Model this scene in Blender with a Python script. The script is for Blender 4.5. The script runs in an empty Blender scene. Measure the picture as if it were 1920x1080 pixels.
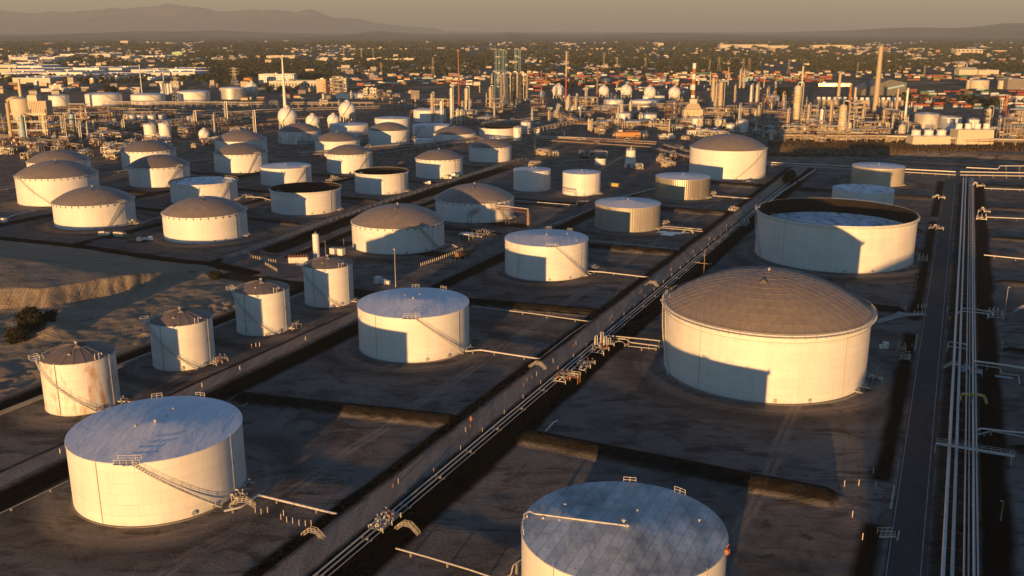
import bpy, math, random
import numpy as np
from mathutils import Vector, noise as mnoise
R_ = random.Random(7)
PI = math.pi
scene = bpy.context.scene
COL = scene.collection
rad = math.radians
F_, TH = 1782.0, rad(15.23)
CT, ST = math.cos(TH), math.sin(TH)
CAMH = 100.0

def at(px, py, z=0.0):
    """World point at height z under a pixel of the 1920 wide photograph."""
    dx = (px - 960) / F_; dv = (py - 540) / F_
    d = (dx, CT - dv * ST, -ST - dv * CT)
    t = (CAMH - z) / -d[2]
    return (d[0] * t, d[1] * t)

def mpp(py):
    """Metres per photograph pixel for something standing on the ground at row py."""
    Y = at(960, py)[1]
    return (Y * CT + CAMH * ST) / F_

UX, UY = math.sin(rad(25)), math.cos(rad(25))       # the plant grid runs 25 degrees off the view
def ab(X, Y): return (X * UY - Y * UX, X * UX + Y * UY)
def xy(a, b): return (a * UY + b * UX, -a * UX + b * UY)
GRID = -rad(25)

# ------------------------------------------------------------------ mesh builder
class MB:
    def __init__(s): s.v = []; s.f = []; s.m = []; s.cur = 0
    def add(s, vs, fs):
        o = len(s.v); s.v.extend(vs)
        for f in fs: s.f.append(tuple(i + o for i in f)); s.m.append(s.cur)
    def box(s, c, size, rz=0.0, taper=1.0):
        x, y, z = size[0] / 2, size[1] / 2, size[2] / 2
        cr, sr = math.cos(rz), math.sin(rz); vs = []
        for dz in (-1, 1):
            k = taper if dz > 0 else 1
            for dx, dy in ((-1, -1), (1, -1), (1, 1), (-1, 1)):
                px, py = dx * x * k, dy * y * k
                vs.append((c[0] + px * cr - py * sr, c[1] + px * sr + py * cr, c[2] + dz * z))
        s.add(vs, [(3, 2, 1, 0), (4, 5, 6, 7), (0, 1, 5, 4), (1, 2, 6, 5), (2, 3, 7, 6), (3, 0, 4, 7)])
    def bar(s, p, q, w, h=None):
        s.tube([p, q], w / 2, 4)
    def tube(s, pts, r, n=6, cap=True, r1=None):
        pts = [Vector(p) for p in pts]; N = len(pts); rings = []
        for i, p in enumerate(pts):
            if i == 0: t = pts[1] - pts[0]
            elif i == N - 1: t = pts[-1] - pts[-2]
            else: t = (pts[i + 1] - p).normalized() + (p - pts[i - 1]).normalized()
            if t.length < 1e-9: t = Vector((0, 0, 1))
            t.normalize()
            a = Vector((0, 0, 1)) if abs(t.z) < .9 else Vector((1, 0, 0))
            u = t.cross(a).normalized(); w = t.cross(u)
            rr = r if r1 is None else r + (r1 - r) * i / (N - 1)
            if 0 < i < N - 1:
                c = max(.5, t.dot((pts[i + 1] - p).normalized())); rr = rr / c ** .5
            rings.append([tuple(p + u * (rr * math.cos(2 * PI * (k + .5) / n)) + w * (rr * math.sin(2 * PI * (k + .5) / n))) for k in range(n)])
        vs = [x for g in rings for x in g]; fs = []
        for i in range(N - 1):
            for k in range(n):
                a0 = i * n + k; a1 = i * n + (k + 1) % n
                fs.append((a0, a1, a1 + n, a0 + n))
        if cap: fs.append(tuple(range(n))[::-1]); fs.append(tuple((N - 1) * n + k for k in range(n)))
        s.add(vs, fs)
    def cyl(s, c, r, h, n=16, r1=None):
        s.lathe([(r, 0), (r if r1 is None else r1, h)], n, c, True)
    def lathe(s, prof, n=32, c=(0, 0, 0), caps=False, a0=0.0, a1=2 * PI):
        full = abs(a1 - a0 - 2 * PI) < 1e-6; m = n if full else n + 1; vs = []
        for r, z in prof:
            for k in range(m):
                a = a0 + (a1 - a0) * k / n
                vs.append((c[0] + r * math.cos(a), c[1] + r * math.sin(a), c[2] + z))
        fs = []
        for i in range(len(prof) - 1):
            for k in range(n):
                k2 = (k + 1) % m
                fs.append((i * m + k, i * m + k2, (i + 1) * m + k2, (i + 1) * m + k))
        if caps and full:
            fs.append(tuple(range(m))[::-1]); fs.append(tuple((len(prof) - 1) * m + k for k in range(m)))
        s.add(vs, fs)
    def sphere(s, c, r, n=20, sq=1.0):
        s.lathe([(r * math.sin(PI * i / 12) + 1e-4, -r * sq * math.cos(PI * i / 12)) for i in range(13)], n, c)
    def build(s, name, mat, parent=None, smooth=False, loc=None, rz=0.0):
        me = bpy.data.meshes.new(name)
        me.from_pydata(s.v, [], s.f)
        for mm in (mat if isinstance(mat, (list, tuple)) else [mat]): me.materials.append(mm)
        if any(s.m): me.polygons.foreach_set('material_index', s.m)
        if smooth:
            me.polygons.foreach_set('use_smooth', [True] * len(me.polygons))
            try: me.set_sharp_from_angle(angle=rad(38))
            except Exception: pass
        o = bpy.data.objects.new(name, me); COL.objects.link(o)
        if parent is not None: o.parent = parent
        if loc is not None: o.location = loc
        o.rotation_euler.z = rz
        return o

def tag(o, label=None, cat=None, group=None, kind=None):
    if label: o['label'] = label
    if cat: o['category'] = cat
    if group: o['group'] = group
    if kind: o['kind'] = kind
    return o
def thing(name, label, cat, loc=(0, 0, 0), rz=0.0, group=None):
    o = bpy.data.objects.new(name, None); COL.objects.link(o)
    o.empty_display_size = .5
    o.location = loc; o.rotation_euler.z = rz
    return tag(o, label, cat, group)
KIDS = {}
def kids(o):
    return [c for c in bpy.data.objects if c.parent == o]
def copy_tree(o, loc=None, rz=None, label=None, group=None, scale=None, parent=None, ch=None):
    """Copies a thing and, one level at a time, each of its parts."""
    c = o.copy(); COL.objects.link(c)
    if parent is not None: c.parent = parent
    if loc is not None: c.location = loc
    if rz is not None: c.rotation_euler.z = rz
    if scale is not None: c.scale = scale
    if label: c['label'] = label
    if group: c['group'] = group
    key = o.name
    if key not in KIDS: KIDS[key] = kids(o)
    for k in KIDS[key]: copy_tree(k, parent=c)
    return c

# ------------------------------------------------------------------ materials
class NT:
    def __init__(s, name):
        m = bpy.data.materials.new(name); m.use_nodes = True; s.m = m; s.t = m.node_tree
        s.t.nodes.clear(); s.out = s.n('ShaderNodeOutputMaterial')
        s.b = s.n('ShaderNodeBsdfPrincipled'); s.l(s.b.outputs[0], s.out.inputs[0])
    def n(s, t, **k):
        x = s.t.nodes.new(t)
        for a, b in k.items(): setattr(x, a, b)
        return x
    def l(s, a, b): s.t.links.new(a, b)
    def val(s, sock, v):
        if hasattr(v, 'links') or hasattr(v, 'is_output'): s.l(v, sock)
        else: sock.default_value = v
    def math(s, op, a, b=0.0, c=None, clamp=False):
        x = s.n('ShaderNodeMath', operation=op, use_clamp=clamp); s.val(x.inputs[0], a); s.val(x.inputs[1], b)
        if c is not None: s.val(x.inputs[2], c)
        return x.outputs[0]
    def mix(s, f, a, b, blend='MIX'):
        x = s.n('ShaderNodeMix', data_type='RGBA', blend_type=blend); x.clamp_factor = True
        s.val(x.inputs[0], f)
        for i, q in ((6, a), (7, b)):
            s.val(x.inputs[i], (*q, 1) if isinstance(q, tuple) else q)
        return x.outputs[2]
    def noise(s, vec, scale, detail=4, rough=.55, dist=0.0):
        x = s.n('ShaderNodeTexNoise'); s.l(vec, x.inputs['Vector'])
        x.inputs['Scale'].default_value = scale; x.inputs['Detail'].default_value = detail
        x.inputs['Roughness'].default_value = rough; x.inputs['Distortion'].default_value = dist
        return x.outputs['Fac']
    def ramp(s, f, a, b, clampv=True):
        x = s.n('ShaderNodeMapRange'); s.l(f, x.inputs[0]); x.inputs[1].default_value = a; x.inputs[2].default_value = b
        return x.outputs[0]
    def scale(s, vec, v):
        x = s.n('ShaderNodeMapping'); s.l(vec, x.inputs[0]); x.inputs[3].default_value = v
        return x.outputs[0]
    def objvec(s):
        tc = s.n('ShaderNodeTexCoord'); oi = s.n('ShaderNodeObjectInfo')
        m = s.math('MULTIPLY', oi.outputs['Random'], 300.0)
        va = s.n('ShaderNodeVectorMath', operation='ADD'); s.l(tc.outputs['Object'], va.inputs[0])
        cx = s.n('ShaderNodeCombineXYZ'); s.l(m, cx.inputs[0]); s.l(m, cx.inputs[1]); s.l(cx.outputs[0], va.inputs[1])
        return va.outputs[0], tc.outputs['Object']
    def bump(s, h, dist, strength=1.0):
        x = s.n('ShaderNodeBump'); s.l(h, x.inputs['Height']); x.inputs['Distance'].default_value = dist
        x.inputs['Strength'].default_value = strength; s.l(x.outputs[0], s.b.inputs['Normal'])
    def done(s, col, rough=.6, metal=0.0, spec=.4):
        s.val(s.b.inputs['Base Color'], (*col, 1) if isinstance(col, tuple) else col)
        s.val(s.b.inputs['Roughness'], rough); s.b.inputs['Metallic'].default_value = metal
        s.b.inputs['Specular IOR Level'].default_value = spec
        return s.m

MATS = {}
def plain(name, col, rough=.6, metal=0.0, var=.25, scale=1.2, spec=.4):
    """Painted or weathered surface: base colour varied by noise in two sizes."""
    if name in MATS: return MATS[name]
    t = NT(name); v, _ = t.objvec()
    n = t.noise(v, scale, 5, .6); n2 = t.noise(t.scale(v, (1, 1, .15)), scale * 1.7, 3)
    f = t.math('ADD', t.math('MULTIPLY', n, .6), t.math('MULTIPLY', n2, .4))
    lo = tuple(c * (1 - var) for c in col); hi = tuple(min(.9, c * (1 + var)) for c in col)
    MATS[name] = t.done(t.mix(t.ramp(f, .3, .7), lo, hi), rough, metal, spec)
    return MATS[name]

def shell_mat(name, R, col=(.72, .70, .66), rust=0.0, dirt=.25, rib=0.0, rough=.5, metal=0.0, seam=.13, bands=0.0):
    t = NT(name); v, o = t.objvec()
    sx = t.n('ShaderNodeSeparateXYZ'); t.l(o, sx.inputs[0])
    ang = t.math('ARCTAN2', sx.outputs[1], sx.outputs[0])
    u = t.math('MULTIPLY', ang, R)
    cv = t.n('ShaderNodeCombineXYZ'); t.l(u, cv.inputs[0]); t.l(sx.outputs[2], cv.inputs[1])
    br = t.n('ShaderNodeTexBrick'); t.l(cv.outputs[0], br.inputs['Vector'])
    br.inputs['Scale'].default_value = 1; br.inputs['Brick Width'].default_value = 9.0
    br.inputs['Row Height'].default_value = 2.45; br.inputs['Mortar Size'].default_value = .035
    br.inputs['Mortar Smooth'].default_value = .3
    br.inputs['Color1'].default_value = (.94, .94, .95, 1); br.inputs['Color2'].default_value = (1, 1, 1, 1)
    br.inputs['Mortar'].default_value = (1 - seam * 2.2,) * 3 + (1,)
    st = t.noise(t.scale(v, (.9, .9, .05)), .8, 5, .65)
    bl = t.noise(v, .12, 3)
    c = t.mix(t.ramp(t.math('ADD', t.math('MULTIPLY', st, .55), t.math('MULTIPLY', bl, .45)), .42, .72),
              col, tuple(x * (1 - dirt) for x in (col[0], col[1] * .98, col[2] * .94)))
    c = t.mix(1.0, c, br.outputs['Color'], 'MULTIPLY')
    # splash-back dirt along the foot
    c = t.mix(t.math('MULTIPLY', br.outputs['Fac'], t.math('MULTIPLY', t.ramp(t.noise(v, .16, 4, .6), .50, .68), .75)), c, (.36, .24, .13))
    ft = t.math('MULTIPLY', t.ramp(sx.outputs[2], 1.3, 0.0), t.ramp(t.noise(v, .9, 3), .35, .75))
    c = t.mix(t.math('MULTIPLY', ft, .45), c, (.23, .19, .15))
    if rust:
        rn = t.noise(t.scale(v, (1, 1, .22)), .55, 6, .72)
        pn = t.noise(v, .13, 2)
        c = t.mix(t.math('MULTIPLY', t.ramp(t.math('ADD', rn, t.math('MULTIPLY', pn, .5)), .83 - rust * .1, .98), .85), c, (.40, .18, .06))
    if rib:
        w = t.math('SINE', t.math('MULTIPLY', u, 2 * PI / rib))
        sv = t.noise(t.scale(cv.outputs[0], (1 / rib / 3, .0, 0)), 1.0, 2)
        c = t.mix(t.ramp(sv, .3, .7), c, tuple(x * .86 for x in col))
        t.bump(w, .05, .6)
    elif bands:
        w = t.math('SINE', t.math('MULTIPLY', sx.outputs[2], 2 * PI / bands)); t.bump(w, .05, .5)
    else:
        t.bump(t.noise(v, .35, 2), .05, .5)
    return t.done(c, rough, metal)

def roof_mat(name, col, patch, lo=.5, hi=.75, sc=.22, rough=.55, plates=True, metal=0.0, bumpd=.10, mort=.84, pl=.92):
    t = NT(name); v, o = t.objvec()
    n = t.noise(v, sc, 6, .68, .4); n2 = t.noise(t.scale(v, (1, .22, 1)), sc * 1.4, 4, .6)
    f = t.math('ADD', t.math('MULTIPLY', n, .5), t.math('MULTIPLY', n2, .5))
    c = t.mix(t.ramp(f, lo - .08, hi - .06), col, patch)
    if plates:
        rt = t.n('ShaderNodeMapping'); t.l(o, rt.inputs[0]); rt.inputs[2].default_value = (0, 0, rad(-65))
        br = t.n('ShaderNodeTexBrick'); t.l(rt.outputs[0], br.inputs['Vector']); br.inputs['Scale'].default_value = 1
        br.inputs['Brick Width'].default_value = 8; br.inputs['Row Height'].default_value = 2.1
        br.inputs['Mortar Size'].default_value = .07; br.inputs['Color1'].default_value = (pl, pl, pl * 1.02, 1)
        br.inputs['Color2'].default_value = (1, 1, 1, 1); br.inputs['Mortar'].default_value = (mort, mort, mort * 1.02, 1)
        c = t.mix(1.0, c, br.outputs['Color'], 'MULTIPLY')
    t.bump(n2, bumpd * 5, .7)
    return t.done(c, rough, metal)

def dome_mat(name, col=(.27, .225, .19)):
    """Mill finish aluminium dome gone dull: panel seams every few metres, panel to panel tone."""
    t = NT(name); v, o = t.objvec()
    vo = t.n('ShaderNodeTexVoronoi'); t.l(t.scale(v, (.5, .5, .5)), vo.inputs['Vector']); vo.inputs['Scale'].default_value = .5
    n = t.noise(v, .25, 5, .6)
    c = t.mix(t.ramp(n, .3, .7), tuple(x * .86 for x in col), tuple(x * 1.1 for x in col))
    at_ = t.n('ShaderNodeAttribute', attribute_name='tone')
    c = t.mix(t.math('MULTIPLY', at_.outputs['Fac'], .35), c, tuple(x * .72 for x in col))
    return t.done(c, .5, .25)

def attr_float(me, name, arr, dom='POINT'):
    a = me.attributes.new(name, 'FLOAT', dom); a.data.foreach_set('value', np.asarray(arr, dtype=np.float32).ravel())

M = {}
M['white'] = plain('white_steel_paint', (.70, .68, .64), .5)
M['whited'] = plain('weathered_white_paint', (.55, .53, .49), .6)
M['grey'] = plain('grey_steel_paint', (.32, .32, .31), .55)
M['galv'] = plain('galvanised_steel', (.42, .41, .38), .45, .3)
M['pipe'] = plain('pale_pipe_paint', (.40, .375, .335), .45, .0)
M['pipew'] = plain('white_pipe_cladding', (.54, .515, .47), .4, .1)
M['alu'] = plain('aluminium_cladding', (.43, .415, .385), .38, .35)
M['tan'] = plain('tan_paint', (.40, .32, .21), .55)
M['cream'] = plain('cream_paint', (.54, .475, .355), .6)
M['yellow'] = plain('ochre_paint', (.45, .31, .10), .6)
M['rust'] = plain('rusted_steel', (.16, .075, .04), .8, 0, .4)
M['rustl'] = plain('rusty_orange_steel', (.33, .13, .05), .75, 0, .4)
M['dark'] = plain('dark_steel', (.05, .045, .04), .6)
M['black'] = plain('black_rubber', (.015, .015, .015), .8)
M['conc'] = plain('concrete', (.33, .31, .28), .85, 0, .3, .6)
M['concd'] = plain('dark_concrete', (.20, .18, .16), .85, 0, .3, .6)
M['red'] = plain('red_paint', (.27, .05, .038), .6)
M['orange'] = plain('orange_paint', (.42, .15, .04), .55)
M['green'] = plain('green_paint', (.07, .20, .09), .5)
M['lgreen'] = plain('light_green_paint', (.24, .42, .16), .5)
M['blue'] = plain('blue_paint', (.07, .16, .30), .5)
M['teal'] = plain('pale_blue_paint', (.28, .42, .46), .5)
M['brown'] = plain('brown_paint', (.20, .09, .045), .6)
M['brick'] = plain('orange_render', (.44, .21, .075), .8)
M['glass'] = plain('dark_window_glass', (.04, .05, .06), .15, 0, .1)
M['dome'] = dome_mat('dull_aluminium_dome')
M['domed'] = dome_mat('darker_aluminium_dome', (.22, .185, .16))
M['tdome'] = dome_mat('brown_cone_roof', (.20, .165, .14))
M['rib'] = plain('dome_seam_strip', (.16, .13, .11), .6)
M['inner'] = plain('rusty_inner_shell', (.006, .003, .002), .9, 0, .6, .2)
M['roofw'] = roof_mat('white_roof_paint', (.89, .89, .88), (.78, .78, .79), .45, .8, .16)
M['roofw2'] = roof_mat('clean_white_roof_paint', (.74, .73, .72), (.62, .61, .62), .5, .8, .2, plates=False)
M['roofg'] = roof_mat('stained_grey_roof_paint', (.74, .77, .73), (.24, .26, .25), .48, .72, .13, mort=.55, pl=.76)
M['roofp'] = roof_mat('patched_floating_roof', (.72, .74, .75), (.12, .125, .13), .58, .68, .3, plates=False)
M['roofd'] = plain('black_floating_roof', (.012, .011, .011), .9)  # one near-black colour over the whole floating roof
M['wood'] = plain('weathered_timber', (.24, .17, .10), .85)
# ------------------------------------------------------------------ terrain
def sstep(x, a, b):
    t = np.clip((x - a) / (b - a), 0, 1); return t * t * (3 - 2 * t)
def ridge(d, w, s):
    """1 on a crest of half width w, falling to 0 over s."""
    return 1 - sstep(np.abs(d), w, w + s)
def seg_dist(X, Y, pts):
    best = np.full(X.shape, 1e9); side = np.zeros(X.shape)
    for (x0, y0), (x1, y1) in zip(pts[:-1], pts[1:]):
        dx, dy = x1 - x0, y1 - y0; L = dx * dx + dy * dy
        t = np.clip(((X - x0) * dx + (Y - y0) * dy) / L, 0, 1)
        d = np.hypot(X - x0 - t * dx, Y - y0 - t * dy)
        s = np.sign((X - x0) * dy - (Y - y0) * dx)
        m = d < best; best = np.where(m, d, best); side = np.where(m, s, side)
    return best, side
def vnoise(X, Y, sc, seed=0):
    """Smooth value noise, -1..1."""
    x = X / sc + seed * 17.3; y = Y / sc - seed * 9.1
    xi = np.floor(x).astype(np.int64); yi = np.floor(y).astype(np.int64); fx = x - xi; fy = y - yi
    fx = fx * fx * (3 - 2 * fx); fy = fy * fy * (3 - 2 * fy)
    def h(i, j):
        n = (i * 374761393 + j * 668265263 + seed * 974711) & 0x7fffffff
        n = ((n ^ (n >> 13)) * 1274126177) & 0x7fffffff
        return ((n ^ (n >> 16)) & 0xffff) / 32767.5 - 1
    return (h(xi, yi) * (1 - fx) + h(xi + 1, yi) * fx) * (1 - fy) + (h(xi, yi + 1) * (1 - fx) + h(xi + 1, yi + 1) * fx) * fy
def P(l, z=0.0): return [at(x, y, z) for x, y in l]

CLIFF = P([(-260, 560), (-60, 560), (27, 567), (90, 568), (160, 553), (267, 531), (330, 517), (392, 506), (425, 494)], 1.5)
BLACKL = P([(-300, 436), (0, 447), (150, 463), (300, 486), (400, 496), (470, 512)])
MIDROAD = P([(-300, 425), (0, 436), (150, 448), (320, 470), (440, 489), (520, 500), (565, 512)])
LINKROAD = P([(430, 487), (520, 455), (600, 424), (700, 389), (800, 357), (900, 325), (980, 300)])
PADROW_L = [400, 478, 550, 632]       # cross berms among the far left rows
BERMS = []                            # (a0, b0, a1, b1, height, half crest, slope)
for b0, b1 in ((193, 204), (303, 313), (412, 419), (521, 526), (628, 630)): BERMS.append((-174, b0, -112, b1, 2.1, .7, 3.4))
for b in (203,): BERMS.append((-91, b, -17, b - 1, 2.2, .8, 3.8))
for b in (362, 518, 628): BERMS.append((-91, b, -12, b, 2.0, .6, 3.4))
for b in (118, 248, 330, 425, 520, 610, 700): BERMS.append((22, b, 180, b, 1.3, .5, 2.8))
for b in PADROW_L:
    BERMS.append((-374, b, -312, b, 1.4, .5, 2.8)); BERMS.append((-450, b - 2, -380, b - 2, 1.4, .5, 2.8)); BERMS.append((-530, b + 40, -456, b + 40, 1.4, .5, 2.8))
for b in (424, 505): BERMS.append((-277, b, -205, b, .9, .4, 2.2))
BERMS.append((-452, 300, -452, 720, 1.3, .8, 2.6)); BERMS.append((-377, 312, -377, 720, 1.3, .8, 2.6))
for b in (300, 372, 448, 520): BERMS.append((-272, b, -198, b, .01, 3.0, 3.0))

def height(X, Y):
    """Height and the two surface weights: oil-sealed dark soil, and bare sand."""
    a = X * UY - Y * UX; b = X * UX + Y * UY
    h = np.zeros(X.shape); dark = np.zeros(X.shape); sand = np.zeros(X.shape)
    near = (Y < 905) & (np.abs(X) < 560)
    wob = vnoise(X, Y, 14, 3) * .3 + vnoise(X, Y, 4.1, 4) * .10
    # main diagonal road on its levee, pipe shelf on the right
    on = sstep(b, 60, 80) * (1 - sstep(b, 724, 740))
    lev = sstep(a + wob * .5, -115.5, -109.3) * (1 - sstep(a + wob * .6, -97.3, -91.3)) * on
    h = np.maximum(h, 1.1 * lev)
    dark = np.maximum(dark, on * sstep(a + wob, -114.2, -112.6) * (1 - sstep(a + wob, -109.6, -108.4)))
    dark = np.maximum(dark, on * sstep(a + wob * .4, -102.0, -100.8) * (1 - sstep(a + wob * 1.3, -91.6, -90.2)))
    # right road: sealed verge on the left, pipeway trench and slope on the right
    onr = sstep(b, 40, 60) * (1 - sstep(b, 700, 716))
    gap = np.ones(X.shape)
    for g0, w in ((205, 9), (345, 7), (120, 4), (560, 6)): gap *= sstep(np.abs(b - g0), w, w + 3)
    q = sstep(a + wob * 1.5, -10.5, -8.0) * (1 - sstep(a, -5.6, -4.4)) * onr * gap
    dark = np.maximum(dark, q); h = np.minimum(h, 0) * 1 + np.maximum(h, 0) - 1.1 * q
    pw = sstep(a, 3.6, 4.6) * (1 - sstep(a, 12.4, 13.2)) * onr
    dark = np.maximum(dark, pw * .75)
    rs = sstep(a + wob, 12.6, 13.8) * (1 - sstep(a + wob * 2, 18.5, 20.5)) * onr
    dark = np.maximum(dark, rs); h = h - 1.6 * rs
    # strip beside the road of the small tanks, and the ditch behind their wall
    ont = sstep(b, 40, 60) * (1 - sstep(b, 268, 280))
    ts = sstep(a + wob * .5, -187.4, -184.8) * (1 - sstep(a + wob * .7, -178.2, -175.6)) * ont
    h = h - 1.7 * ts; dark = np.maximum(dark, ts)
    kk = sstep(a + wob * .3, -195.0, -194.5) * (1 - sstep(a, -194.2, -193.6)) * ont
    dark = np.maximum(dark, kk)
    ond = (1 - sstep(b, 292, 316))
    dt = (a < -225.0) * (1 - sstep(-a - wob * 2, 231, 242)) * ond
    h = h - 3.2 * dt; dark = np.maximum(dark, dt * (1 - sstep(-a - wob * 2, 232, 236)))
    # bare sand to the left with its cut bank
    dB, sB = seg_dist(X, Y, BLACKL)
    sandz = (a < -233) & (sB > 0) & (Y < 520)
    sa = np.where(sandz, sstep(-a, 233, 238), 0) * (1 - sstep(b, 318, 332) * sstep(a, -262, -240))
    dC, sC = seg_dist(X, Y, CLIFF)
    sd = dC * sC
    gul = np.abs(vnoise(X + Y * .3, Y * .04, 2.6, 8)) * 1.2 + np.abs(vnoise(X + Y * .3, Y * .1, 6.5, 9)) * 1.6
    clz = np.clip((-sd + gul - 1.4 + vnoise(X, Y, 24, 5) * 2.0 + 4.6) / 8.6, 0, 1)
    base = .3 + vnoise(X, Y, 30, 11) * .7 + vnoise(X, Y, 8, 12) * .25
    plat = .9 + 4.7 * sstep(dB, 6, 48) + vnoise(X, Y, 40, 13) * .35 + vnoise(X, Y, 9, 14) * .16
    hs = base * (1 - clz) + plat * clz
    fur = np.abs(vnoise(X + Y * .32 + vnoise(X, Y, 9, 6) * 1.6, Y * .05, 4.2, 61)) + .25 * np.abs(vnoise(X + Y * .32, Y * .1, 8.0, 62))
    hs = hs - np.clip(1.0 - fur * 2.0, 0, 1) * 1.3 * np.clip(4 * clz * (1 - clz), 0, 1) ** .7
    m1 = np.exp(-(((X - at(85, 625)[0]) / 7) ** 2 + ((Y - at(85, 625)[1]) / 6) ** 2)); hs = hs + 3.0 * m1 + m1 * vnoise(X, Y, 2.5, 19) * .8
    rough = vnoise(X, Y, 7.0, 15) * .10 + vnoise(X, Y, 2.8, 16) * .12 + vnoise(X, Y, 1.6, 17) * .10
    hs = hs + rough * (1 - clz * .75) * (1 + 3.0 * sstep(a, -256, -243))
    h = np.where(sa > 0, h * (1 - sa) + hs * sa, h); sand = np.maximum(sand, sa)
    bk = ridge(dB, 2.0, 3.0) * near
    h = h * (1 - bk) - 1.6 * bk; dark = np.maximum(dark, ridge(dB + wob, 3.6, 1.2)); sand = sand * (1 - bk)
    # levee of the link road between the tank rows
    dL, sL = seg_dist(X, Y, LINKROAD)
    sl = dL * sL
    lk = sstep(-sl, -12, -4) * (1 - sstep(-sl, 3.4, 7.5))
    lk = ridge(dL, 3.6, 4.2) * near
    h = np.maximum(h, 1.5 * lk)
    sr = sstep(sl + wob, 3.4, 4.6) * (1 - sstep(sl + wob, 12, 14)) * (b > 342)
    dark = np.maximum(dark, sr * near); h = h - 1.2 * sr * near * (1 - lk)
    sr2 = sstep(sl + wob, 20, 21) * (1 - sstep(sl + wob, 25, 27)) * (b > 336) * (b < 560)
    dark = np.maximum(dark, sr2 * near); h = h - .9 * sr2 * near
    dark = np.maximum(dark, ridge(sl + 6 + wob, 1.2, 1.2) * near * .8)
    # black strip left of the row of flat roofed tanks, upper part
    st2 = sstep(a + wob, -187.4, -185) * (1 - sstep(a + wob, -179.5, -177)) * sstep(b, 292, 302) * (1 - sstep(b, 560, 575))
    dark = np.maximum(dark, st2); h = h - 1.2 * st2
    # cross berms
    for a0, b0, a1, b1, hh, w, s in BERMS:
        da, db = a1 - a0, b1 - b0; L = math.hypot(da, db)
        t = ((a - a0) * da + (b - b0) * db) / L; n = ((a - a0) * -db + (b - b0) * da) / L
        e = sstep(t, -3, 1) * (1 - sstep(t, L - 1, L + 3))
        r = ridge(n + wob * .5, w, s) * e * near
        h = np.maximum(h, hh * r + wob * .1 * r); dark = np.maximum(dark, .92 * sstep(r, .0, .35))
    # channel with its bank in front of the right-hand refinery
    CH = P([(1180, 268), (1440, 284), (1700, 291), (1920, 300), (2300, 318)])
    d, s = seg_dist(X, Y, CH)
    ch = (1 - sstep(d, 16, 38)) * (X > 120) * (Y > 500)
    h = h - 4.5 * ch
    h = h + near * (vnoise(X, Y, 14, 21) * .12 + vnoise(X, Y, 4, 22) * .05) * (1 - lev) * (np.abs(a) > 4.5)
    return h, np.clip(dark, 0, 1), np.clip(sand, 0, 1)

def hz(X, Y):
    h, d, s = height(np.array([[float(X)]]), np.array([[float(Y)]])); return float(h[0, 0])

def axis(dense0, dense1, step, lo, hi, g=1.12):
    x = list(np.arange(dense0, dense1 + .01, step)); s = step
    while x[-1] < hi: s *= g; x.append(x[-1] + s)
    s = step; pre = []
    c = dense0
    while c > lo: s *= g; c -= s; pre.append(c)
    return np.array(pre[::-1] + x)
# the grid of the ground sheet runs with the plant grid, so banks and ditches follow its lines
gx = axis(-430, 60, .85, -90000, 90000)
yy = [-90000., -30000, -9000, -3000, -1500, -700, -300, -100, 0, 40]; y = 70.
while y < 900: yy.append(y); y += max(.95, y * .0036)
s_ = 3.4
while y < 90000: yy.append(y); y += s_; s_ *= 1.10
gy = np.array(yy)
GA, GB = np.meshgrid(gx, gy)
GX = GA * UY + GB * UX; GY = -GA * UX + GB * UY
GH, GD, GS = height(GX, GY)
nx, ny = len(gx), len(gy)
co = np.stack([GX, GY, GH], -1).reshape(-1, 3)
idx = np.arange(nx * ny).reshape(ny, nx)
q = np.stack([idx[:-1, :-1], idx[:-1, 1:], idx[1:, 1:], idx[1:, :-1]], -1).reshape(-1, 4)
q = q[((co[q, 1] > -335) & (co[q, 1] < 48500) & (np.abs(co[q, 0]) < 33000)).all(1)]      # the sheet ends inside the air
gme = bpy.data.meshes.new('ground')
gme.vertices.add(len(co)); gme.vertices.foreach_set('co', co.ravel())
gme.loops.add(q.size); gme.loops.foreach_set('vertex_index', q.ravel().astype(np.int32))
gme.polygons.add(len(q)); gme.polygons.foreach_set('loop_start', np.arange(0, q.size, 4, dtype=np.int32))
gme.update(calc_edges=True)
gme.polygons.foreach_set('use_smooth', [True] * len(q))
ga0, gb0 = ab(GX, GY)
attr_float(gme, 'dark', GD); attr_float(gme, 'sand', GS)
worn = np.zeros(GX.shape); soil = np.zeros(GX.shape); tn = vnoise(GX, GY, 11, 41)
for x_, y_, r_ in [(-79.4, 196.4, 18.5), (-32, 296.6, 18), (14.7, 395.2, 17.7), (19.8, 151.6, 18.1), (76.7, 274.9, 30), (147, 425, 34.5), (60.7, 492, 17), (105.8, 585.6, 17), (-54.6, 447.6, 22), (-20.7, 520, 21.6), (-118.4, 540, 20), (-153, 468, 20), (-222, 500, 20), (-119, 246, 9.6), (-102, 280, 9.3), (-86, 315, 9.2), (-69.6, 349, 9.2), (199, 534, 16.6), (245.6, 635.8, 16.7)]:
    dd = np.hypot(GX - x_, GY - y_) - r_ + tn * .8
    worn = np.maximum(worn, np.exp(-((dd - 5.2) / .9) ** 2) * .28); worn = np.maximum(worn, np.exp(-((dd - 7.6) / .7) ** 2) * .2)
    soil = np.maximum(soil, np.exp(-((dd - 11 - tn * 3) / 3.5) ** 2) * .4)
for a_ in (-128, -126.2, -33, -31.2, -181.5): worn = np.maximum(worn, np.exp(-((ga0 - a_ + tn * 1.2) / .5) ** 2) * .4 * (GY < 640))
dC_, sC_ = seg_dist(GX, GY, CLIFF); cl_ = GS * np.maximum(np.exp(-((dC_ * sC_ - .5) / 6.0) ** 2), .6 * np.exp(-((ga0 + 246) / 5.0) ** 2)); attr_float(gme, 'cliff', cl_)
attr_float(gme, 'worn', worn); attr_float(gme, 'soil', soil)
attr_float(gme, 'city', sstep(GY, 880, 1150))
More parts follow.
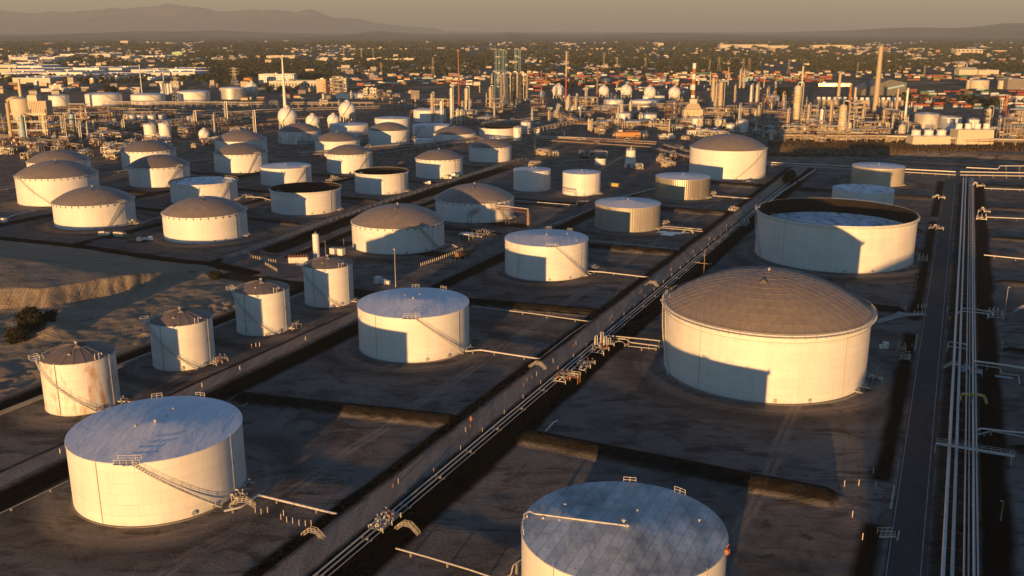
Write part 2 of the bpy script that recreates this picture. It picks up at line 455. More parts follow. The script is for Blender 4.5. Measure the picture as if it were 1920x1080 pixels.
plant = sstep(GY, 690, 740) * (1 - sstep(GY, 1500, 1700)); attr_float(gme, 'plant', plant)

def ground_mat():
    t = NT('oiled_gravel_ground'); g = t.n('ShaderNodeNewGeometry'); p = g.outputs['Position']
    A = lambda k: t.n('ShaderNodeAttribute', attribute_name=k).outputs['Fac']
    n1 = t.noise(p, .016, 5, .6, .6); n2 = t.noise(p, .09, 6, .66, .8); n3 = t.noise(p, 1.1, 4, .7)
    stx = t.n('ShaderNodeMapping'); t.l(p, stx.inputs[0]); stx.inputs[2].default_value = (0, 0, rad(25)); stx.inputs[3].default_value = (.05, .16, .1)
    n4 = t.noise(stx.outputs[0], 1.0, 6, .65, 1.2)
    c = t.mix(t.ramp(n1, .35, .65), (.155, .142, .126), (.255, .232, .20))
    c = t.mix(t.math('MULTIPLY', t.ramp(n4, .52, .64), .85), c, (.055, .046, .039))
    c = t.mix(t.math('MULTIPLY', t.ramp(n2, .50, .66), .75), c, (.062, .054, .047))
    c = t.mix(t.math('MULTIPLY', t.ramp(n2, .44, .30), .5), c, (.36, .305, .24))
    c = t.mix(t.math('MULTIPLY', t.ramp(n3, .3, .75), .45), c, (.12, .095, .078))
    c = t.mix(t.math('MULTIPLY', A('worn'), t.ramp(n2, .3, .6)), c, (.34, .285, .22))
    c = t.mix(t.math('MULTIPLY', A('soil'), t.ramp(n2, .62, .4)), c, (.05, .042, .036))
    sc = t.mix(t.ramp(n2, .3, .7), (.28, .22, .15), (.41, .33, .23))
    c = t.mix(t.math('MULTIPLY', A('worn'), t.ramp(n2, .3, .6)), c, (.34, .285, .22))
    c = t.mix(t.math('MULTIPLY', A('soil'), t.ramp(n2, .62, .4)), c, (.05, .042, .036))
    sc = t.mix(t.math('MULTIPLY', t.ramp(n4, .56, .70), .6), sc, (.17, .12, .08))
    c = t.mix(t.math('MULTIPLY', A('worn'), t.ramp(n2, .3, .6)), c, (.34, .285, .22))
    c = t.mix(t.math('MULTIPLY', A('soil'), t.ramp(n2, .62, .4)), c, (.05, .042, .036))
    sc = t.mix(t.math('MULTIPLY', t.ramp(n3, .35, .8), .3), sc, (.16, .115, .075))
    c = t.mix(A('sand'), c, sc)
    sp = t.noise(p, .21, 4, .5, .5)
    c = t.mix(t.math('MULTIPLY', t.ramp(sp, .64, .70), .5), c, (.032, .028, .026))
    c = t.mix(t.math('MULTIPLY', t.ramp(t.noise(p, 2.6, 2, .5), .64, .70), .5), c, (.33, .30, .26))
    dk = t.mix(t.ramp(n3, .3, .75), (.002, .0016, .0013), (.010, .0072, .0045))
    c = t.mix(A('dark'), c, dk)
    nc = t.noise(p, .006, 6, .7); nc2 = t.noise(t.scale(p, (.3, 1, 1)), .03, 5, .75)
    cc = t.mix(t.ramp(nc2, .42, .62), (.07, .065, .045), (.30, .25, .19))
    cc = t.mix(t.ramp(nc, .5, .62), cc, (.04, .042, .024))
    pc = t.mix(t.ramp(n2, .35, .65), (.09, .072, .060), (.32, .255, .19))
    c = t.mix(A('plant'), c, pc)
    c = t.mix(t.math('MULTIPLY', A('city'), t.math('SUBTRACT', 1.0, A('plant'))), c, cc)
    hb = t.math('ADD', t.math('MULTIPLY', n3, .55), t.math('MULTIPLY', t.noise(p, 4.0, 3, .6), .22))
    hb = t.math('ADD', hb, t.math('MULTIPLY', n4, .8))
    cf = t.n('ShaderNodeMapping'); t.l(p, cf.inputs[0]); cf.inputs[2].default_value = (0, 0, rad(14)); cf.inputs[3].default_value = (.75, .05, .05)
    hb = t.math('ADD', hb, t.math('MULTIPLY', t.math('MULTIPLY', A('cliff'), t.noise(cf.outputs[0], 1.0, 5, .65, 1.0)), 1.7))
    t.bump(hb, .95, 1.0)
    return t.done(c, .95, 0, .03)
gme.materials.append(ground_mat())
ground = bpy.data.objects.new('ground', gme); COL.objects.link(ground); tag(ground, kind='structure')

def ribbon(name, pts, w, mat, dz=.05, step=3.0, kind='structure', off=0.0, zfix=None):
    """A road sheet draped on the ground."""
    pts = [Vector((x, y, 0)) for x, y in pts]; L = []
    for p, q in zip(pts[:-1], pts[1:]):
        n = max(1, int((q - p).length / step)); L += [p + (q - p) * i / n for i in range(n)]
    L.append(pts[-1]); vs = []; nw = max(2, int(w / 1.6) + 1)
    X = []; Y = []
    for i, p in enumerate(L):
        t = (L[min(i + 1, len(L) - 1)] - L[max(i - 1, 0)]).normalized(); n = Vector((t.y, -t.x, 0))
        for k in range(nw):
            qv = p + n * (off + w * (k / (nw - 1) - .5)); X.append(qv.x); Y.append(qv.y)
    X = np.array(X); Y = np.array(Y); H = height(X[None], Y[None])[0][0]
    mb = MB(); mb.v = [(x, y, h + dz) for x, y, h in zip(X, Y, H)]
    for i in range(len(L) - 1):
        for k in range(nw - 1):
            a0 = i * nw + k; mb.f.append((a0, a0 + nw, a0 + nw + 1, a0 + 1)); mb.m.append(0)
    o = mb.build(name, mat, smooth=True)
    if kind: tag(o, kind=kind)
    return o

def road_mat(name, col, var, crack=0.0, bd=.25, edge=0.0):
    t = NT(name); g = t.n('ShaderNodeNewGeometry'); p = g.outputs['Position']
    m = t.n('ShaderNodeMapping'); t.l(p, m.inputs[0]); m.inputs[2].default_value = (0, 0, rad(25)); m.inputs[3].default_value = (.5, .03, .1)
    n = t.noise(m.outputs[0], 1.0, 5, .6, .3); n2 = t.noise(p, .25, 5, .65); n3 = t.noise(p, 1.8, 3)
    c = t.mix(t.ramp(n, .35, .65), tuple(x * (1 - var) for x in col), tuple(x * (1 + var) for x in col))
    c = t.mix(t.math('MULTIPLY', t.ramp(n2, .52, .72), .5), c, tuple(x * .5 for x in col))
    t.bump(t.math('ADD', t.math('MULTIPLY', n3, .4), t.math('MULTIPLY', n, .3)), bd, 1.0)
    return t.done(c, .9, 0, .2)
M['dirtroad'] = road_mat('gravel_road', (.25, .21, .165), .25, bd=.5)
M['asphalt'] = road_mat('worn_asphalt', (.060, .057, .053), .2, bd=.08)
M['asphaltw'] = road_mat('brown_asphalt', (.11, .10, .09), .2, bd=.25)
M['line'] = plain('faded_road_paint', (.34, .33, .31), .8, 0, .5, .4)
ribbon('road', [xy(-105.2, 80), xy(-105.0, 400), xy(-104.6, 735)], 6.0, M['dirtroad'], .06)
ribbon('road', [xy(.4, 60), xy(-.4, 300), xy(-1.2, 720)], 7.4, M['asphalt'], .06)
for off in (-3.2, 2.75):
    ribbon('road_marking', [xy(.4, 60), xy(-.4, 300), xy(-1.2, 700)], .16, M['line'], .085, off=off)
ribbon('road', [xy(-190.6, 60), xy(-190.6, 190), xy(-190.8, 285)], 5.6, M['dirtroad'], .06)
ribbon('road', MIDROAD, 9.0, M['asphaltw'], .07)
ribbon('road', LINKROAD, 5.2, M['dirtroad'], .08)
lr = [Vector((*p, 0)) for p in LINKROAD]
ribbon('road', P([(560, 505), (640, 470), (760, 425), (880, 385), (960, 350)]), 6.0, M['asphaltw'], .06)
ribbon('path', P([(1640, 603), (1690, 590), (1735, 588)], .2), 3.2, M['conc'], .12)
ribbon('road', P([(520, 512), (640, 520), (740, 512), (880, 470), (1000, 425), (1140, 378), (1220, 345)]), 5.0, M['asphaltw'], .06)
ribbon('road', P([(1600, 300), (1700, 305), (1800, 312), (1920, 322)]), 6.0, M['asphalt'], .06)
# ------------------------------------------------------------------ tanks
def rail_run(mb, pts, h=1.1, post=2.0, r=.035, n=4):
    """Hand rail along a polyline: top rail, knee rail and posts."""
    pts = [Vector(p) for p in pts]
    for z in (h, h * .5): mb.tube([p + Vector((0, 0, z)) for p in pts], r, n, True)
    acc = 0.0; last = -99
    for i, p in enumerate(pts):
        if i: acc += (p - pts[i - 1]).length
        if acc - last >= post or i == len(pts) - 1:
            mb.tube([p, p + Vector((0, 0, h))], r, n); last = acc
def arc(R, a0, a1, z, n):
    return [(R * math.cos(a0 + (a1 - a0) * i / n), R * math.sin(a0 + (a1 - a0) * i / n), z) for i in range(n + 1)]

VENT = {}
def vent(t, x, y, z, s=1.0):
    if 'm' not in VENT:
        mb = MB(); mb.lathe([(.2, -.1), (.2, .42), (.42, .44), (.30, .62), (.02, .70)], 10); o = mb.build('roof_vent', M['galv'], t, True); VENT['m'] = o.data
    else:
        o = bpy.data.objects.new('roof_vent', VENT['m']); COL.objects.link(o); o.parent = t
    o.location = (x, y, z); o.scale = (s, s, s)

def stair(R, H, ab_, at_, fine, w=.85):
    mb = MB(); n = max(8, int(H / (.42 if fine else 1.1)))
    for i in range(n):
        f0 = i / n; a = ab_ + (at_ - ab_) * (f0 + .5 / n); z = H * (f0 + .5 / n)
        da = abs(at_ - ab_) / n * R
        mb.box(((R + .12 + w / 2) * math.cos(a), (R + .12 + w / 2) * math.sin(a), z), (w, da * 1.05, .06 if fine else .14), a)
    K = max(10, int(abs(at_ - ab_) * R / 1.5))
    def hel(rr, dz): return [(rr * math.cos(ab_ + (at_ - ab_) * i / K), rr * math.sin(ab_ + (at_ - ab_) * i / K), H * i / K + dz) for i in range(K + 1)]
    mb.tube(hel(R + .12 + w, -.05), .12, 4); mb.tube(hel(R + .10, -.05), .10, 4)
    if fine:
        mb.tube(hel(R + .12 + w, 1.05), .045, 4); mb.tube(hel(R + .12 + w, .55), .035, 4)
        for p in hel(R + .12 + w, 0)[::1]: mb.tube([p, (p[0], p[1], p[2] + 1.05)], .035, 4)
    else:
        mb.tube(hel(R + .12 + w, 1.0), .06, 4)
    # landing on the rim
    a = at_; sgn = 1 if at_ > ab_ else -1
    mb.box(((R + .6) * math.cos(a + sgn * .9 / R), (R + .6) * math.sin(a + sgn * .9 / R), H + .02), (1.3, 2.0, .08), a)
    return mb

def landing(R, H, a, L=5.0, fine=True):
    mb = MB(); d = L / 2 / R
    pts = arc(R + 1.0, a - d, a + d, H + .06, 8)
    rail_run(mb, pts, 1.1, 1.2, .045 if fine else .07)
    pin = arc(R - .9, a - d, a + d, H + .25, 8)
    rail_run(mb, pin, 1.1, 1.2, .045 if fine else .07)
    for i in range(8):
        p, q = pts[i], pin[i]; m = ((p[0] + q[0]) / 2, (p[1] + q[1]) / 2, H + .05)
        mb.box(m, (1.9, L / 8 * 1.02, .07), a - d + (i + .5) * 2 * d / 8)
    return mb

def dome_mesh(R, rise, rings, seg, z0, name, mat, parent, puff=.05, lip=.0):
    Rs = (R * R + rise * rise) / (2 * rise); mb = MB(); tone = []
    rows = []
    for i in range(rings + 1):
        r = R * i / rings; z = z0 + math.sqrt(Rs * Rs - r * r) - (Rs - rise)
        n = 1 if i == 0 else seg * max(1, round(i * 6 / seg)) if False else (1 if i == 0 else max(6, 6 * i))
        off = .5 * (i % 2)
        rows.append([(r * math.cos(2 * PI * (k + off) / n), r * math.sin(2 * PI * (k + off) / n), z) for k in range(n)])
    vs = []; start = []
    for row in rows: start.append(len(vs)); vs += row
    fs = []
    def ang(row, k): p = row[k % len(row)]; a = math.atan2(p[1], p[0]); return a
    for i in range(rings):
        A, B = rows[i], rows[i + 1]; na, nb = len(A), len(B)
        offa = .5 * (i % 2) if i else 0; offb = .5 * ((i + 1) % 2)
        ia = ib = 0
        fa = lambda k: (k + offa) / na; fb = lambda k: (k + offb) / nb
        if na == 1:
            for k in range(nb): fs.append((start[i], start[i + 1] + k, start[i + 1] + (k + 1) % nb))
            continue
        while ia < na or ib < nb:
            if ib < nb and (ia >= na or fb(ib + 1) - 1e-9 <= fa(ia + 1) or ia >= na):
                fs.append((start[i] + ia % na, start[i + 1] + ib % nb, start[i + 1] + (ib + 1) % nb)); ib += 1
            else:
                fs.append((start[i] + ia % na, start[i + 1] + ib % nb, start[i] + (ia + 1) % na)); ia += 1
    mb.v = vs; mb.f = fs; mb.m = [0] * len(fs)
    return mb, fs

def add_dome(R, rise, z0, mat, parent, step=2.6, seams=False):
    rings = max(5, int(R / step))
    mb, fs = dome_mesh(R, rise, rings, 6, z0, 'dome_roof', mat, parent)
    if seams:
        mb.cur = 1; V = mb.v; done = set(); rr = random.Random(3)
        for f in list(fs):
            for i in range(3):
                e = tuple(sorted((f[i], f[(i + 1) % 3])))
                if e in done: continue
                done.add(e)
                p, q = Vector(V[e[0]]), Vector(V[e[1]])
                if (p - q).length < .3: continue
                up = Vector((0, 0, .02)); mb.tube([p + up, q + up], .065, 4, False)
    o = mb.build('dome_roof', [mat, M['rib']] if seams else mat, parent)
    attr_float(o.data, 'tone', [R_.random() if i < len(fs) else .5 for i in range(len(o.data.polygons))], 'FACE')
    return o

def text_mesh(s, size, mat, R, a, z, parent, name='number_marking', spin=0.0):
    cu = bpy.data.curves.new(name, 'FONT'); cu.body = s; cu.size = size; cu.align_x = 'CENTER'; cu.align_y = 'CENTER'
    tmp = bpy.data.objects.new('text_tmp', cu); COL.objects.link(tmp)
    dg = bpy.context.evaluated_depsgraph_get(); dg.update()
    me = bpy.data.meshes.new_from_object(tmp.evaluated_get(dg))
    for v in me.vertices:
        x, y = v.co.x, v.co.y
        ang = a + x / R
        v.co = ((R + .03) * math.cos(ang), (R + .03) * math.sin(ang), z + y)
    bpy.data.objects.remove(tmp); bpy.data.curves.remove(cu)
    me.materials.clear(); me.materials.append(mat)
    o = bpy.data.objects.new(name, me); COL.objects.link(o); o.parent = parent
    return o

def make_tank(key, X, Y, R, H, label, kind='flat', sm=None, roof=None, st=None, rise=None, group='storage tanks', name='storage_tank',
              fine=1, rust=0, num=None, near=False, floatz=None, bracket=True, z0=0.0, pad=True):
    t = thing(name, label, 'storage tank', (X, Y, z0), 0, group)
    face = math.atan2(-Y, -X)
    fr = lambda f: face + math.asin(max(-1, min(1, f)))
    seg = 128 if near else (72 if fine else 48)
    sm = sm or shell_mat('tank_shell_' + key, R, rust=rust, dirt=.08 + .08 * R_.random())
    mb = MB(); opened = kind == 'open'
    prof = [(R + .12, -.3), (R + .12, .12), (R, .121)] + [(R, H * i / 6) for i in range(1, 7)]
    mb.lathe(prof, seg)
    for z in ([H - .22] if not near else [H - .2]): mb.lathe([(R + .02, z - .1), (R + .14, z - .1), (R + .14, z + .12), (R + .0, z + .13)], seg)
    mb.build('shell', sm, t, True)
    if pad:
        pm = MB(); pm.lathe([(R + .0, .16), (R + (.9 if key == 'E' else .45), .15), (R + (1.3 if key == 'E' else .6), -.3)], seg); pm.build('foundation_ring', M['concd'], t, True)
    if kind == 'flat':
        rise = rise or R / 16
        rm = MB(); n = 10
        rm.lathe([(R + .10, H - .04), (R + .10, H + .03)] + [(max(.02, R * (1 - i / n)), H + .035 + rise * (i / n)) for i in range(n + 1)], seg)
        ro = rm.build('roof', roof or M['roofw'], t, True)
        rr = random.Random(key); vent(t, 0, 0, H + rise - .05, 1.2)
        for i in range(3 if fine else 2):
            a = rr.uniform(0, 2 * PI); d = R * rr.uniform(.2, .85); vent(t, d * math.cos(a), d * math.sin(a), H + rise * (1 - d / R), rr.uniform(.6, 1))
    elif kind == 'dome':
        rise = rise or .34 * R
        add_dome(R + .25, rise, H, roof or M['dome'], t, 2.7 if near else (2.2 if R < 25 else 2.6), near)
        Rs = (R * R + rise * rise) / (2 * rise); zc = H + rise - Rs
        vent(t, 0, 0, H + rise - .05, 1.4)
        h = MB(); a = fr(-.12); d = R * .38; z = zc + math.sqrt(Rs * Rs - d * d)
        p = Vector((d * math.cos(a), d * math.sin(a), z + .1)); e = Vector((-math.sin(a), math.cos(a), 0)); i_ = Vector((-math.cos(a), -math.sin(a), .3)).normalized()
        s = R * .05; pk = p + Vector((0, 0, s * .8)) + i_ * s * .2
        h.add([tuple(p - e * s), tuple(p + e * s), tuple(p + i_ * s * 2.2), tuple(pk)], [(0, 1, 3), (1, 2, 3), (2, 0, 3)])
        h.build('roof_hatch', M['dark'], t)
        rb = MB(); rb.cur = 1
        if bracket:
            nb = int(2 * PI * R / 3.4)
            for i in range(nb):
                a = 2 * PI * i / nb; rb.box(((R + .22) * math.cos(a), (R + .22) * math.sin(a), H - .55), (.4, .28, 1.0), a)
        rb.cur = 0; rb.lathe([(R + .05, H - .35), (R + .42, H - .3), (R + .42, H - .02), (R + .2, H + .05)], seg); rb.build('rim_ring', [M['white'], M['dark'] if R < 25 else M['grey']], t, True)
    elif kind == 'cone':
        rise = rise or R * .27; n = 10; rm = MB()
        rm.cur = 0
        pr = [(R + .12, H - .02), (R + .12, H + .05)] + [(max(.02, R * (1 - i / 4)), H + .06 + rise * (1 - (1 - i / 4) ** 1.6)) for i in range(5)]
        rm.lathe(pr, n * 2)
        # raised seams down the faceted roof
        rm.cur = 1
        for k in range(n * 2):
            a = 2 * PI * k / (n * 2)
            rm.tube([(r * math.cos(a), r * math.sin(a), z + .02) for r, z in pr[2:]], .07, 4, False)
        rm.build('roof', [roof or M['tdome'], M['rib']], t)
        vent(t, 0, 0, H + rise - .05, 1.5)
        a = fr(.05)
        for dd, ss in ((.30, 1.0), (.62, .55)):
            h = MB(); d = R * dd; p = Vector((d * math.cos(a), d * math.sin(a), H + rise * (1 - dd ** 1.6) + .05))
            e = Vector((-math.sin(a), math.cos(a), 0)); i_ = Vector((-math.cos(a), -math.sin(a), .35)).normalized(); pk = p + Vector((0, 0, ss * .7)) + i_ * ss * .3
            h.add([tuple(p - e * ss), tuple(p + e * ss), tuple(p + i_ * ss * 2.4), tuple(pk)], [(0, 1, 3), (1, 2, 3), (2, 0, 3)]); a = fr(-.35); h.build('roof_hatch', M['tdome'], t)
    if opened:
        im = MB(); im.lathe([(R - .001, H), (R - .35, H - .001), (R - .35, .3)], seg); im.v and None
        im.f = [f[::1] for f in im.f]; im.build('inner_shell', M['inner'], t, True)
        fz = floatz if floatz is not None else 2.0
        fm = MB(); fm.lathe([(R - .4, fz + .35), (R - 1.0, fz + .55), (R - 1.05, fz + .1), (R * .86, fz), (R * .86, fz + .35), (R * .84, fz + .35), (R * .84, fz), (.1, fz + .15)], seg)
        fm.build('floating_roof', roof or M['roofd'], t, True)
        wg = MB(); wg.lathe([(R, H - 1.1), (R + .75, H - 1.05), (R + .75, H - .95), (R, H - .94)], seg)
        if near or fine:
            rail_run(wg, arc(R + .7, 0, 2 * PI, H - .95, 96 if near else 40), 1.1, 1.8, .04 if near else .06)
        wg.build('wind_girder', M['whited'], t)
        if fz < H - 2.5:
            ld = MB(); a = fr(-.8); p = Vector(((R - .4) * math.cos(a), (R - .4) * math.sin(a), H + .1)); qv = Vector((R * .2 * math.cos(a + 1.2), R * .2 * math.sin(a + 1.2), fz + .6))
            e = Vector((-(qv - p).y, (qv - p).x, 0)).normalized() * .5
            for sg in (-1, 1):
                ld.tube([p + e * sg, qv + e * sg], .09, 4); ld.tube([p + e * sg + Vector((0, 0, 1)), qv + e * sg + Vector((0, 0, 1))], .06, 4)
            K = 40
            for i in range(K): m = p + (qv - p) * (i / K); ld.box(tuple(m), (.25, 1.0, .05), math.atan2((qv - p).y, (qv - p).x))
            ld.build('rolling_ladder', M['whited'], t)
    if near and kind == 'dome':
        wk = MB(); wk.lathe([(R + .4, H - .62), (R + 1.35, H - .6), (R + 1.35, H - .52), (R + .4, H - .5)], seg)
        rail_run(wk, arc(R + 1.3, 0, 2 * PI, H - .52, 128), 1.1, 1.45, .045)
        nb = 64
        for i in range(nb):
            a = 2 * PI * i / nb; wk.tube([((R + .02) * math.cos(a), (R + .02) * math.sin(a), H - 1.6), ((R + 1.3) * math.cos(a), (R + 1.3) * math.sin(a), H - .62)], .05, 4)
        wk.build('rim_walkway', M['whited'], t)
        g2 = MB(); g2.lathe([(R, H - 2.3), (R + .3, H - 2.25), (R + .3, H - 2.18), (R, H - 2.15)], seg); g2.build('wind_girder', M['whited'], t)
    if st:
        aT, aB = fr(st[0]), fr(st[1])
        stair(R, H, aB, aT, near or fine > 1).build('spiral_stair', M['whited'] if near or kind != 'dome' else M['galv'], t)
        if fine:
            dl = (2.6 / R) * (1 if aT > aB else -1)
            landing(R, H, aT + dl * .4, 5.0 if near else 4.0, near or fine > 1).build('stair_landing', M['galv'] if not near else M['whited'], t)
    if fine:
        # downpipes, manway, drain nozzles at the foot
        rr = random.Random(key + 'd')
        for f in (-.62, .78) if near or fine > 1 else (.7,):
            a = fr(f + rr.uniform(-.05, .05)); dp = MB(); dp.tube([((R + .15) * math.cos(a), (R + .15) * math.sin(a), .2), ((R + .15) * math.cos(a), (R + .15) * math.sin(a), H + .5)], .06 if near else .09, 5); dp.build('downpipe', M['grey'], t)
        for f in (rr.uniform(-.1, .35), rr.uniform(.4, .6)):
            a = fr(f); c = Vector((R * math.cos(a), R * math.sin(a), 1.0)); d = Vector((math.cos(a), math.sin(a), 0))
            mw = MB(); mw.tube([c, c + d * .35], .42, 12); mw.tube([c + d * .35, c + d * .42], .55, 12); mw.build('manway', M['grey'], t, True)
        for k, f in enumerate((.86, .93)):
            nz = MB(); a = fr(f); c = Vector((R * math.cos(a), R * math.sin(a), .7)); d = Vector((math.cos(a), math.sin(a), 0))
            nz.tube([c - d * .1, c + d * 2.6], .22, 8); nz.tube([c + d * .8, c + d * 1.0], .42, 10); nz.tube([c + d * 1.6, c + d * 1.75], .42, 10)
            nz.tube([c + d * 1.3, c + d * 1.3 + Vector((0, 0, .9))], .08, 6); nz.tube([c + d * 1.3 + Vector((0, 0, .9)), c + d * 1.3 + Vector((0, 0, .96))], .35, 10); nz.build('outlet_valve', M['pipe'], t, True)
    if num:
        text_mesh(num, 1.4, M['dark'], R, fr(.80), H * .55, t)
    return t, fr

TANKS = []
def T(key, *a, **k):
    t, fr = make_tank(key, *a, **k); TANKS.append((t, k.get('kind', 'flat'))); return t, fr
def rails(t, R, H, spots, size=2.2, hgt=1.1):
    """Short gauger's guard rails standing on the roof edge."""
    for a in spots:
        mb = MB(); d = size / 2 / R; rail_run(mb, arc(R - .15, a - d, a + d, H + .05, 2), hgt, .9, .05)
        mb.build('guard_rail', M['whited'], t)

def bigflat(key, X, Y, R, H, label, st, roofm, sm=None, num=None, rust=0):
    t, fr = T(key, X, Y, R, H, label, 'flat', sm, roofm, st, near=True, fine=2, num=num, rust=rust)
    face = math.atan2(-Y, -X)
    rails(t, R, H, (face + PI - .05, face + PI - .62), 2.4)
    return t, fr
bigflat('A', -79.4, 196.4, 18.5, 14.4, 'big white flat roofed tank with a long stair, nearest the rust streaked small tank', (-.27, .595), M['roofw'], num='23')
bigflat('B', -32.0, 296.6, 18.0, 14.5, 'white flat roofed tank on the dark pad left of the huge brown domed tank', (.02, .81), M['roofw'])
bigflat('C', 14.7, 395.2, 17.7, 14.6, 'white flat roofed tank with a thin stair, in front of the grey ribbed tanks', (.19, .87), M['roofw2'])
tG, frG = bigflat('G', 19.8, 151.6, 18.1, 14.5, 'tank with a stained grey plated roof crossed by a long foam pipe', None, M['roofg'])
T('E', 76.7, 274.9, 29.9, 20.0, 'huge white tank under a brown panelled dome with a railed rim walkway', 'dome', None, M['dome'], (-.998, -.88), near=True, fine=2, rise=10.6, name='domed_storage_tank')
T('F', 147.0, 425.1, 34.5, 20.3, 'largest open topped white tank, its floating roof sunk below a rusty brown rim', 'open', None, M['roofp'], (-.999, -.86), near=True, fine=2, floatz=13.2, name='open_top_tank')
T('D', 60.7, 492.0, 17.1, 12.4, 'grey ribbed metal tank with a pale cone roof, a pool of water beside it', 'flat', shell_mat('ribbed_grey_shell', 17.1, (.40, .37, .32), rib=1.35, metal=.25, rough=.5, dirt=.35), M['roofw2'], None, rise=1.5)
T('P3', 105.8, 585.6, 16.8, 12.3, 'shiny ribbed aluminium clad tank in front of the tall brown domed tank', 'flat', shell_mat('ribbed_bright_shell', 16.8, (.46, .42, .34), rib=1.2, metal=.55, rough=.34, dirt=.25), M['roofw2'], None)
T('P5', 245.6, 635.8, 16.7, 11.9, 'tan ribbed tank with a white flat roof near the far end of the right-hand road', 'flat', shell_mat('ribbed_tan_shell', 16.7, (.48, .43, .34), bands=1.0, metal=.2, dirt=.2), M['roofw2'], None)
T('P6', 199.0, 534.2, 16.6, 13.0, 'white tank with a blue grey roof full of dark puddles, behind the largest open tank', 'flat', None, M['roofp'], None, rise=.25)
for k, X, Y, R, H, nn, lab, ru in (
    ('T1', -119.0, 246.3, 9.6, 14.5, '30', 'small cone roofed tank streaked with orange rust, numbered 30', .62),
    ('T2', -102.3, 280.6, 9.3, 14.2, '20', 'small cone roofed white tank next to the rust streaked one', 0),
    ('T3', -86.0, 314.8, 9.2, 14.4, '20', 'small cone roofed white tank, third in its row counting from the rust streaked one', .15),
    ('T4', -69.6, 348.8, 9.2, 14.7, None, 'small cone roofed white tank standing in front of the tall white cylinder vessel', 0)):
    t, fr = T(k, X, Y, R, H, lab, 'cone', None, M['tdome'], (-.97, .33), fine=2, rust=ru, num=nn, group='small cone roofed tanks', name='cone_roof_tank', pad=False)
    mb = MB(); a = fr(-.97); c = Vector(((R + 1.2) * math.cos(a), (R + 1.2) * math.sin(a), H + .6))
    mb.box(tuple(c), (2.2, 2.2, .1), a); e = Vector((math.cos(a), math.sin(a), 0)); f = Vector((-e.y, e.x, 0))
    rail_run(mb, [c + e * 1.1 + f * 1.1, c + e * 1.1 - f * 1.1, c - e * 1.1 - f * 1.1, c - e * 1.1 + f * 1.1, c + e * 1.1 + f * 1.1], 1.2, .7, .06)
    mb.tube([c + Vector((0, 0, -.1)), c - e * .9 + Vector((0, 0, -2.2))], .08, 4); mb.build('gauging_platform', M['whited'], t)
    mb = MB(); a = fr(.55); p = Vector(((R - .3) * math.cos(a), (R - .3) * math.sin(a), H)); d = Vector((math.cos(a), math.sin(a), 0)); s = Vector((-d.y, d.x, 0))
    mb.tube([p, p + Vector((0, 0, 1.5)), p + Vector((0, 0, 1.5)) + s * .9, p + Vector((0, 0, 1.0)) + s * .9], .13, 6); mb.tube([p - s * 1.2, p - s * 1.2 + Vector((0, 0, 1.8))], .1, 6); mb.build('vent_pipe', M['whited'], t)
for k, X, Y, R, H, st, lab, mat in (
    ('L1', -274.6, 571.2, 23.0, 16.1, (-.85, -.15), 'large brown domed tank at the left edge with a dark slanting stair', 'dome'),
    ('L2', -222.8, 500.6, 20.3, 12.5, (.62, .22), 'brown domed tank above the sandy ground with a stair climbing to the right', 'dome'),
    ('L3', -153.6, 468.3, 20.2, 12.7, None, 'nearest brown domed tank behind the sandy ground, beside the parked work trucks', 'dome'),
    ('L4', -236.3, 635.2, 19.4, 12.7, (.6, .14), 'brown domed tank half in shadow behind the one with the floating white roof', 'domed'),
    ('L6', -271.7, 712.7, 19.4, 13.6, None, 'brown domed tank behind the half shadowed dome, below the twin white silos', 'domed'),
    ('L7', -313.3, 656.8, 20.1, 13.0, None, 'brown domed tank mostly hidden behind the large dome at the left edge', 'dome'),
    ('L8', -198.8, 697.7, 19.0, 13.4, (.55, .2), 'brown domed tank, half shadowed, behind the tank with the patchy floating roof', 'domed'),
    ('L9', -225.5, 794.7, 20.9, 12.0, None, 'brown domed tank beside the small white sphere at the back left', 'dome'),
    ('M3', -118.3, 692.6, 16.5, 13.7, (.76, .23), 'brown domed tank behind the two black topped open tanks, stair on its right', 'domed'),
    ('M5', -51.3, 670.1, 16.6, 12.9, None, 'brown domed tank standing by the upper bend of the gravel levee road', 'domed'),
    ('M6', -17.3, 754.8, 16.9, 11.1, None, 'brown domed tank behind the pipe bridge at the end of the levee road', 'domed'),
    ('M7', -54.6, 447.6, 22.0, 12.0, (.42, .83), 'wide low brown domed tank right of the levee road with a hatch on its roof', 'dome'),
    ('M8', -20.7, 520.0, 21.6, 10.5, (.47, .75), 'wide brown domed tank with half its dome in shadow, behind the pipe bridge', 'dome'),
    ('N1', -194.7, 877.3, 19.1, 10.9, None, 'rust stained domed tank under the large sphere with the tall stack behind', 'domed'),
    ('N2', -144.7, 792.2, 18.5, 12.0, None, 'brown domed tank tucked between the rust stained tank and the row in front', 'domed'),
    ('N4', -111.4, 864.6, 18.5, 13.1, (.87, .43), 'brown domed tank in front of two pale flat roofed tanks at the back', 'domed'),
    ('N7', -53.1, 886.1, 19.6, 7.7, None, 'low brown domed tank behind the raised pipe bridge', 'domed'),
    ('P4', 152.7, 673.0, 26.6, 20.0, (.9, .15), 'tall wide white tank with a plain brown dome, its stair rising to the right', 'dome')):
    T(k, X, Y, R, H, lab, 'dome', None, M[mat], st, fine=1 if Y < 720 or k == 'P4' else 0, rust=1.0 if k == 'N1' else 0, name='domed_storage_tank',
      rise=.34 * R if k != 'N7' else 6.0, bracket=Y < 760 and k != 'P4')
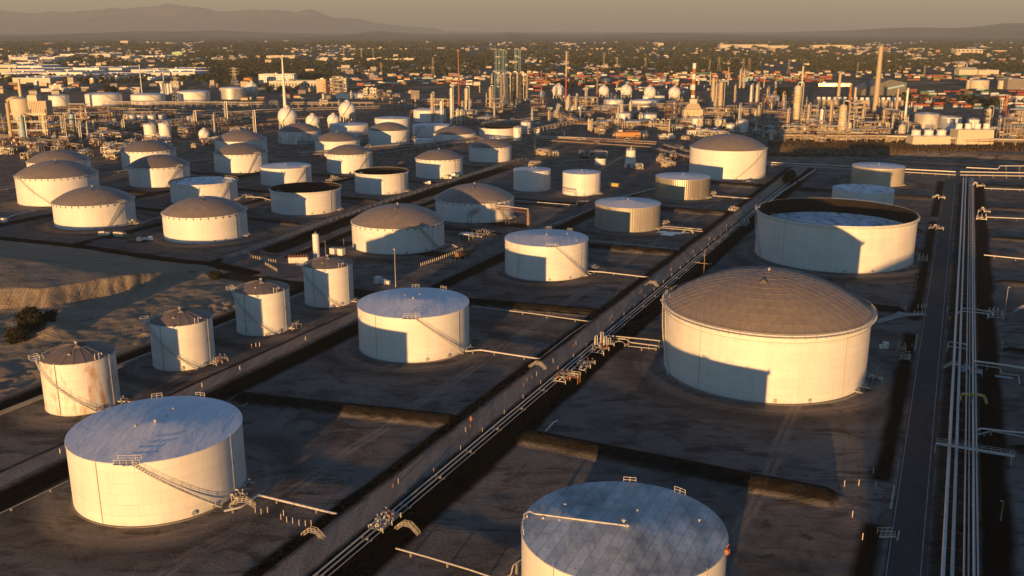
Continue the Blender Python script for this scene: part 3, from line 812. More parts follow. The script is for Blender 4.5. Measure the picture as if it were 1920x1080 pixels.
for k, X, Y, R, H, lab in (('M2', -118.4, 540.6, 19.7, 12.6, 'white open topped tank with a black inside, nearer one by the levee road'),
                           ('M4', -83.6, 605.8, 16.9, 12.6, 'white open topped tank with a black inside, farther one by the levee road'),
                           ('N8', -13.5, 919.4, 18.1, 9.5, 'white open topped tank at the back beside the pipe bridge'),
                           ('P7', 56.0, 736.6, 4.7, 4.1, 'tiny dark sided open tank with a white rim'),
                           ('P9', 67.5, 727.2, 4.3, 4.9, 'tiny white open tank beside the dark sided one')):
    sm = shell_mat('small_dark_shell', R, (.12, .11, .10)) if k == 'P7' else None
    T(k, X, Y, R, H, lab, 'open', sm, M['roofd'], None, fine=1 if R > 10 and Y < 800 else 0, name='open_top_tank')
T('L5', -186.8, 572.1, 19.5, 11.9, 'white tank with a patchy blue white floating roof near its rim', 'open', None, M['roofp'], (.66, .35), floatz=10.9, name='open_top_tank')
for k, X, Y, R, H, st, lab in (
    ('M1', -152.2, 637.9, 16.7, 11.6, (.7, .25), 'pale flat roofed tank behind the black topped open tank, stair on its lit side'),
    ('N3', -160.2, 942.9, 18.6, 10.2, (.86, .45), 'flat roofed white tank right of the big sphere at the back'),
    ('N5', -120.4, 967.5, 17.8, 14.0, None, 'flat roofed white tank with pinkish stains behind the back row domes'),
    ('N6', -78.7, 935.6, 18.4, 10.4, (-.5, -.88), 'flat roofed white tank with a dark stair on its shaded left side, back row'),
    ('N9', -78.0, 847.2, 8.9, 6.3, None, 'small low white tank before the back row domes'),
    ('P1', 13.0, 612.1, 12.1, 12.9, None, 'pale narrow white tank wholly in shadow, left of its sunlit twin'),
    ('P2', 43.9, 596.0, 12.0, 13.5, None, 'narrow white tank mostly sunlit, right of its shadowed twin')):
    T(k, X, Y, R, H, lab, 'flat', None, M['roofw2'], st, fine=1 if Y < 720 else 0)
# the flared white tower by the pipe racks
t = thing('flared_tank', 'white tank whose right side flares out to the ground, by the pipe racks', 'storage tank', (*at(1182, 313), 0), 0, 'storage tanks')
R0 = 10 * mpp(318)
mb = MB(); mb.lathe([(R0 * 1.22, -.2), (R0 * 1.02, R0 * 1.2), (R0 * .92, R0 * 2.4), (R0 * .9, R0 * 3.2)], 40); mb.build('shell', shell_mat('flared_shell', R0), t, True)
mb = MB(); mb.lathe([(R0 * .92, R0 * 3.2), (.05, R0 * 3.35)], 32); mb.build('roof', M['roofw2'], t, True)
mb = MB(); rail_run(mb, arc(R0 * .85, 0, 2 * PI, R0 * 3.22, 16), 1.2, 2, .08); mb.tube([(0, -R0 * .5, R0 * 3.2), (0, -R0 * .5, R0 * 4)], .3, 6); mb.build('roof_rail', M['galv'], t)
# foam pipe and fittings across the stained roof
mb = MB(); z = 14.5
q0, q1 = at(988, 967, z + .3), at(1173, 985, z + 1.2)
p0 = Vector((q0[0] - 19.8, q0[1] - 151.6, z)); p1 = Vector((q1[0] - 19.8, q1[1] - 151.6, z + 1.15))
mb.tube([p0 + Vector((-.4, -.3, -3)), p0 + Vector((-.4, -.3, .9)), p0 + Vector((.5, .1, 1.1)), p0 + Vector((1.5, .3, .55)), p1], .16, 8)
mb.tube([p1, p1 + Vector((.3, -.5, .2)), p1 + Vector((.3, -.5, .6))], .2, 8)
for i in range(6): q_ = p0 + (p1 - p0) * (i / 6); mb.box((q_.x, q_.y, z + .3), (.3, .5, .6))
mb.build('foam_pipe', M['pipew'], tG, True)
rails(tG, 18.1, 14.5, (frG(-.93) - .35, frG(-.93) - .2), 3.0)
mb = MB()
for f, dz in ((.95, .2), (.97, -.3)):
    mb = MB(); a = frG(f); c = (18.4 * math.cos(a), 18.4 * math.sin(a), 14.4 + dz); mb.box(c, (.6, .6, .9), a)
    mb.tube([(c[0], c[1], c[2] + .4), (c[0], c[1], c[2] + 1.3)], .08, 6); mb.build('foam_chamber', M['rustl'], tG)

# unseen tank added behind the camera so its shadow covers the right-hand road
X_, Y_ = xy(52, -55)
T('Z', X_, Y_, 32.0, 20.0, 'large domed tank standing behind the photographer beside the asphalt road', 'dome', None, M['dome'], None, fine=0, name='domed_storage_tank')
# ------------------------------------------------------------------ pipes and small works among the tanks
def rel(pts, o): return [tuple(Vector(p) - Vector(o)) for p in pts]
def smooth_corner(pts, r=.8):
    out = [Vector(pts[0])]
    for i in range(1, len(pts) - 1):
        p, a, b = Vector(pts[i]), Vector(pts[i - 1]), Vector(pts[i + 1])
        d0 = min(r, (a - p).length * .4); d1 = min(r, (b - p).length * .4)
        q0 = p + (a - p).normalized() * d0; q1 = p + (b - p).normalized() * d1
        out += [q0, q0 * .25 + p * .5 + q1 * .25, q1]
    return out + [Vector(pts[-1])]
SUP_ME = {}
def pipeline(label, pts, r=.25, mat='pipe', sup=8.0, group='pipes across the tank pads', n=8, name='pipeline', maxsup=60):
    """One run of pipe; its concrete or steel supports are parts."""
    o = pts[0]; mb = MB(); mb.tube([p for p in smooth_corner(rel(pts, o), max(.5, r * 3))], r, n)
    ob = mb.build(name, M[mat], None, True, loc=o); tag(ob, label, 'pipe', group)
    if sup:
        c = 0
        for p, q in zip(pts[:-1], pts[1:]):
            p, q = Vector(p), Vector(q); L = (q - p).length; h = (q - p); 
            if abs(h.z) > .5 * L: continue
            k = max(1, int(L / sup)); an = math.atan2(h.y, h.x)
            for i in range(k):
                m = p + h * ((i + .5) / k); g = hz(m.x, m.y) - .2; top = m.z - r
                if top - g < .12 or c >= maxsup: continue
                c += 1; s = MB(); hh = top - g
                s.box((0, 0, -hh / 2), (.35, max(.5, r * 2.6), hh)); s.box((0, 0, .05), (.4, r * 3.2, .1))
                so_ = s.build('pipe_support', M['concd'], ob); so_.location = (m.x - o[0], m.y - o[1], top - o[2]); so_.rotation_euler.z = an
    return ob
def px(l, z): return [(*at(x, y, z), z) for x, y in l]
# pipe shelf along the main road
for a_, r_, m_, l_ in ((-99.7, .19, 'pipew', 'long pale pipe nearest the gravel road, running its whole length'), (-98.5, .19, 'alu', 'long pale pipe on the outer edge of the shelf beside the gravel road'), (-97.6, .12, 'galv', 'thin pipe lying on the dark bank below the two long road pipes')):
    pipeline(l_, [(*xy(a_, b), 1.75 if r_ > .15 else 1.35) for b in (75, 240, 243, 300, 303, 470, 724)], r_, m_, 14, 'pipes beside the gravel road', maxsup=44)
RIGHT = [(6.5, .40, 'pipew', 1.3, 'thick white pipe nearest the asphalt road on the right'), (8.1, .38, 'alu', 1.1, 'thick grey pipe next to the white one beside the asphalt road'),
         (10.1, .20, 'alu', 1.2, 'first of the thin pipes in the pipeway beside the asphalt road'), (10.9, .17, 'pipe', 1.2, 'second of the thin pipes in the pipeway beside the asphalt road'),
         (11.8, .26, 'pipew', 1.4, 'pale medium pipe near the outer edge of the right pipeway'), (12.5, .20, 'galv', 1.4, 'outermost pipe of the right pipeway, above the dark slope')]
for a_, r_, m_, z_, l_ in RIGHT:
    pipeline(l_, [(*xy(a_, b), z_) for b in (55, 300, 480, 722)], r_, m_, 0, 'pipes of the right pipeway')
t = thing('pipe_rack', 'low rack of steel sleepers carrying the pipeway beside the asphalt road', 'pipe rack', (*xy(9.5, 60), 0), GRID)
sl_ = MB(); sl_.box((0, 0, .45), (7.6, .25, .25)); sl_.box((-3.2, 0, .1), (.3, .3, .7)); sl_.box((3.2, 0, .1), (.3, .3, .7)); sl_.box((0, 0, .1), (.3, .3, .7))
s0 = sl_.build('sleeper', M['rust'], t)
for i in range(1, 92):
    s_o = s0.copy(); COL.objects.link(s_o); s_o.parent = t; s_o.location = (0, i * 7.2, 0)
# pipes that cross the pads
PP = [
 ('sunlit pipe from the rim of the big flat tank to the gravel road bank', px([(420, 958), (452, 951), (484, 928), (632, 964)], .9), .26, 'pipew'),
 ('sunlit pipe from the middle flat tank across its pad to the road bank', px([(872, 659), (900, 656), (1012, 673)], .9), .25, 'pipew'),
 ('pipe along the foot of the road bank beside the middle flat tank', px([(1012, 673), (1070, 627), (1140, 582)], .9), .2, 'pipe'),
 ('long pipe along the low bank between the second and third flat tanks', px([(884, 574), (1000, 588), (1106, 603)], .9), .2, 'pipe'),
 ('sunlit pipe from the tank with the thin stair to the road bank', px([(1098, 508), (1130, 510), (1216, 520)], .9), .24, 'pipew'),
 ('pipe along the bank foot beside the tank with the thin stair', px([(1216, 522), (1178, 552), (1134, 586)], .9), .18, 'pipe'),
 ('long pale pipe on the bank behind the tank with the thin stair', px([(1104, 450), (1190, 459), (1274, 468)], .9), .22, 'pipe'),
 ('upper pipe from the grey ribbed tank to the road', px([(1242, 424), (1316, 430)], .9), .22, 'pipew'),
 ('lower pipe from the grey ribbed tank to the road', px([(1242, 427), (1318, 434)], .9), .2, 'pipe'),
 ('pipe from the shiny ribbed tank to the road', px([(1336, 367), (1414, 373)], .9), .24, 'pipew'),
 ('long sunlit pipe along the foot of the pad before the stained roof tank', px([(742, 1028), (800, 1044), (880, 1068), (945, 1090)], .9), .18, 'pipe'),
 ('bent riser pipe at the foot of the stained roof tank', px([(940, 1084), (958, 1079)], .9) + px([(962, 1060), (976, 1050)], 2.4), .16, 'pipe'),
 ('pipe on stubby posts along the near left pad edge', px([(-20, 972), (60, 934), (128, 901)], .7), .1, 'galv'),
 ('pale pipe along the foot of the bank behind the big flat tank', px([(455, 762), (484, 743), (560, 756), (632, 772)], .6), .1, 'galv'),
 ('short white pipe stub on the dark bare pad', px([(1023, 808), (1038, 792), (1046, 788)], .7), .2, 'pipew'),
 ('first pipe across the bank to the huge domed tank', px([(1138, 636), (1139, 629), (1220, 637), (1253, 641)], 2.4), .2, 'pipe'),
 ('second pipe across the bank to the huge domed tank', px([(1147, 634), (1174, 636), (1182, 642), (1253, 651)], 1.6), .2, 'pipe'),
 ('thin lower pipe across the bank to the huge domed tank', px([(1145, 639), (1166, 640), (1178, 649), (1229, 654), (1231, 648), (1250, 650)], 1.1), .12, 'galv'),
 ('pale pipe from the open topped black tank toward the domes', px([(507, 375), (489, 370), (462, 369)], 1.5), .25, 'pipew'),
 ('long pipe from the nearest dome to the next one', px([(305, 405), (270, 416), (225, 424)], 1.0), .25, 'pipe'),
 ('pale pipe in front of the wide shadowed dome', px([(834, 457), (850, 459), (857, 463)], .8), .25, 'pipew'),
 ('pipe along the foot of the shadowed twin tank', px([(962, 375), (1020, 380), (1082, 385)], .9), .2, 'pipew'),
 ('cranked pipe by the sunlit twin tank', px([(1082, 384), (1082, 377), (1104, 377)], 1.8), .18, 'pipe'),
 ('sunlit pipe along the ditch at the far left', px([(-10, 418), (30, 402), (75, 391)], 1.0), .3, 'pipew'),
 ('pipe beside the link road at the upper left', px([(182, 327), (235, 319), (400, 297)], 1.5), .25, 'pipe'),
 ('pipe from the domed tank with the slanted stair', px([(-5, 357), (30, 351)], 1.0), .3, 'pipe'),
 ('pipe branch leaving the right pipeway to the pad with the pump', px([(1804, 578), (1830, 580), (1860, 585), (1861, 592)], 1.6), .2, 'pipew'),
 ('second branch pipe leaving the right pipeway to the pump', px([(1796, 588), (1800, 583), (1852, 588), (1853, 596)], 1.3), .22, 'pipew'),
 ('long pale branch pipe leaving the right pipeway across its pad', px([(1826, 677), (1880, 684), (1925, 691)], 1.8), .3, 'pipew'),
 ('bent pipe end beside the long branch pipe', px([(1828, 683), (1875, 690), (1878, 700), (1910, 704), (1912, 720)], 1.3), .16, 'pipe'),
 ('capped pipe lying on the shaded right pad', px([(1866, 705), (1900, 709)], .6), .28, 'teal'),
 ('near branch pipe leaving the right pipeway', px([(1834, 806), (1838, 803), (1880, 808), (1925, 812)], 1.5), .22, 'pipew'),
 ('second near branch pipe leaving the right pipeway', px([(1832, 815), (1860, 808), (1925, 820)], .9), .18, 'pipe'),
 ('thick ochre pipe loop arching over the right pipeway', px([(1800, 750)], 1.0) + px([(1801, 738), (1846, 741)], 2.8) + px([(1850, 757)], .6), .38, 'yellow'),
 ('pale double pipe running right from the far pipeway', px([(1845, 478), (1925, 486)], 1.2), .25, 'pipew'),
 ('pipe crossing the far right pad', px([(1850, 407), (1925, 410)], 1.0), .25, 'pipew'),
 ('pipe crossing the farthest right pad', px([(1846, 353), (1925, 356)], 1.2), .25, 'pipew'),
 ('upper long pipe of the cross run before the channel', px([(1436, 304), (1600, 312), (1792, 322)], 2.2), .4, 'pipew'),
 ('lower long pipe of the cross run before the channel', px([(1436, 308), (1600, 317), (1792, 328)], 1.6), .34, 'pipe'),
 ('upper pipe continuing the cross run to the right edge', px([(1800, 322), (1925, 324)], 2.4), .42, 'pipew'),
 ('lower pipe continuing the cross run to the right edge', px([(1800, 328), (1925, 330)], 2.0), .4, 'pipe'),
 ('stepped pipe above the cross run near the right edge', px([(1812, 314), (1872, 317)], 2.5) + px([(1874, 311), (1925, 311)], 4.5), .34, 'pipew'),
 ('long straight pipe down the levee from the distant gate', px([(1530, 317), (1468, 358), (1430, 388)], 2.2), .35, 'pipew'),
 ('pipe along the bank foot left of the grey ribbed tank', px([(1294, 325), (1229, 353), (1160, 371)], 1.0), .32, 'pipew'),
 ('pale pipe on the bank near the shiny ribbed tank', px([(1160, 369), (1080, 405), (1010, 430), (960, 452)], 1.0), .2, 'galv'),
]
for l_, pts, r_, m_ in PP: pipeline(l_, pts, r_, m_, 8)

# ---- marker posts
def proto(name, label, cat, parts, group=None):
    t = thing(name, label, cat, (0, 0, -50), 0, group)
    for pn, mb, m in parts: mb.build(pn, M[m] if isinstance(m, str) else m, t, True)
    return t
def post_proto(name, label, h, r, m, cat='post', group=None, capm=None):
    mb = MB(); mb.tube([(0, 0, -.2), (0, 0, h)], r, 8)
    c = MB(); c.lathe([(r * 1.15, 0), (r * 1.1, .12), (.01, .2)], 8, (0, 0, h - .02))
    return proto(name, label, cat, [('shaft', mb, m), ('cap', c, capm or m)], group)
USED = set()
def put(pt, x, y, rz=0.0, label=None, scale=None, z=None):
    z = hz(x, y) if z is None else z
    if pt.name in USED:
        return copy_tree(pt, (x, y, z), rz, label, None, scale)
    USED.add(pt.name); pt.location = (x, y, z); pt.rotation_euler.z = rz
    if label: pt['label'] = label
    if scale: pt.scale = scale
    return pt
pL = post_proto('marker_post', 'pale marker post on the left edge of the gravel road', 1.3, .085, 'tan', group='marker posts along the left edge of the gravel road')
pLs = post_proto('marker_post', 'short rusty capped post on the left edge of the gravel road', 1.0, .15, 'rust', group='rusty capped posts along the left edge of the gravel road')
for x, y in [(747, 905), (873, 808), (988, 716), (1006, 703), (1037, 678), (1080, 645), (1147, 596), (1203, 546), (1230, 529), (1258, 506), (1300, 472), (1362, 424), (1330, 448)]:
    X, Y = at(x, y, 1.5); put(pL, X, Y)
for x, y in [(737, 912), (982, 722), (998, 708), (1076, 648), (1144, 599), (1200, 549), (1226, 532), (1296, 475), (882, 800)]:
    X, Y = at(x, y, 1.5); put(pLs, X, Y)
pR = post_proto('marker_post', 'thin pale marker post between the gravel road and the pipes', 1.15, .075, 'tan', group='marker posts along the right edge of the gravel road')
for i in range(38):
    b = 162 + i * 12.5 + R_.uniform(-.6, .6); X, Y = xy(-101.3, b); put(pR, X, Y)
pT = post_proto('marker_post', 'small pale marker post beside the road of the small tanks', 1.2, .12, 'cream', group='marker posts by the small tank road')
for x, y in [(113, 850), (379, 726), (450, 694), (573, 638), (480, 650), (487, 649), (472, 652)]: X, Y = at(x, y); put(pT, X, Y)
pB = post_proto('bollard', 'pale bollard in the row guarding the paved bend', 1.2, .14, 'cream', 'bollard', 'bollards at the paved bend')
for i in range(15): X, Y = at(458 + i * 4.2, 480 + i * .9); put(pB, X, Y)
for i in range(8): X, Y = at(498 + i * 3.0, 497 + i * 1.7); put(pB, X, Y)
pC = post_proto('bollard', 'pale bollard in the curved row by the wide low dome', 1.3, .13, 'cream', 'bollard', 'bollards by the wide low dome')
for i in range(22): X, Y = at(789 + i * 3.7, 499 - i * 1.15 - .012 * i * i); put(pC, X, Y)
pD = post_proto('bollard', 'thick yellowish bollard near the dark red crates', 2.2, .2, 'yellow', 'bollard', 'thick bollards near the dark red crates')
for x, y in [(845, 496), (854, 493), (862, 490), (873, 483)]: X, Y = at(x, y); put(pD, X, Y)
pE = post_proto('bollard', 'sunlit bollard beside the ramp onto the asphalt road', 1.6, .15, 'cream', 'bollard', 'bollards at the ramp onto the asphalt road')
for x, y in [(1721, 578), (1728, 578), (1733, 577), (1737, 577), (1714, 591), (1721, 591), (1728, 591), (1734, 591), (1776, 585), (1697, 585)]: X, Y = at(x, y); put(pE, X, Y)
pF = post_proto('marker_post', 'thin post on the pad of the big flat tank', 1.2, .07, 'cream', group='thin posts on the big flat tank pad')
for x, y in [(479, 962), (490, 965), (502, 962), (527, 975), (532, 968), (538, 980), (549, 982), (561, 986), (573, 988), (584, 990)]: X, Y = at(x, y); put(pF, X, Y)
pG = post_proto('marker_post', 'slim post at the track gap through the bank', 1.4, .09, 'cream', group='slim posts at the track gap through the bank')
for x, y in [(1637, 888), (1642, 914), (1610, 911), (1598, 970), (1617, 1012), (1583, 913)]: X, Y = at(x, y); put(pG, X, Y)
pH = post_proto('marker_post', 'low pale post along the link levee road', 0.9, .09, 'tan', group='pale posts along the link levee road')
for i in range(58):
    f = i / 57; seg = f * (len(LINKROAD) - 1); k = min(int(seg), len(LINKROAD) - 2); p = Vector((*LINKROAD[k], 0)).lerp(Vector((*LINKROAD[k + 1], 0)), seg - k)
    d = (Vector((*LINKROAD[k + 1], 0)) - Vector((*LINKROAD[k], 0))).normalized(); put(pH, p.x + d.y * 2.9, p.y - d.x * 2.9)

# ---- lamp posts
def lamp_proto(name, label, h, arm):
    mb = MB(); mb.tube([(0, 0, -.2), (0, 0, h)], .14, 8, True, .08)
    b = MB(); b.cyl((0, 0, -.2), .3, .6, 8)
    ar = MB(); ar.tube([(-arm if arm > 1 else 0, 0, h - .3), (0, 0, h), (arm, 0, h - .1)], .07, 6)
    hd = MB(); hd.box((arm, 0, h - .18), (.9, .4, .22)); hd.box((arm, 0, h - .31), (.7, .3, .06))
    t = proto(name, label, 'lamp post', [('pole', mb, 'galv'), ('base', b, 'conc'), ('arm', ar, 'galv'), ('lamp_head', hd, 'cream')], 'lamp posts in the tank farm')
    return t
lp = lamp_proto('lamp_post', 'tall slim lamp post', 12.5, .7)
for x, y, ty, l_ in [(742, 538, 467, 'tall slim lamp post on the paved yard left of the second flat tank'), (1883, 592, 536, 'lamp post on the shaded pad by the pump at the right edge'), (1875, 680, 641, 'small lamp post on the dark slope beside the right pipeway'),
                     (1876, 977, 938, 'lamp post on the dark slope at the lower right'), (611, 482, 452, 'lamp post beside the tall white vessel'), (645, 466, 448, 'lamp post left of the wide low dome'), (1528, 316, 297, 'lamp post at the far gate where the pipes meet'),
                     (1717, 545, 517, 'lamp post on the left verge of the asphalt road'), (190, 355, 336, 'lamp post before the half shadowed dome'), (1003, 283, 264, 'lamp post at the left end of the pipe bridge run'), (1058, 262, 247, 'lamp post in the yard before the orange building'), (1123, 262, 248, 'second lamp post in the yard before the orange building')]:
    X, Y = at(x, y); H = (y - ty) * mpp(y) * 1.03; put(lp, X, Y, R_.uniform(0, 6), l_, (min(1, max(.6, H / 12.5)),) * 2 + (H / 12.5,))
# power pole with cross arm
X, Y = at(1319, 522); t = thing('utility_pole', 'wooden pole with one cross arm beside the gravel road pipes', 'pole', (X, Y, hz(X, Y)), GRID)
mb = MB(); mb.tube([(0, 0, -.2), (0, 0, 12.5)], .17, 8, True, .11); mb.build('pole', M['wood'], t, True)
mb = MB(); mb.box((0, 0, 6.3), (6.4, .2, .22)); mb.build('cross_arm', M['wood'], t)
for xx in (-3.0, -2.2, 2.2, 3.0):
    mb = MB(); mb.lathe([(.1, 0), (.14, .1), (.08, .2), (.12, .3), (.02, .38)], 8, (xx, 0, 6.4)); mb.build('insulator', M['cream'], t, True)
# ---- stiles over the pipes: stairs up, deck, stairs down, hand rails
def stile_proto(label):
    t = thing('crossover_stair', label, 'stair', (0, 0, -50), 0, 'crossover stairs')
    d = MB(); d.box((0, 0, 1.9), (2.2, 1.1, .1)); d.build('deck', M['galv'], t)
    for s in (-1, 1):
        f = MB()
        for i in range(8): f.box((s * (1.25 + i * .28), 0, 1.75 - i * .24), (.3, 1.0, .06))
        for y in (-.52, .52): f.tube([(s * 1.1, y, 1.85), (s * 3.4, y, -.1)], .07, 4)
        f.build('stair_flight', M['galv'], t)
    for y in (-.55, .55):
        r = MB(); pts = [(-3.4, y, 0), (-1.1, y, 1.95), (1.1, y, 1.95), (3.4, y, 0)]
        for z in (1.05, .55): r.tube([(p[0], p[1], p[2] + z) for p in pts], .05, 4)
        for p in pts + [(-2.2, y, 1.0), (2.2, y, 1.0), (0, y, 1.95)]: r.tube([p, (p[0], p[1], p[2] + 1.05)], .05, 4)
        r.build('hand_rail', M['cream'], t)
    return t
sp = stile_proto('crossover stair')
for x, y, z, l_, rz in [(588, 1010, .4, 'crossover stair with hand rails over the bank below the big flat tank', GRID), (764, 998, .6, 'crossover stair with arched hand rails over the dark bank before the stained roof tank', GRID), (1008, 692, .8, 'crossover stair over the bank right of the middle flat tank', GRID),
                        (1222, 538, .8, 'crossover stair over the bank beside the tank with the thin stair', GRID), (1788, 692, 0, 'yellowish crossover stair from the asphalt road over the pipes', GRID), (1290, 437, .8, 'crossover stair by the pipes of the grey ribbed tank', GRID), (455, 952, 0, 'stair platform over the outlet pipe of the big flat tank', GRID + .5)]:
    X, Y = at(x, y, z); put(sp, X, Y, rz, l_, (.8, .8, .8), z=z)
# footbridge over the whole right pipeway
X, Y = xy(12.0, 238); t = thing('footbridge', 'long grey footbridge with rails crossing the right pipeway', 'footbridge', (X, Y, 0), GRID)
mb = MB(); mb.box((0, 0, 2.3), (17, 1.3, .14)); mb.box((-8.6, 0, 1.2), (.2, 1.2, 2.2)); mb.box((8.0, 0, .4), (.2, 1.2, 4.0)); mb.build('deck', M['galv'], t)
for y in (-.6, .6):
    mb = MB(); rail_run(mb, [(-8.5 + i * 1.0, y, 2.37) for i in range(18)], 1.1, 1.9, .05); mb.build('hand_rail', M['galv'], t)
# ---- valve stations
def valve_station(name, label, X, Y, rz, seed, n=3, L=9, W=4, tall=2.6, group='valve stations'):
    rr = random.Random(seed); t = thing(name, label, 'valve station', (X, Y, hz(X, Y)), rz, group)
    for i in range(n):
        y = W * (i / max(1, n - 1) - .5); z = rr.uniform(.7, 1.2); x0 = rr.uniform(-.1, .1) * L; r = rr.uniform(.17, .28); up = rr.uniform(.5, 1) * tall
        mb = MB(); mb.tube(smooth_corner([(-L / 2, y, z), (x0, y, z), (x0, y, z + up), (x0 + L * .2, y, z + up), (x0 + L * .2, y, z), (L / 2, y, z)], .5), r, 8)
        po = mb.build('pipe', M['pipew' if i % 2 else 'pipe'], t, True)
        for k in range(2):
            x = rr.uniform(-L / 2 + .6, x0 - .6) if k else rr.uniform(x0 + L * .25, L / 2 - .4)
            v = MB(); v.tube([(x - .45, y, z), (x - .3, y, z)], r * 1.9, 10); v.tube([(x + .3, y, z), (x + .45, y, z)], r * 1.9, 10); v.sphere((x, y, z), r * 1.6, 10)
            v.tube([(x, y, z), (x, y, z + 1.2)], .07, 6); v.tube([(x, y, z + 1.15), (x, y, z + 1.22)], .35, 12); v.build('valve', M['rustl' if rr.random() < .35 else 'grey'], t, True)
    for i in range(3):
        mb = MB(); x = -L / 2 + L * i / 2
        for y in (-W / 2 - .5, W / 2 + .5): mb.box((x, y, .5), (.2, .2, 1.3))
        mb.box((x, 0, .5), (.22, W + 1, .2)); mb.build('support_frame', M['galv'], t)
    return t
VS = [(1128, 652, 1.5, 'tall pipe bends and valve platform on the road shelf beside the huge domed tank', 4, 10, 4.0, 4.2), (1095, 684, 1.5, 'valve cluster with bright pipe bends below the tall pipe bends', 3, 8, 3.2, 1.2), (1058, 708, 1.5, 'low ladder like valve manifold on the road shelf', 3, 7, 2.6, .6),
      (1256, 556, 1.5, 'valve cluster at the upper rim side of the huge domed tank', 3, 9, 3.5, 2.6), (722, 978, 1.5, 'valve cluster on the road shelf by the nearest crossover stair', 3, 7, 2.4, 1.0), (1395, 420, 1.5, 'valve cluster at the left rim of the largest open tank', 3, 9, 3.2, 1.8),
      (1820, 700, 0, 'rust marked valve cluster on the right pipeway', 3, 6, 2.2, 1.2), (1697, 672, 0, 'small pump skid with grey motors beside the huge domed tank', 3, 4, 2.0, 1.0), (1690, 655, 0, 'rusty valve pair in the dark hollow left of the asphalt road', 2, 3, 1.6, 1.2),
      (1730, 487, 0, 'valve cluster at the right foot of the largest open tank', 3, 8, 3.0, 1.4), (1755, 430, 0, 'valve bends in the dark verge near the far asphalt road', 3, 7, 3.0, 1.6), (1760, 372, 0, 'valve bends in the dark verge at the far end of the asphalt road', 2, 7, 3.0, 1.6),
      (1832, 350, 0, 'valve frame at the upper end of the right pipeway', 3, 9, 4.0, 2.2), (1840, 410, 0, 'valve frame beside the right pipeway, middle of three', 3, 9, 4.0, 2.2), (1845, 398, 0, 'pipe manifold stepping off the right pipeway', 3, 6, 3.0, 2.0),
      (1866, 592, 0, 'pump and motor on a slab at the right edge', 4, 8, 4.0, 1.6), (443, 935, 0, 'outlet valves at the foot of the big flat tank', 2, 4, 1.8, 1.0), (868, 652, 0, 'outlet valves at the foot of the middle flat tank', 3, 4, 1.8, 1.2), (1110, 504, 0, 'outlet valves at the foot of the tank with the thin stair', 3, 5, 2.4, 1.2),
      (1245, 420, 0, 'outlet valves at the foot of the grey ribbed tank', 4, 6, 3, 1.2), (1335, 365, 0, 'outlet valves at the foot of the shiny ribbed tank', 3, 6, 3, 1.2), (1637, 712, 0, 'outlet pipe bend at the right foot of the huge domed tank', 2, 5, 1.6, .8),
      (240, 767, 0, 'outlet valves of the rust streaked small tank', 2, 4, 1.6, .8), (410, 680, 0, 'outlet valves of the second small tank', 3, 5, 2, .8), (550, 615, 0, 'outlet valves of the third small tank', 3, 5, 2, .8),
      (455, 372, 0, 'pipe manifold between the nearest dome and the black topped tank', 4, 12, 5, 2.0), (250, 421, 0, 'pipe manifold at the right foot of the second dome', 4, 10, 4, 1.4), (625, 338, 0, 'white pipe loop behind the black topped tank', 3, 10, 4, 2.6), (900, 440, 0, 'pump skids in the yard between the two wide domes', 5, 14, 8, 1.6),
      (1405, 345, 0, 'pipe ends in front of the tall brown domed tank', 3, 10, 5, 1.4), (1375, 392, 1.5, 'valve row on the far stretch of the gravel road', 3, 9, 3, 1.0)]
for i, (x, y, z, l_, n, L, W, tl) in enumerate(VS):
    X, Y = at(x, y, z); valve_station('valve_station', l_, X, Y, GRID + PI / 2 + (0 if z else R_.choice((0, PI / 2))), i, n, L, W, tl)
# platform beside the manifold
X, Y = at(1076, 706, 2.0); t = thing('service_platform', 'small railed steel platform on the dark bank beside the road pipes', 'platform', (X, Y, .6), GRID)
mb = MB(); mb.box((0, 0, 1.4), (3.4, 2.0, .1)); [mb.box((sx * 1.6, sy * .9, .3), (.15, .15, 2.4)) for sx in (-1, 1) for sy in (-1, 1)]; mb.build('deck', M['rustl'], t)
mb = MB(); rail_run(mb, [(-1.7, -1, 1.45), (1.7, -1, 1.45), (1.7, 1, 1.45), (-1.7, 1, 1.45), (-1.7, -1, 1.45)], 1.2, .8, .06); mb.build('hand_rail', M['cream'], t)
# goal post pipe frame by the asphalt road
X, Y = at(1776, 658); t = thing('goal_post_pipe', 'goal post shaped pale pipe frame at the edge of the asphalt road', 'pipe', (X, Y, 0), GRID)
mb = MB(); mb.tube(smooth_corner([(0, 0, 0), (0, 0, 3.2), (5.4, 0, 3.0), (5.4, 0, .9)], .4), .14, 8); mb.build('pipe', M['pipew'], t, True)
mb = MB(); mb.tube([(0, 0, 1.6), (5.0, 0, 1.5)], .12, 8); mb.build('cross_pipe', M['pipew'], t, True)
# concrete wall behind the small tanks
w0, w1 = 70.0, 322.0
t = thing('boundary_wall', 'long low concrete wall behind the row of small cone roofed tanks', 'wall', (*xy(-224.8, w0), 0), GRID); t['kind'] = 'thing'
mb = MB(); mb.box((0, (w1 - w0) / 2, -1.2), (.5, w1 - w0, 4.2)); mb.build('wall_body', M['conc'], t)
mb = MB(); mb.box((0, (w1 - w0) / 2, .98), (.8, w1 - w0, .16)); mb.build('coping', M['conc'], t)
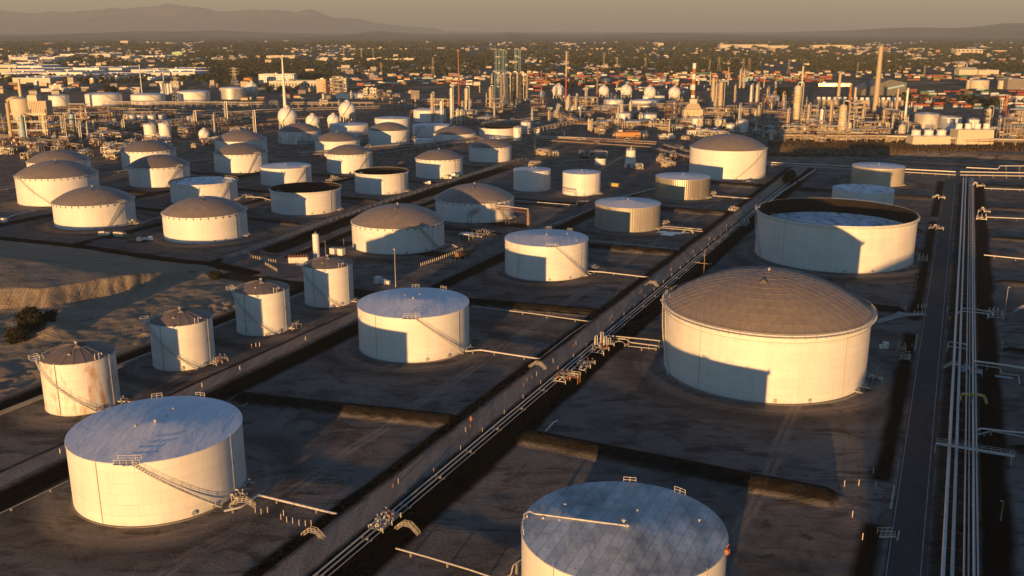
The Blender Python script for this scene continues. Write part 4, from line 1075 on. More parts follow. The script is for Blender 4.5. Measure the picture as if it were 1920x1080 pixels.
# white upright vessel
X, Y = at(594, 484); r = 6.2 * mpp(485); t = thing('vertical_vessel', 'tall slim white upright vessel behind the fourth small tank', 'vessel', (X, Y, 0), 0)
mb = MB(); hh = 47 * mpp(485); mb.lathe([(r * 1.15, -.2), (r * 1.15, .5), (r, .6), (r, hh - r * .4)] + [(r * math.cos(a * PI / 12), hh - r * .4 + r * .5 * math.sin(a * PI / 12)) for a in range(1, 6)] + [(.05, hh + r * .1)], 28); mb.build('shell', shell_mat('upright_vessel', r, dirt=.15), t, True)
mb = MB(); rail_run(mb, [(-r * 1.05, 0, i * .01 + .3) for i in range(2)], hh - 1, .5, .06); mb.tube([(0, 0, hh), (0, 0, hh + .9)], .12, 6); mb.build('ladder', M['galv'], t)
# pipe bridge truss between the two wide domes
A0, A1, A2 = Vector((*at(880, 425), 5.4)), Vector((*at(905, 415), 7.6)), Vector((*at(990, 424), 7.2))
t = thing('pipe_bridge', 'steel truss pipe bridge turning a corner in front of the shadowed wide dome', 'pipe bridge', tuple(A0 - Vector((0, 0, 5.4))))
tr = MB(); O = A0 - Vector((0, 0, 5.4))
for p, q in ((A0, A1), (A1, A2)):
    k = max(3, int((q - p).length / 3)); s = Vector((-(q - p).y, (q - p).x, 0)).normalized() * 1.0
    for sg in (-1, 1):
        for dz in (0, 1.7): tr.tube([p + s * sg + Vector((0, 0, dz)) - O, q + s * sg + Vector((0, 0, dz)) - O], .12, 4)
        for i in range(k):
            a_, b_ = p.lerp(q, i / k) + s * sg - O, p.lerp(q, (i + 1) / k) + s * sg - O
            tr.tube([a_, b_ + Vector((0, 0, 1.7))], .07, 4); tr.tube([a_, a_ + Vector((0, 0, 1.7))], .07, 4)
tr.build('truss', M['rust'], t)
for p in (A0, A1, A1.lerp(A2, .55), A2):
    mb = MB(); b_ = p - O
    for sg in (-1, 1): mb.tube([b_ + Vector((sg * .9, 0, 0)), (b_.x + sg * .9, b_.y, -.2)], .16, 4)
    mb.tube([(b_.x - .9, b_.y, b_.z * .5), (b_.x + .9, b_.y, b_.z * .5)], .1, 4); mb.build('trestle', M['rust'], t)
mb = MB(); mb.tube([A0 + Vector((0, 0, 2)) - O, A1 + Vector((0, 0, 2)) - O, A2 + Vector((0, 0, 2)) - O, A2 - O + Vector((0, 0, -6.8))], .22, 8); mb.build('pipe', M['pipew'], t, True)
# canopy, crates, cabinets
X, Y = at(874, 449); t = thing('canopy', 'small open canopy with a flat white roof in the yard between the wide domes', 'canopy', (X, Y, 0), GRID)
mb = MB(); mb.box((0, 0, 3.0), (6, 5, .2)); mb.box((0, 0, 3.14), (5.6, 4.6, .08)); mb.build('roof', M['white'], t)
for sx in (-1, 1):
    for sy in (-1, 1): mb = MB(); mb.box((sx * 2.7, sy * 2.2, 1.45), (.2, .2, 2.9)); mb.build('post', M['grey'], t)
def crate_proto(label, size, m, name='crate', cat='crate'):
    t = thing(name, label, cat, (0, 0, -50), 0); mb = MB(); mb.box((0, 0, size[2] / 2), size); mb.build('body', M[m], t)
    mb = MB(); mb.box((0, 0, size[2] + .05), (size[0] * 1.04, size[1] * 1.04, .1)); mb.build('lid', M[m], t)
    for i in (-1, 1): mb = MB(); mb.box((i * size[0] * .3, 0, size[2] * .5), (.12, size[1] * 1.03, size[2] * .98)); mb.build('strap', M['dark'], t)
    return t
cr = crate_proto('dark red crate', (2.0, 1.6, 2.0), 'brown')
for i in range(7): X, Y = at(858 + i * 4.4, 481 - i * 1.2); put(cr, X, Y, GRID, 'dark red crate in the row beside the thick bollards'); 
for o in bpy.data.objects:
    if o.name.startswith('crate') and o.parent is None: o['group'] = 'dark red crates in a row'
cab = crate_proto('white equipment cabinet', (2.6, 2.2, 2.6), 'white', 'equipment_cabinet', 'cabinet')
for x, y, l_, s in [(709, 531, 'white equipment cabinet, largest of three by the lamp post', 1.0), (720, 532, 'white equipment cabinet, second of three by the lamp post', .7), (728, 533, 'rusty topped small cabinet beside the lamp post foot', .55), (1660, 652, 'tan cabinet by the dark hollow near the huge domed tank', .7), (1652, 653, 'smaller tan cabinet by the dark hollow', .5), (640, 478, 'grey cabinet left of the wide low dome', 1.1), (625, 476, 'pale grey cabinet beside the white upright vessel', 1.0), (8, 417, 'white cabinet by the ditch at the left edge', .9)]:
    X, Y = at(x, y); put(cab, X, Y, GRID, l_, (s, s, s))
X, Y = at(560, 492); t = thing('loading_hut', 'low hut with orange pipe ends on its roof beside the fourth small tank', 'hut', (X, Y, 0), GRID + .5)
mb = MB(); mb.box((0, 0, 1.3), (8.5, 3.2, 2.6)); mb.build('wall', M['whited'], t)
mb = MB(); mb.box((0, 0, 2.7), (9, 3.6, .2)); mb.build('roof', M['brown'], t)
for i in range(7): mb = MB(); mb.tube([(-3.6 + i * 1.2, -1.4, 2.8), (-3.6 + i * 1.2, -1.4, 3.8)], .16, 6); mb.tube([(-3.6 + i * 1.2, -1.4, 3.7), (-3.6 + i * 1.2, 1.4, 3.7)], .12, 6); mb.build('pipe_end', M['rustl'], t)
# barrier and sign near the lower right
X, Y = at(1661, 1004); t = thing('access_barrier', 'white tubular access barrier standing on the paved lay by', 'barrier', (X, Y, 0), 0)
mb = MB(); rail_run(mb, [(-1.5 + i, -.8, 0) for i in range(4)], 1.3, 1.0, .07); rail_run(mb, [(-1.5 + i, .8, 0) for i in range(4)], 1.3, 1.0, .07); mb.build('rail', M['cream'], t)
mb = MB(); mb.box((0, -.8, .15), (3.3, .25, .3)); mb.build('foot_beam', M['cream'], t)
for x, y, ty, l_ in [(1670, 953, 907, 'thick white post on the paved lay by, left edge of the asphalt road'), (1682, 1013, 993, 'short white post beside the access barrier'), (1715, 657, 625, 'leaning white post on the left verge beside the huge domed tank')]:
    X, Y = at(x, y); h = (y - ty) * mpp(y); mb = MB(); mb.tube([(0, 0, -.2), (.25, 0, h)], .16, 8); t = thing('marker_post', l_, 'post', (X, Y, 0)); mb.build('shaft', M['cream'], t, True)
    mb = MB(); mb.cyl((0, 0, -.1), .3, .3, 8); mb.build('base', M['conc'], t)
def valve_post(x, y, l_, m):
    X, Y = at(x, y); t = thing('fire_hydrant', l_, 'hydrant', (X, Y, hz(X, Y)))
    mb = MB(); mb.tube([(0, 0, -.2), (0, 0, 1.1)], .17, 8); mb.sphere((0, 0, 1.15), .24, 10); mb.build('barrel', M[m], t, True)
    for s in (-1, 1): mb = MB(); mb.tube([(0, 0, .7), (s * .45, 0, .7)], .12, 8); mb.build('outlet', M[m], t, True)
for a_ in [(1657, 940, 'red hydrant on the paved lay by left of the asphalt road', 'red'), (1763, 758, 'red topped hydrant at the right edge of the asphalt road', 'red'), (1710, 652, 'red and white hydrant in the dark hollow', 'red'), (1780, 600, 'yellow hydrant right of the asphalt road', 'yellow'), (883, 797, 'orange hydrant on the left edge of the gravel road', 'orange')]: valve_post(*a_)
# work trucks by the nearest dome
def truck(label, X, Y, rz, cabm, bodym, L=7.5, box=True, name='work_truck', cat='truck', s=1.0):
    t = thing(name, label, cat, (X, Y, hz(X, Y)), rz); t.scale = (s, s, s)
    mb = MB(); mb.box((L / 2 - 1.0, 0, 1.45), (2.0, 2.2, 1.7), 0, .9); mb.build('cab', M[cabm], t)
    mb = MB(); mb.box((L / 2 - .15, 0, 1.9), (.2, 1.9, .6)); mb.build('windscreen', M['glass'], t)
    mb = MB(); mb.box((0, 0, .7), (L, 1.9, .3)); mb.build('chassis', M['dark'], t)
    mb = MB()
    if box: mb.box((-1.1, 0, 1.9), (L - 2.6, 2.3, 2.0)); mb.box((-1.1, 0, 2.95), (L - 2.9, 2.0, .12))
    else:
        for y in (-1.1, 1.1): mb.box((-1.1, y, 1.25), (L - 2.6, .1, .6))
        mb.box((-1.1, 0, .95), (L - 2.6, 2.2, .1)); mb.box((1.4 - (L - 7.5) / 2, 0, 1.4), (.1, 2.2, .9))
    mb.build('body', M[bodym], t)
    for x in (L / 2 - 1.1, -L / 2 + 1.2):
        for y in (-1, 1):
            w_ = MB(); w_.tube([(x, y * .85, .48), (x, y * 1.12, .48)], .48, 14); wo = w_.build('wheel', M['black'], t, True)
            h_ = MB(); h_.tube([(x, y * 1.12, .48), (x, y * 1.16, .48)], .24, 10); h_.build('rim', M['galv'], wo, True)
    return t
for x, y, l_, c_, b_, bx, L in [(196, 444, 'white box truck by the nearest dome, left of the green trailer', 'white', 'cream', True, 5.5), (228, 446, 'green and yellow generator truck by the nearest dome', 'green', 'cream', True, 8.5), (252, 453, 'red flat bed work truck by the nearest dome', 'white', 'rustl', False, 7.5), (276, 452, 'white pickup at the right end of the parked work trucks', 'white', 'white', False, 5.6),
                                (800, 346, 'white pickup parked on the upper link road', 'white', 'white', False, 5.6), (840, 338, 'white utility truck under the bend dome', 'white', 'cream', True, 6.5), (852, 336, 'green work truck under the bend dome', 'green', 'white', True, 6.0)]:
    X, Y = at(x, y); truck(l_, X, Y, R_.uniform(-.5, .2), c_, b_, L, bx)
X, Y = at(1080, 350); 
t = thing('storage_skip', 'yellow skip on the pad right of the sunlit twin tank', 'skip', (*at(1151, 349), 0), GRID)
mb = MB(); mb.box((0, 0, 1.0), (6.5, 2.6, 2.0), 0, 1.1); mb.build('body', M['yellow'], t); mb = MB(); mb.box((0, 0, 2.05), (7.3, 3.0, .12)); mb.build('rim', M['yellow'], t)
# puddle by the grey ribbed tank
mb = MB(); rr = random.Random(5); X, Y = at(1257, 438); pts = []
for i in range(40):
    a = 2 * PI * i / 40; k = 1 + .35 * math.sin(a * 3 + 1) + .15 * math.sin(a * 7); pts.append((X + 7.0 * k * math.cos(a), Y + 4.6 * k * math.sin(a), hz(X, Y) + .12))
mb.add(pts, [tuple(range(40))]); tw = NT('still_water'); pud = mb.build('water', tw.done((.30, .33, .36), .12, 0, .6)); tag(pud, kind='structure')
# ------------------------------------------------------------------ refinery
def leg_ring(t, r, h, n, m='whited', rr=.35):
    for i in range(n):
        a = 2 * PI * (i + .5) / n; mb = MB(); mb.tube([(r * math.cos(a), r * math.sin(a), -.2), (r * .98 * math.cos(a), r * .98 * math.sin(a), h)], rr, 6); mb.build('leg', M[m], t, True)
def sphere_tank(px_, cy, rp, label, group='white spherical tanks', legs=8, stair_=True, mat='white'):
    base = cy + rp * 1.12; k = mpp(base); r = rp * k; X, Y = at(px_, base); Y += r; X *= (Y) / (Y - r)
    t = thing('spherical_tank', label, 'spherical tank', (X, Y, 0), 0, group); zc = r * 1.22
    mb = MB(); mb.sphere((0, 0, zc), r, 32); mb.build('shell', M[mat], t, True)
    leg_ring(t, r * .86, zc - r * .35, legs, mat, r * .045)
    if stair_:
        mb = MB(); f = math.atan2(-Y, -X)
        pts = [(r * 1.03 * math.cos(f - .9 + i * .15) * math.cos(e), r * 1.03 * math.sin(f - .9 + i * .15) * math.cos(e), zc + r * 1.03 * math.sin(e)) for i, e in enumerate([-1.0 + j * .2 for j in range(13)])]
        mb.tube(pts, r * .035, 4); mb.tube([(p[0] * 1.05, p[1] * 1.05, p[2] + r * .08) for p in pts], r * .015, 4); mb.build('spiral_stair', M['grey'], t)
    mb = MB(); mb.cyl((0, 0, zc + r * .97), r * .2, r * .12, 10); rail_run(mb, arc(r * .3, 0, 2 * PI, zc + r * 1.0, 10), r * .13, r * .2, r * .012); mb.build('top_platform', M['galv'], t)
    return t
for a_ in [(540, 223, 18.5, 'large white sphere below the tall white flare mast'), (652, 210, 16.5, 'large white sphere alone behind the flat roofed back row'), (626, 228, 12, 'white sphere half hidden behind the back row, right of a low dome'), (587, 230, 13, 'white sphere low behind the rust stained dome'),
           (384, 254, 10.5, 'small white sphere left of the back left dome'), (1047, 172, 12, 'pale sphere left of the tall dark red stack'), (1132, 172, 10, 'bluish sphere right of the second red stack, leftmost of four in line'), (1174, 172, 11.5, 'white sphere, second in the line of four before the container yard'),
           (1218, 175, 11.5, 'white sphere, third in the line of four before the container yard'), (1264, 176, 11.5, 'white sphere, last in the line of four, next to the banded chimney'), (473, 167, 11.5, 'white sphere beside the far tank row at the left'), (1016, 178, 6.5, 'small half hidden sphere below the thin red stack')]: sphere_tank(*a_)

def column(x, base, top, w, label, mat='tan', plats=4, name='distillation_tower', cat='column', group='columns and towers', skirt=True, off=0.0):
    X, Y = at(x, base); k = mpp(base); h = (base - top) * k * 1.01; r = w * k / 2
    t = thing(name, label, cat, (X, Y, 0), 0, group)
    mb = MB(); z0 = h * .08
    mb.lathe([(r * 1.12, -.2), (r * 1.08, z0), (r * 1.08, z0 + .2), (r, z0 + .3), (r, h * .55), (r * .92, h * .58), (r * .92, h - r * .9)] + [(r * .92 * math.cos(i * PI / 10), h - r * .9 + r * .8 * math.sin(i * PI / 10)) for i in range(1, 5)] + [(.03, h - r * .1)], 24)
    mb.build('shell', M[mat], t, True)
    for i in range(plats):
        z = h * (.2 + .74 * (i + .5) / plats); p = MB(); a0 = R_.uniform(0, 6)
        p.lathe([(r, z), (r + max(1.0, r * .55), z), (r + max(1.0, r * .55), z + .15), (r, z + .16)], 14, (0, 0, 0), False, a0, a0 + R_.uniform(2.6, 5.5))
        rail_run(p, arc(r + max(.95, r * .52), a0, a0 + 2.8, z + .15, 8), 1.15, 1.5, .09); p.build('platform', M['yellow' if R_.random() < .5 else 'galv'], t)
    mb = MB(); f = -PI / 2 - .6
    for s in (-.35, .35): mb.tube([((r + .5) * math.cos(f) + s, (r + .5) * math.sin(f), 0), ((r + .5) * math.cos(f) + s, (r + .5) * math.sin(f), h * .97)], .1, 4)
    for i in range(int(h / 1.6)): mb.box(((r + .5) * math.cos(f), (r + .5) * math.sin(f), i * 1.6 + .5), (.7, .1, .1))
    mb.build('ladder', M['galv'], t)
    mb = MB(); mb.tube(smooth_corner([(0, 0, h - .2), (0, 0, h + r * .7), (r * 1.5, -r * .3, h + r * .7), (r * 1.5, -r * .3, h * .1)], r * .5), max(.25, r * .16), 8); mb.build('overhead_pipe', M['alu'], t, True)
    return t
COLS = [(1491, 236, 161, 13, 'fat ringed column at the left end of the right-hand refinery', 'cream', 9), (1576, 262, 196, 15, 'fat ringed column in the middle of the right-hand refinery', 'cream', 8), (1537, 259, 205, 7, 'slim pale column left of the fat middle column', 'white', 2), (1589, 260, 228, 12, 'square shouldered pale column right of the fat middle column', 'cream', 1),
  (1626, 252, 236, 6, 'short tan column among the pipe frames', 'tan', 1), (1335, 208, 147, 8, 'ringed tan column beside the banded chimney', 'tan', 6), (1349, 217, 154, 9, 'second ringed tan column, right of its twin by the banded chimney', 'tan', 6), (1341, 212, 160, 4, 'thin column between the two ringed ones', 'tan', 3),
  (1407, 196, 160, 4.5, 'slim white column right of the ringed pair', 'white', 2), (1418, 196, 158, 5, 'slim cream column, right of the slim white one', 'cream', 3), (1387, 165, 131, 4, 'distant tan twin column, left one', 'tan', 3), (1394, 165, 132, 4, 'distant tan twin column, right one', 'tan', 3),
  (847, 233, 166, 5, 'white column topped with a ball shaped head behind the back row tanks', 'white', 3), (875, 219, 166, 7, 'pale column, the thicker one behind the back row tanks', 'cream', 4), (811, 229, 176, 5, 'tan column left of the thin pale column in the back row', 'tan', 4), (828, 231, 190, 5, 'thin pale column between the tan and the white ones', 'white', 1), (857, 233, 206, 4, 'short white column, left of a close pair', 'white', 1), (864, 233, 207, 4, 'short white column, right of a close pair', 'white', 1),
  (920, 219, 164, 6, 'tan column at the left foot of the dark coke drums', 'tan', 5), (932, 216, 166, 6, 'tan column close right of the first one by the coke drums', 'tan', 5), (988, 185, 138, 5, 'tan column right of the coke drums', 'tan', 3), (1851, 236, 203, 10, 'stout cream column behind the large cooling tower', 'cream', 4), (1689, 262, 232, 14, 'stout cream vessel under the white stack', 'cream', 3),
  (45, 268, 219, 11, 'pale blue column at the far left edge', 'teal', 3), (87, 266, 214, 6, 'slim white column at the left edge, left of two', 'cream', 3), (122, 263, 214, 6, 'slim white column at the left edge, right of two', 'cream', 3), (139, 257, 211, 10, 'pale blue column with a tan band at the left', 'teal', 2),
  (1475, 250, 205, 4, 'thin tan column behind the fat ringed one', 'tan', 3), (1513, 248, 196, 5, 'thin tan column in front of the elbow pipe stack', 'tan', 4), (1555, 246, 190, 5, 'tan column left of the middle stack', 'tan', 4), (1712, 236, 200, 4, 'thin tan column near the steam tanks', 'tan', 3), (1615, 245, 205, 5, 'tan column before the tallest chimney', 'tan', 4), (1655, 240, 205, 5, 'tan column right of the tallest chimney', 'tan', 3), (1672, 246, 214, 4, 'short tan column left of the white stack', 'tan', 2), (1098, 200, 163, 4, 'tan column in the unit behind the steam plume', 'tan', 3), (1065, 208, 180, 4, 'thin cream column near the low white tanks', 'cream', 2), (1181, 222, 190, 4, 'cream column left of the small round tanks', 'cream', 3), (1165, 224, 197, 3, 'thin cream pipe column behind the small round tanks', 'cream', 2), (1377, 192, 160, 3.5, 'thin tan column in the gap right of the ringed pair', 'tan', 2), (1450, 200, 172, 4, 'thin tan column before the white rail tank', 'tan', 2), (1108, 246, 225, 4, 'short tan column left of the orange building', 'tan', 1)]
for x, b, tp, w, l_, m_, n in COLS: column(x, b, tp, w, l_, m_, n)
def stack(x, base, top, w, label, mats, name='chimney', taper=.7, bands=1, cat='chimney'):
    X, Y = at(x, base); k = mpp(base); h = (base - top) * k * 1.01; r = w * k / 2
    t = thing(name, label, cat, (X, Y, 0), 0, 'chimneys and stacks')
    for i in range(bands):
        f0, f1 = i / bands, (i + 1) / bands; mb = MB()
        mb.lathe([(r * (1 + (taper - 1) * f0), h * f0 - (.2 if i == 0 else 0)), (r * (1 + (taper - 1) * f1), h * f1)], 20, (0, 0, 0), i == bands - 1); mb.build('shaft' if bands == 1 else 'painted_band', M[mats[i % len(mats)]], t, True)
    for z in (.98, .62):
        rr_ = r * (1 + (taper - 1) * z); mb = MB(); mb.lathe([(rr_, h * z), (rr_ + .9, h * z), (rr_ + .9, h * z + .15), (rr_, h * z + .16)], 14); rail_run(mb, arc(rr_ + .85, 0, 2 * PI, h * z + .15, 10), 1.1, 1.4, .08); mb.build('platform', M['galv'], t)
    mb = MB(); mb.lathe([(r * 1.35, -.2), (r * 1.3, h * .05), (r * 1.05, h * .07)], 16); mb.build('base', M['concd'], t, True)
    return t
for a_ in [(1640, 214, 92, 11, 'tallest chimney of all, tan and tapering, in the right-hand refinery', ['tan']), (1571, 192, 138, 7, 'tan chimney between the fat columns and the orange stack', ['tan']), (1591, 212, 160, 6, 'orange chimney in the right-hand refinery, left of the tallest one', ['rustl']), (1601, 206, 166, 5, 'short cream chimney right of the orange one', ['cream']),
           (1680, 210, 168, 6, 'tan chimney left of the thin white stack', ['tan']), (1695, 240, 168, 5, 'thin white stack on the stout cream vessel', ['white']), (1883, 225, 180, 7, 'orange chimney near the right edge', ['rustl']), (535, 208, 113, 7, 'tall white flare mast standing behind the large sphere', ['white'], 'chimney', .3),
           (861, 216, 98, 4, 'very tall thin brown stack behind the back row columns', ['brown']), (1015, 172, 136, 3, 'thin red stack above the half hidden sphere', ['red']), (1061, 190, 100, 4, 'tall dark red stack with a pale upper half right of the pale sphere', ['red', 'tan'], 'chimney', .7, 2), (1119, 192, 130, 4, 'dark red stack between the sphere line and the pale sphere', ['brown']),
           (43, 212, 150, 7, 'cream chimney on the big tan reactor at the left edge', ['cream']), (267, 181, 124, 2.5, 'thin mast behind the far tank row at the left', ['galv']), (307, 152, 136, 2, 'short thin mast in front of the warehouses', ['galv']), (1500, 205, 127, 4, 'thin pale stack with an elbow beside the fat ringed column', ['cream']), (1432, 165, 133, 2.5, 'thin distant tan stack left of the elbow pipe stack', ['tan']), (1365, 160, 128, 2.5, 'thin distant stack beside the ringed pair', ['tan']), (1812, 131, 120, 2, 'thin distant mast over the cream halls', ['galv'])]: stack(*a_)
stack(1299, 188, 121, 8, 'red and white banded chimney on the tan furnace', ['white', 'rustl'], 'chimney', .8, 7)

# ---- process frames: steel bays with floors, vessels and pipes
def frame_proto(name, label, W, D, H, floors, seed, mat='tan', group=None, cat='process unit'):
    rr = random.Random(seed); t = thing(name, label, cat, (0, 0, -80), 0, group)
    fr = MB(); nx_, ny_ = max(2, int(W / 6)), max(2, int(D / 6))
    for i in range(nx_ + 1):
        for j in range(ny_ + 1): fr.tube([(-W / 2 + W * i / nx_, -D / 2 + D * j / ny_, -.2), (-W / 2 + W * i / nx_, -D / 2 + D * j / ny_, H * rr.uniform(.8, 1))], .22, 4)
    for f in range(1, floors + 1):
        z = H * f / floors * .95
        for j in range(ny_ + 1): fr.tube([(-W / 2, -D / 2 + D * j / ny_, z), (W / 2, -D / 2 + D * j / ny_, z)], .2, 4)
        for i in range(nx_ + 1): fr.tube([(-W / 2 + W * i / nx_, -D / 2, z), (-W / 2 + W * i / nx_, D / 2, z)], .2, 4)
        i = rr.randrange(nx_); fr.tube([(-W / 2 + W * i / nx_, -D / 2, z - H / floors * .9), (-W / 2 + W * (i + 1) / nx_, -D / 2, z)], .14, 4)
    fr.build('steel_frame', M[mat], t)
    for f in range(1, floors + 1):
        z = H * f / floors * .95; mb = MB(); w_ = W * rr.uniform(.4, .9); mb.box(((W - w_) * rr.uniform(-.5, .5), 0, z + .1), (w_, D * .95, .12)); rail_run(mb, [(-w_ / 2, -D / 2, z), (w_ / 2, -D / 2, z)], 1.2, 2, .08); mb.build('floor_grating', M['galv'], t)
    for i in range(int(3 + W / 6)):
        f = rr.randrange(floors); z = H * f / floors * .95 + .2; x = rr.uniform(-W / 2, W / 2) * .85; y = rr.uniform(-D / 2, D / 2) * .8; mb = MB(); hh = H / floors * rr.uniform(.5, .85)
        if rr.random() < .5: r = rr.uniform(.7, 1.6); mb.lathe([(.05, 0), (r, hh * .12), (r, hh * .85), (.05, hh)], 12, (x, y, z))
        else:
            r = rr.uniform(.6, 1.2); L = rr.uniform(3, 7); mb.tube([(x - L / 2, y, z + r + .3), (x - L / 2 + .4, y, z + r + .3), (x + L / 2 - .4, y, z + r + .3), (x + L / 2, y, z + r + .3)], r, 12); mb.box((x, y, z + .2), (L * .6, r, .5))
        mb.build('vessel', M[rr.choice(['cream', 'tan', 'tan', 'rust', 'grey', 'brown', 'concd'])], t, True)
    for i in range(int(5 + W / 4)):
        x, y, z = rr.uniform(-W / 2, W / 2), -D / 2 - rr.uniform(.2, .8), rr.uniform(1, H * .9); L = rr.uniform(3, W * .7); mb = MB(); dz = rr.uniform(-1, 1) * H * .4
        x2 = max(-W / 2, min(W / 2, x + L * rr.choice((-1, 1)))); z2 = max(.5, min(H, z + dz))
        if abs(x2 - x) < .8: x2 = x + 1.5
        mb.tube(smooth_corner([(x, y + 2, z), (x, y, z), (x2, y, z), (x2, y, z2 if abs(z2 - z) > .5 else z + 1)], .4), rr.uniform(.14, .34), 6); mb.build('pipe', M[rr.choice(['alu', 'tan', 'rust', 'pipe', 'grey'])], t, True)
    return t
FP = [frame_proto('process_unit', 'unit', 26, 14, 14, 3, 1), frame_proto('process_unit', 'unit', 18, 12, 20, 4, 2, 'rust'), frame_proto('process_unit', 'unit', 36, 12, 9, 2, 3), frame_proto('process_unit', 'unit', 14, 12, 26, 5, 4), frame_proto('process_unit', 'unit', 30, 16, 7, 1, 5, 'galv'), frame_proto('process_unit', 'unit', 22, 10, 11, 2, 6, 'rust')]
def unit(i, x, y, label, s=1.0, rz=0.0, group='process units'):
    X, Y = at(x, y); return put(FP[i], X, Y, rz, label, (s, s, s), 0)
UN = [(1, 926, 219, 'rust brown frame beneath the green derricks'), (0, 948, 212, 'wide frame at the foot of the coke drums'), (3, 635, 178, 'tall narrow frame under the dark lattice tower'), (1, 620, 176, 'rust brown frame left of the lattice tower'), (2, 60, 262, 'long low frame below the tan reactor'), (0, 100, 258, 'frame between the slim white columns'), (5, 160, 256, 'rust brown frame right of the banded blue column'), (4, 190, 262, 'low grey frame left of the twin silos'), (2, 225, 246, 'long low frame behind the twin silos'), (5, 345, 258, 'rust brown frame between the silos and the small sphere'),
      (0, 1490, 262, 'frame at the foot of the fat ringed column'), (3, 1515, 244, 'tall frame right of the fat ringed column'), (1, 1530, 262, 'rust brown frame left of the slim pale column'), (0, 1560, 263, 'frame in front of the fat middle column'), (2, 1608, 262, 'long low frame right of the square shouldered column'), (0, 1632, 256, 'frame in front of the tallest chimney'), (5, 1655, 262, 'rust brown frame left of the white stack'), (3, 1604, 236, 'tall frame left of the tallest chimney'), (1, 1668, 238, 'rust brown frame right of the tallest chimney'), (0, 1548, 232, 'frame behind the slim pale column'),
      (2, 1700, 222, 'long low frame behind the white stack'), (3, 1885, 268, 'tall frame under the orange chimney at the right edge'), (0, 1912, 262, 'frame at the right edge'), (1, 1905, 240, 'rust brown frame behind the one at the right edge'), (2, 1300, 238, 'long low frame below the tan furnace'), (0, 1345, 226, 'frame at the foot of the ringed pair'), (5, 1370, 216, 'rust brown frame right of the ringed pair'), (4, 1240, 244, 'low grey frame right of the bullet vessels'), (4, 1130, 240, 'low grey frame left of the bullet vessels'), (2, 1405, 216, 'long low frame right of the slim columns'),
      (0, 1098, 205, 'frame below the second red stack'), (5, 1075, 196, 'rust brown frame right of the tall dark red stack'), (2, 1140, 214, 'long low frame below the low wide tanks'), (4, 1330, 256, 'low grey frame behind the tall brown domed tank'), (0, 870, 232, 'frame at the foot of the back row columns'), (4, 910, 232, 'low grey frame right of the back row columns'), (2, 890, 222, 'long low frame behind the back row columns'), (5, 725, 186, 'orange brown frame near the distant yard'), (4, 690, 186, 'low grey frame near the distant yard'), (1, 1440, 208, 'rust brown frame left of the fat ringed column'), (4, 1190, 240, 'low grey frame behind the orange building'), (0, 20, 245, 'frame at the left edge behind the blue column'), (1, 205, 236, 'rust brown frame between the banded blue column and the drums'), (2, 330, 240, 'long low frame right of the twin silos'), (5, 420, 236, 'rust brown frame right of the small sphere'), (1, 152, 232, 'rust brown frame behind the banded blue column'), (2, 820, 200, 'long low frame left of the very tall brown stack'), (1, 1010, 208, 'rust brown frame right of the coke drums'), (1, 1260, 222, 'rust brown frame left of the tan furnace'), (5, 1700, 250, 'rust brown frame left of the low cooling tower'), (1, 1470, 236, 'rust brown frame at the foot of the thin tan column')]
for i, (k, x, y, l_) in enumerate(UN): unit(k, x, y, l_, R_.uniform(.85, 1.15), R_.choice((0, GRID, GRID + PI / 2)))
smallp = [frame_proto('process_skid', 'small', 10, 5, 4.5, 1, 21, group='low pipe frames of the refinery'), frame_proto('process_skid', 'small', 8, 6, 7, 2, 22, 'rust', group='low pipe frames of the refinery'), frame_proto('process_skid', 'small', 14, 5, 5, 1, 23, 'galv', group='low pipe frames of the refinery')]
SL = ['small tan pipe frame with vessels in the refinery yard', 'small rust brown pipe frame with vessels in the refinery yard', 'small grey pipe frame with vessels in the refinery yard']
rs = random.Random(12); SKN = [0]
REG = [(985, 185, 1290, 262, 46), (1440, 205, 1720, 268, 40), (1290, 190, 1480, 262, 30), (1860, 215, 1920, 268, 8), (0, 255, 230, 300, 46), (200, 252, 420, 292, 24), (1000, 285, 1290, 318, 16), (0, 218, 215, 290, 60), (215, 208, 480, 262, 46), (470, 178, 760, 205, 24), (775, 190, 960, 236, 20), (560, 255, 780, 305, 22), (760, 270, 990, 300, 12), (985, 275, 1280, 305, 22)]
for x0, y0, x1, y1, n in REG:
    for i in range(n):
        if SKN[0] >= 290: break
        k = rs.randrange(3); X, Y = at(rs.uniform(x0, x1), rs.uniform(y0, y1))
        if any((X - t.location.x) ** 2 + (Y - t.location.y) ** 2 < 26 ** 2 for t, _ in TANKS): continue
        SKN[0] += 1; put(smallp[k], X, Y, rs.choice((0, GRID, GRID + PI / 2, PI / 2)), SL[k], (rs.uniform(.7, 1.2),) * 3, 0)
# slender columns and drums that fill the units
def slim_proto(h, r, m, label):
    mb = MB(); mb.lathe([(r * 1.15, -.2), (r * 1.1, h * .08), (r, h * .1), (r, h * .6), (r * .8, h * .64), (r * .8, h - r)] + [(r * .8 * math.cos(i * PI / 8), h - r + r * .7 * math.sin(i * PI / 8)) for i in range(1, 5)], 14)
    pl = MB(); z = h * .7; pl.lathe([(r * .8, z), (r + 1.0, z), (r + 1.0, z + .15), (r * .8, z + .16)], 12); rail_run(pl, arc(r + .95, 0, 4.5, z + .15, 8), 1.1, 1.5, .09)
    pp = MB(); pp.tube(smooth_corner([(0, 0, h - .3), (0, 0, h + r), (r * 1.7, -.3, h + r), (r * 1.7, -.3, .5)], r * .6), max(.2, r * .22), 6)
    return proto('slim_tower', label, 'column', [('shell', mb, m), ('platform', pl, 'galv'), ('overhead_pipe', pp, 'alu')], 'slim columns filling the refinery units')
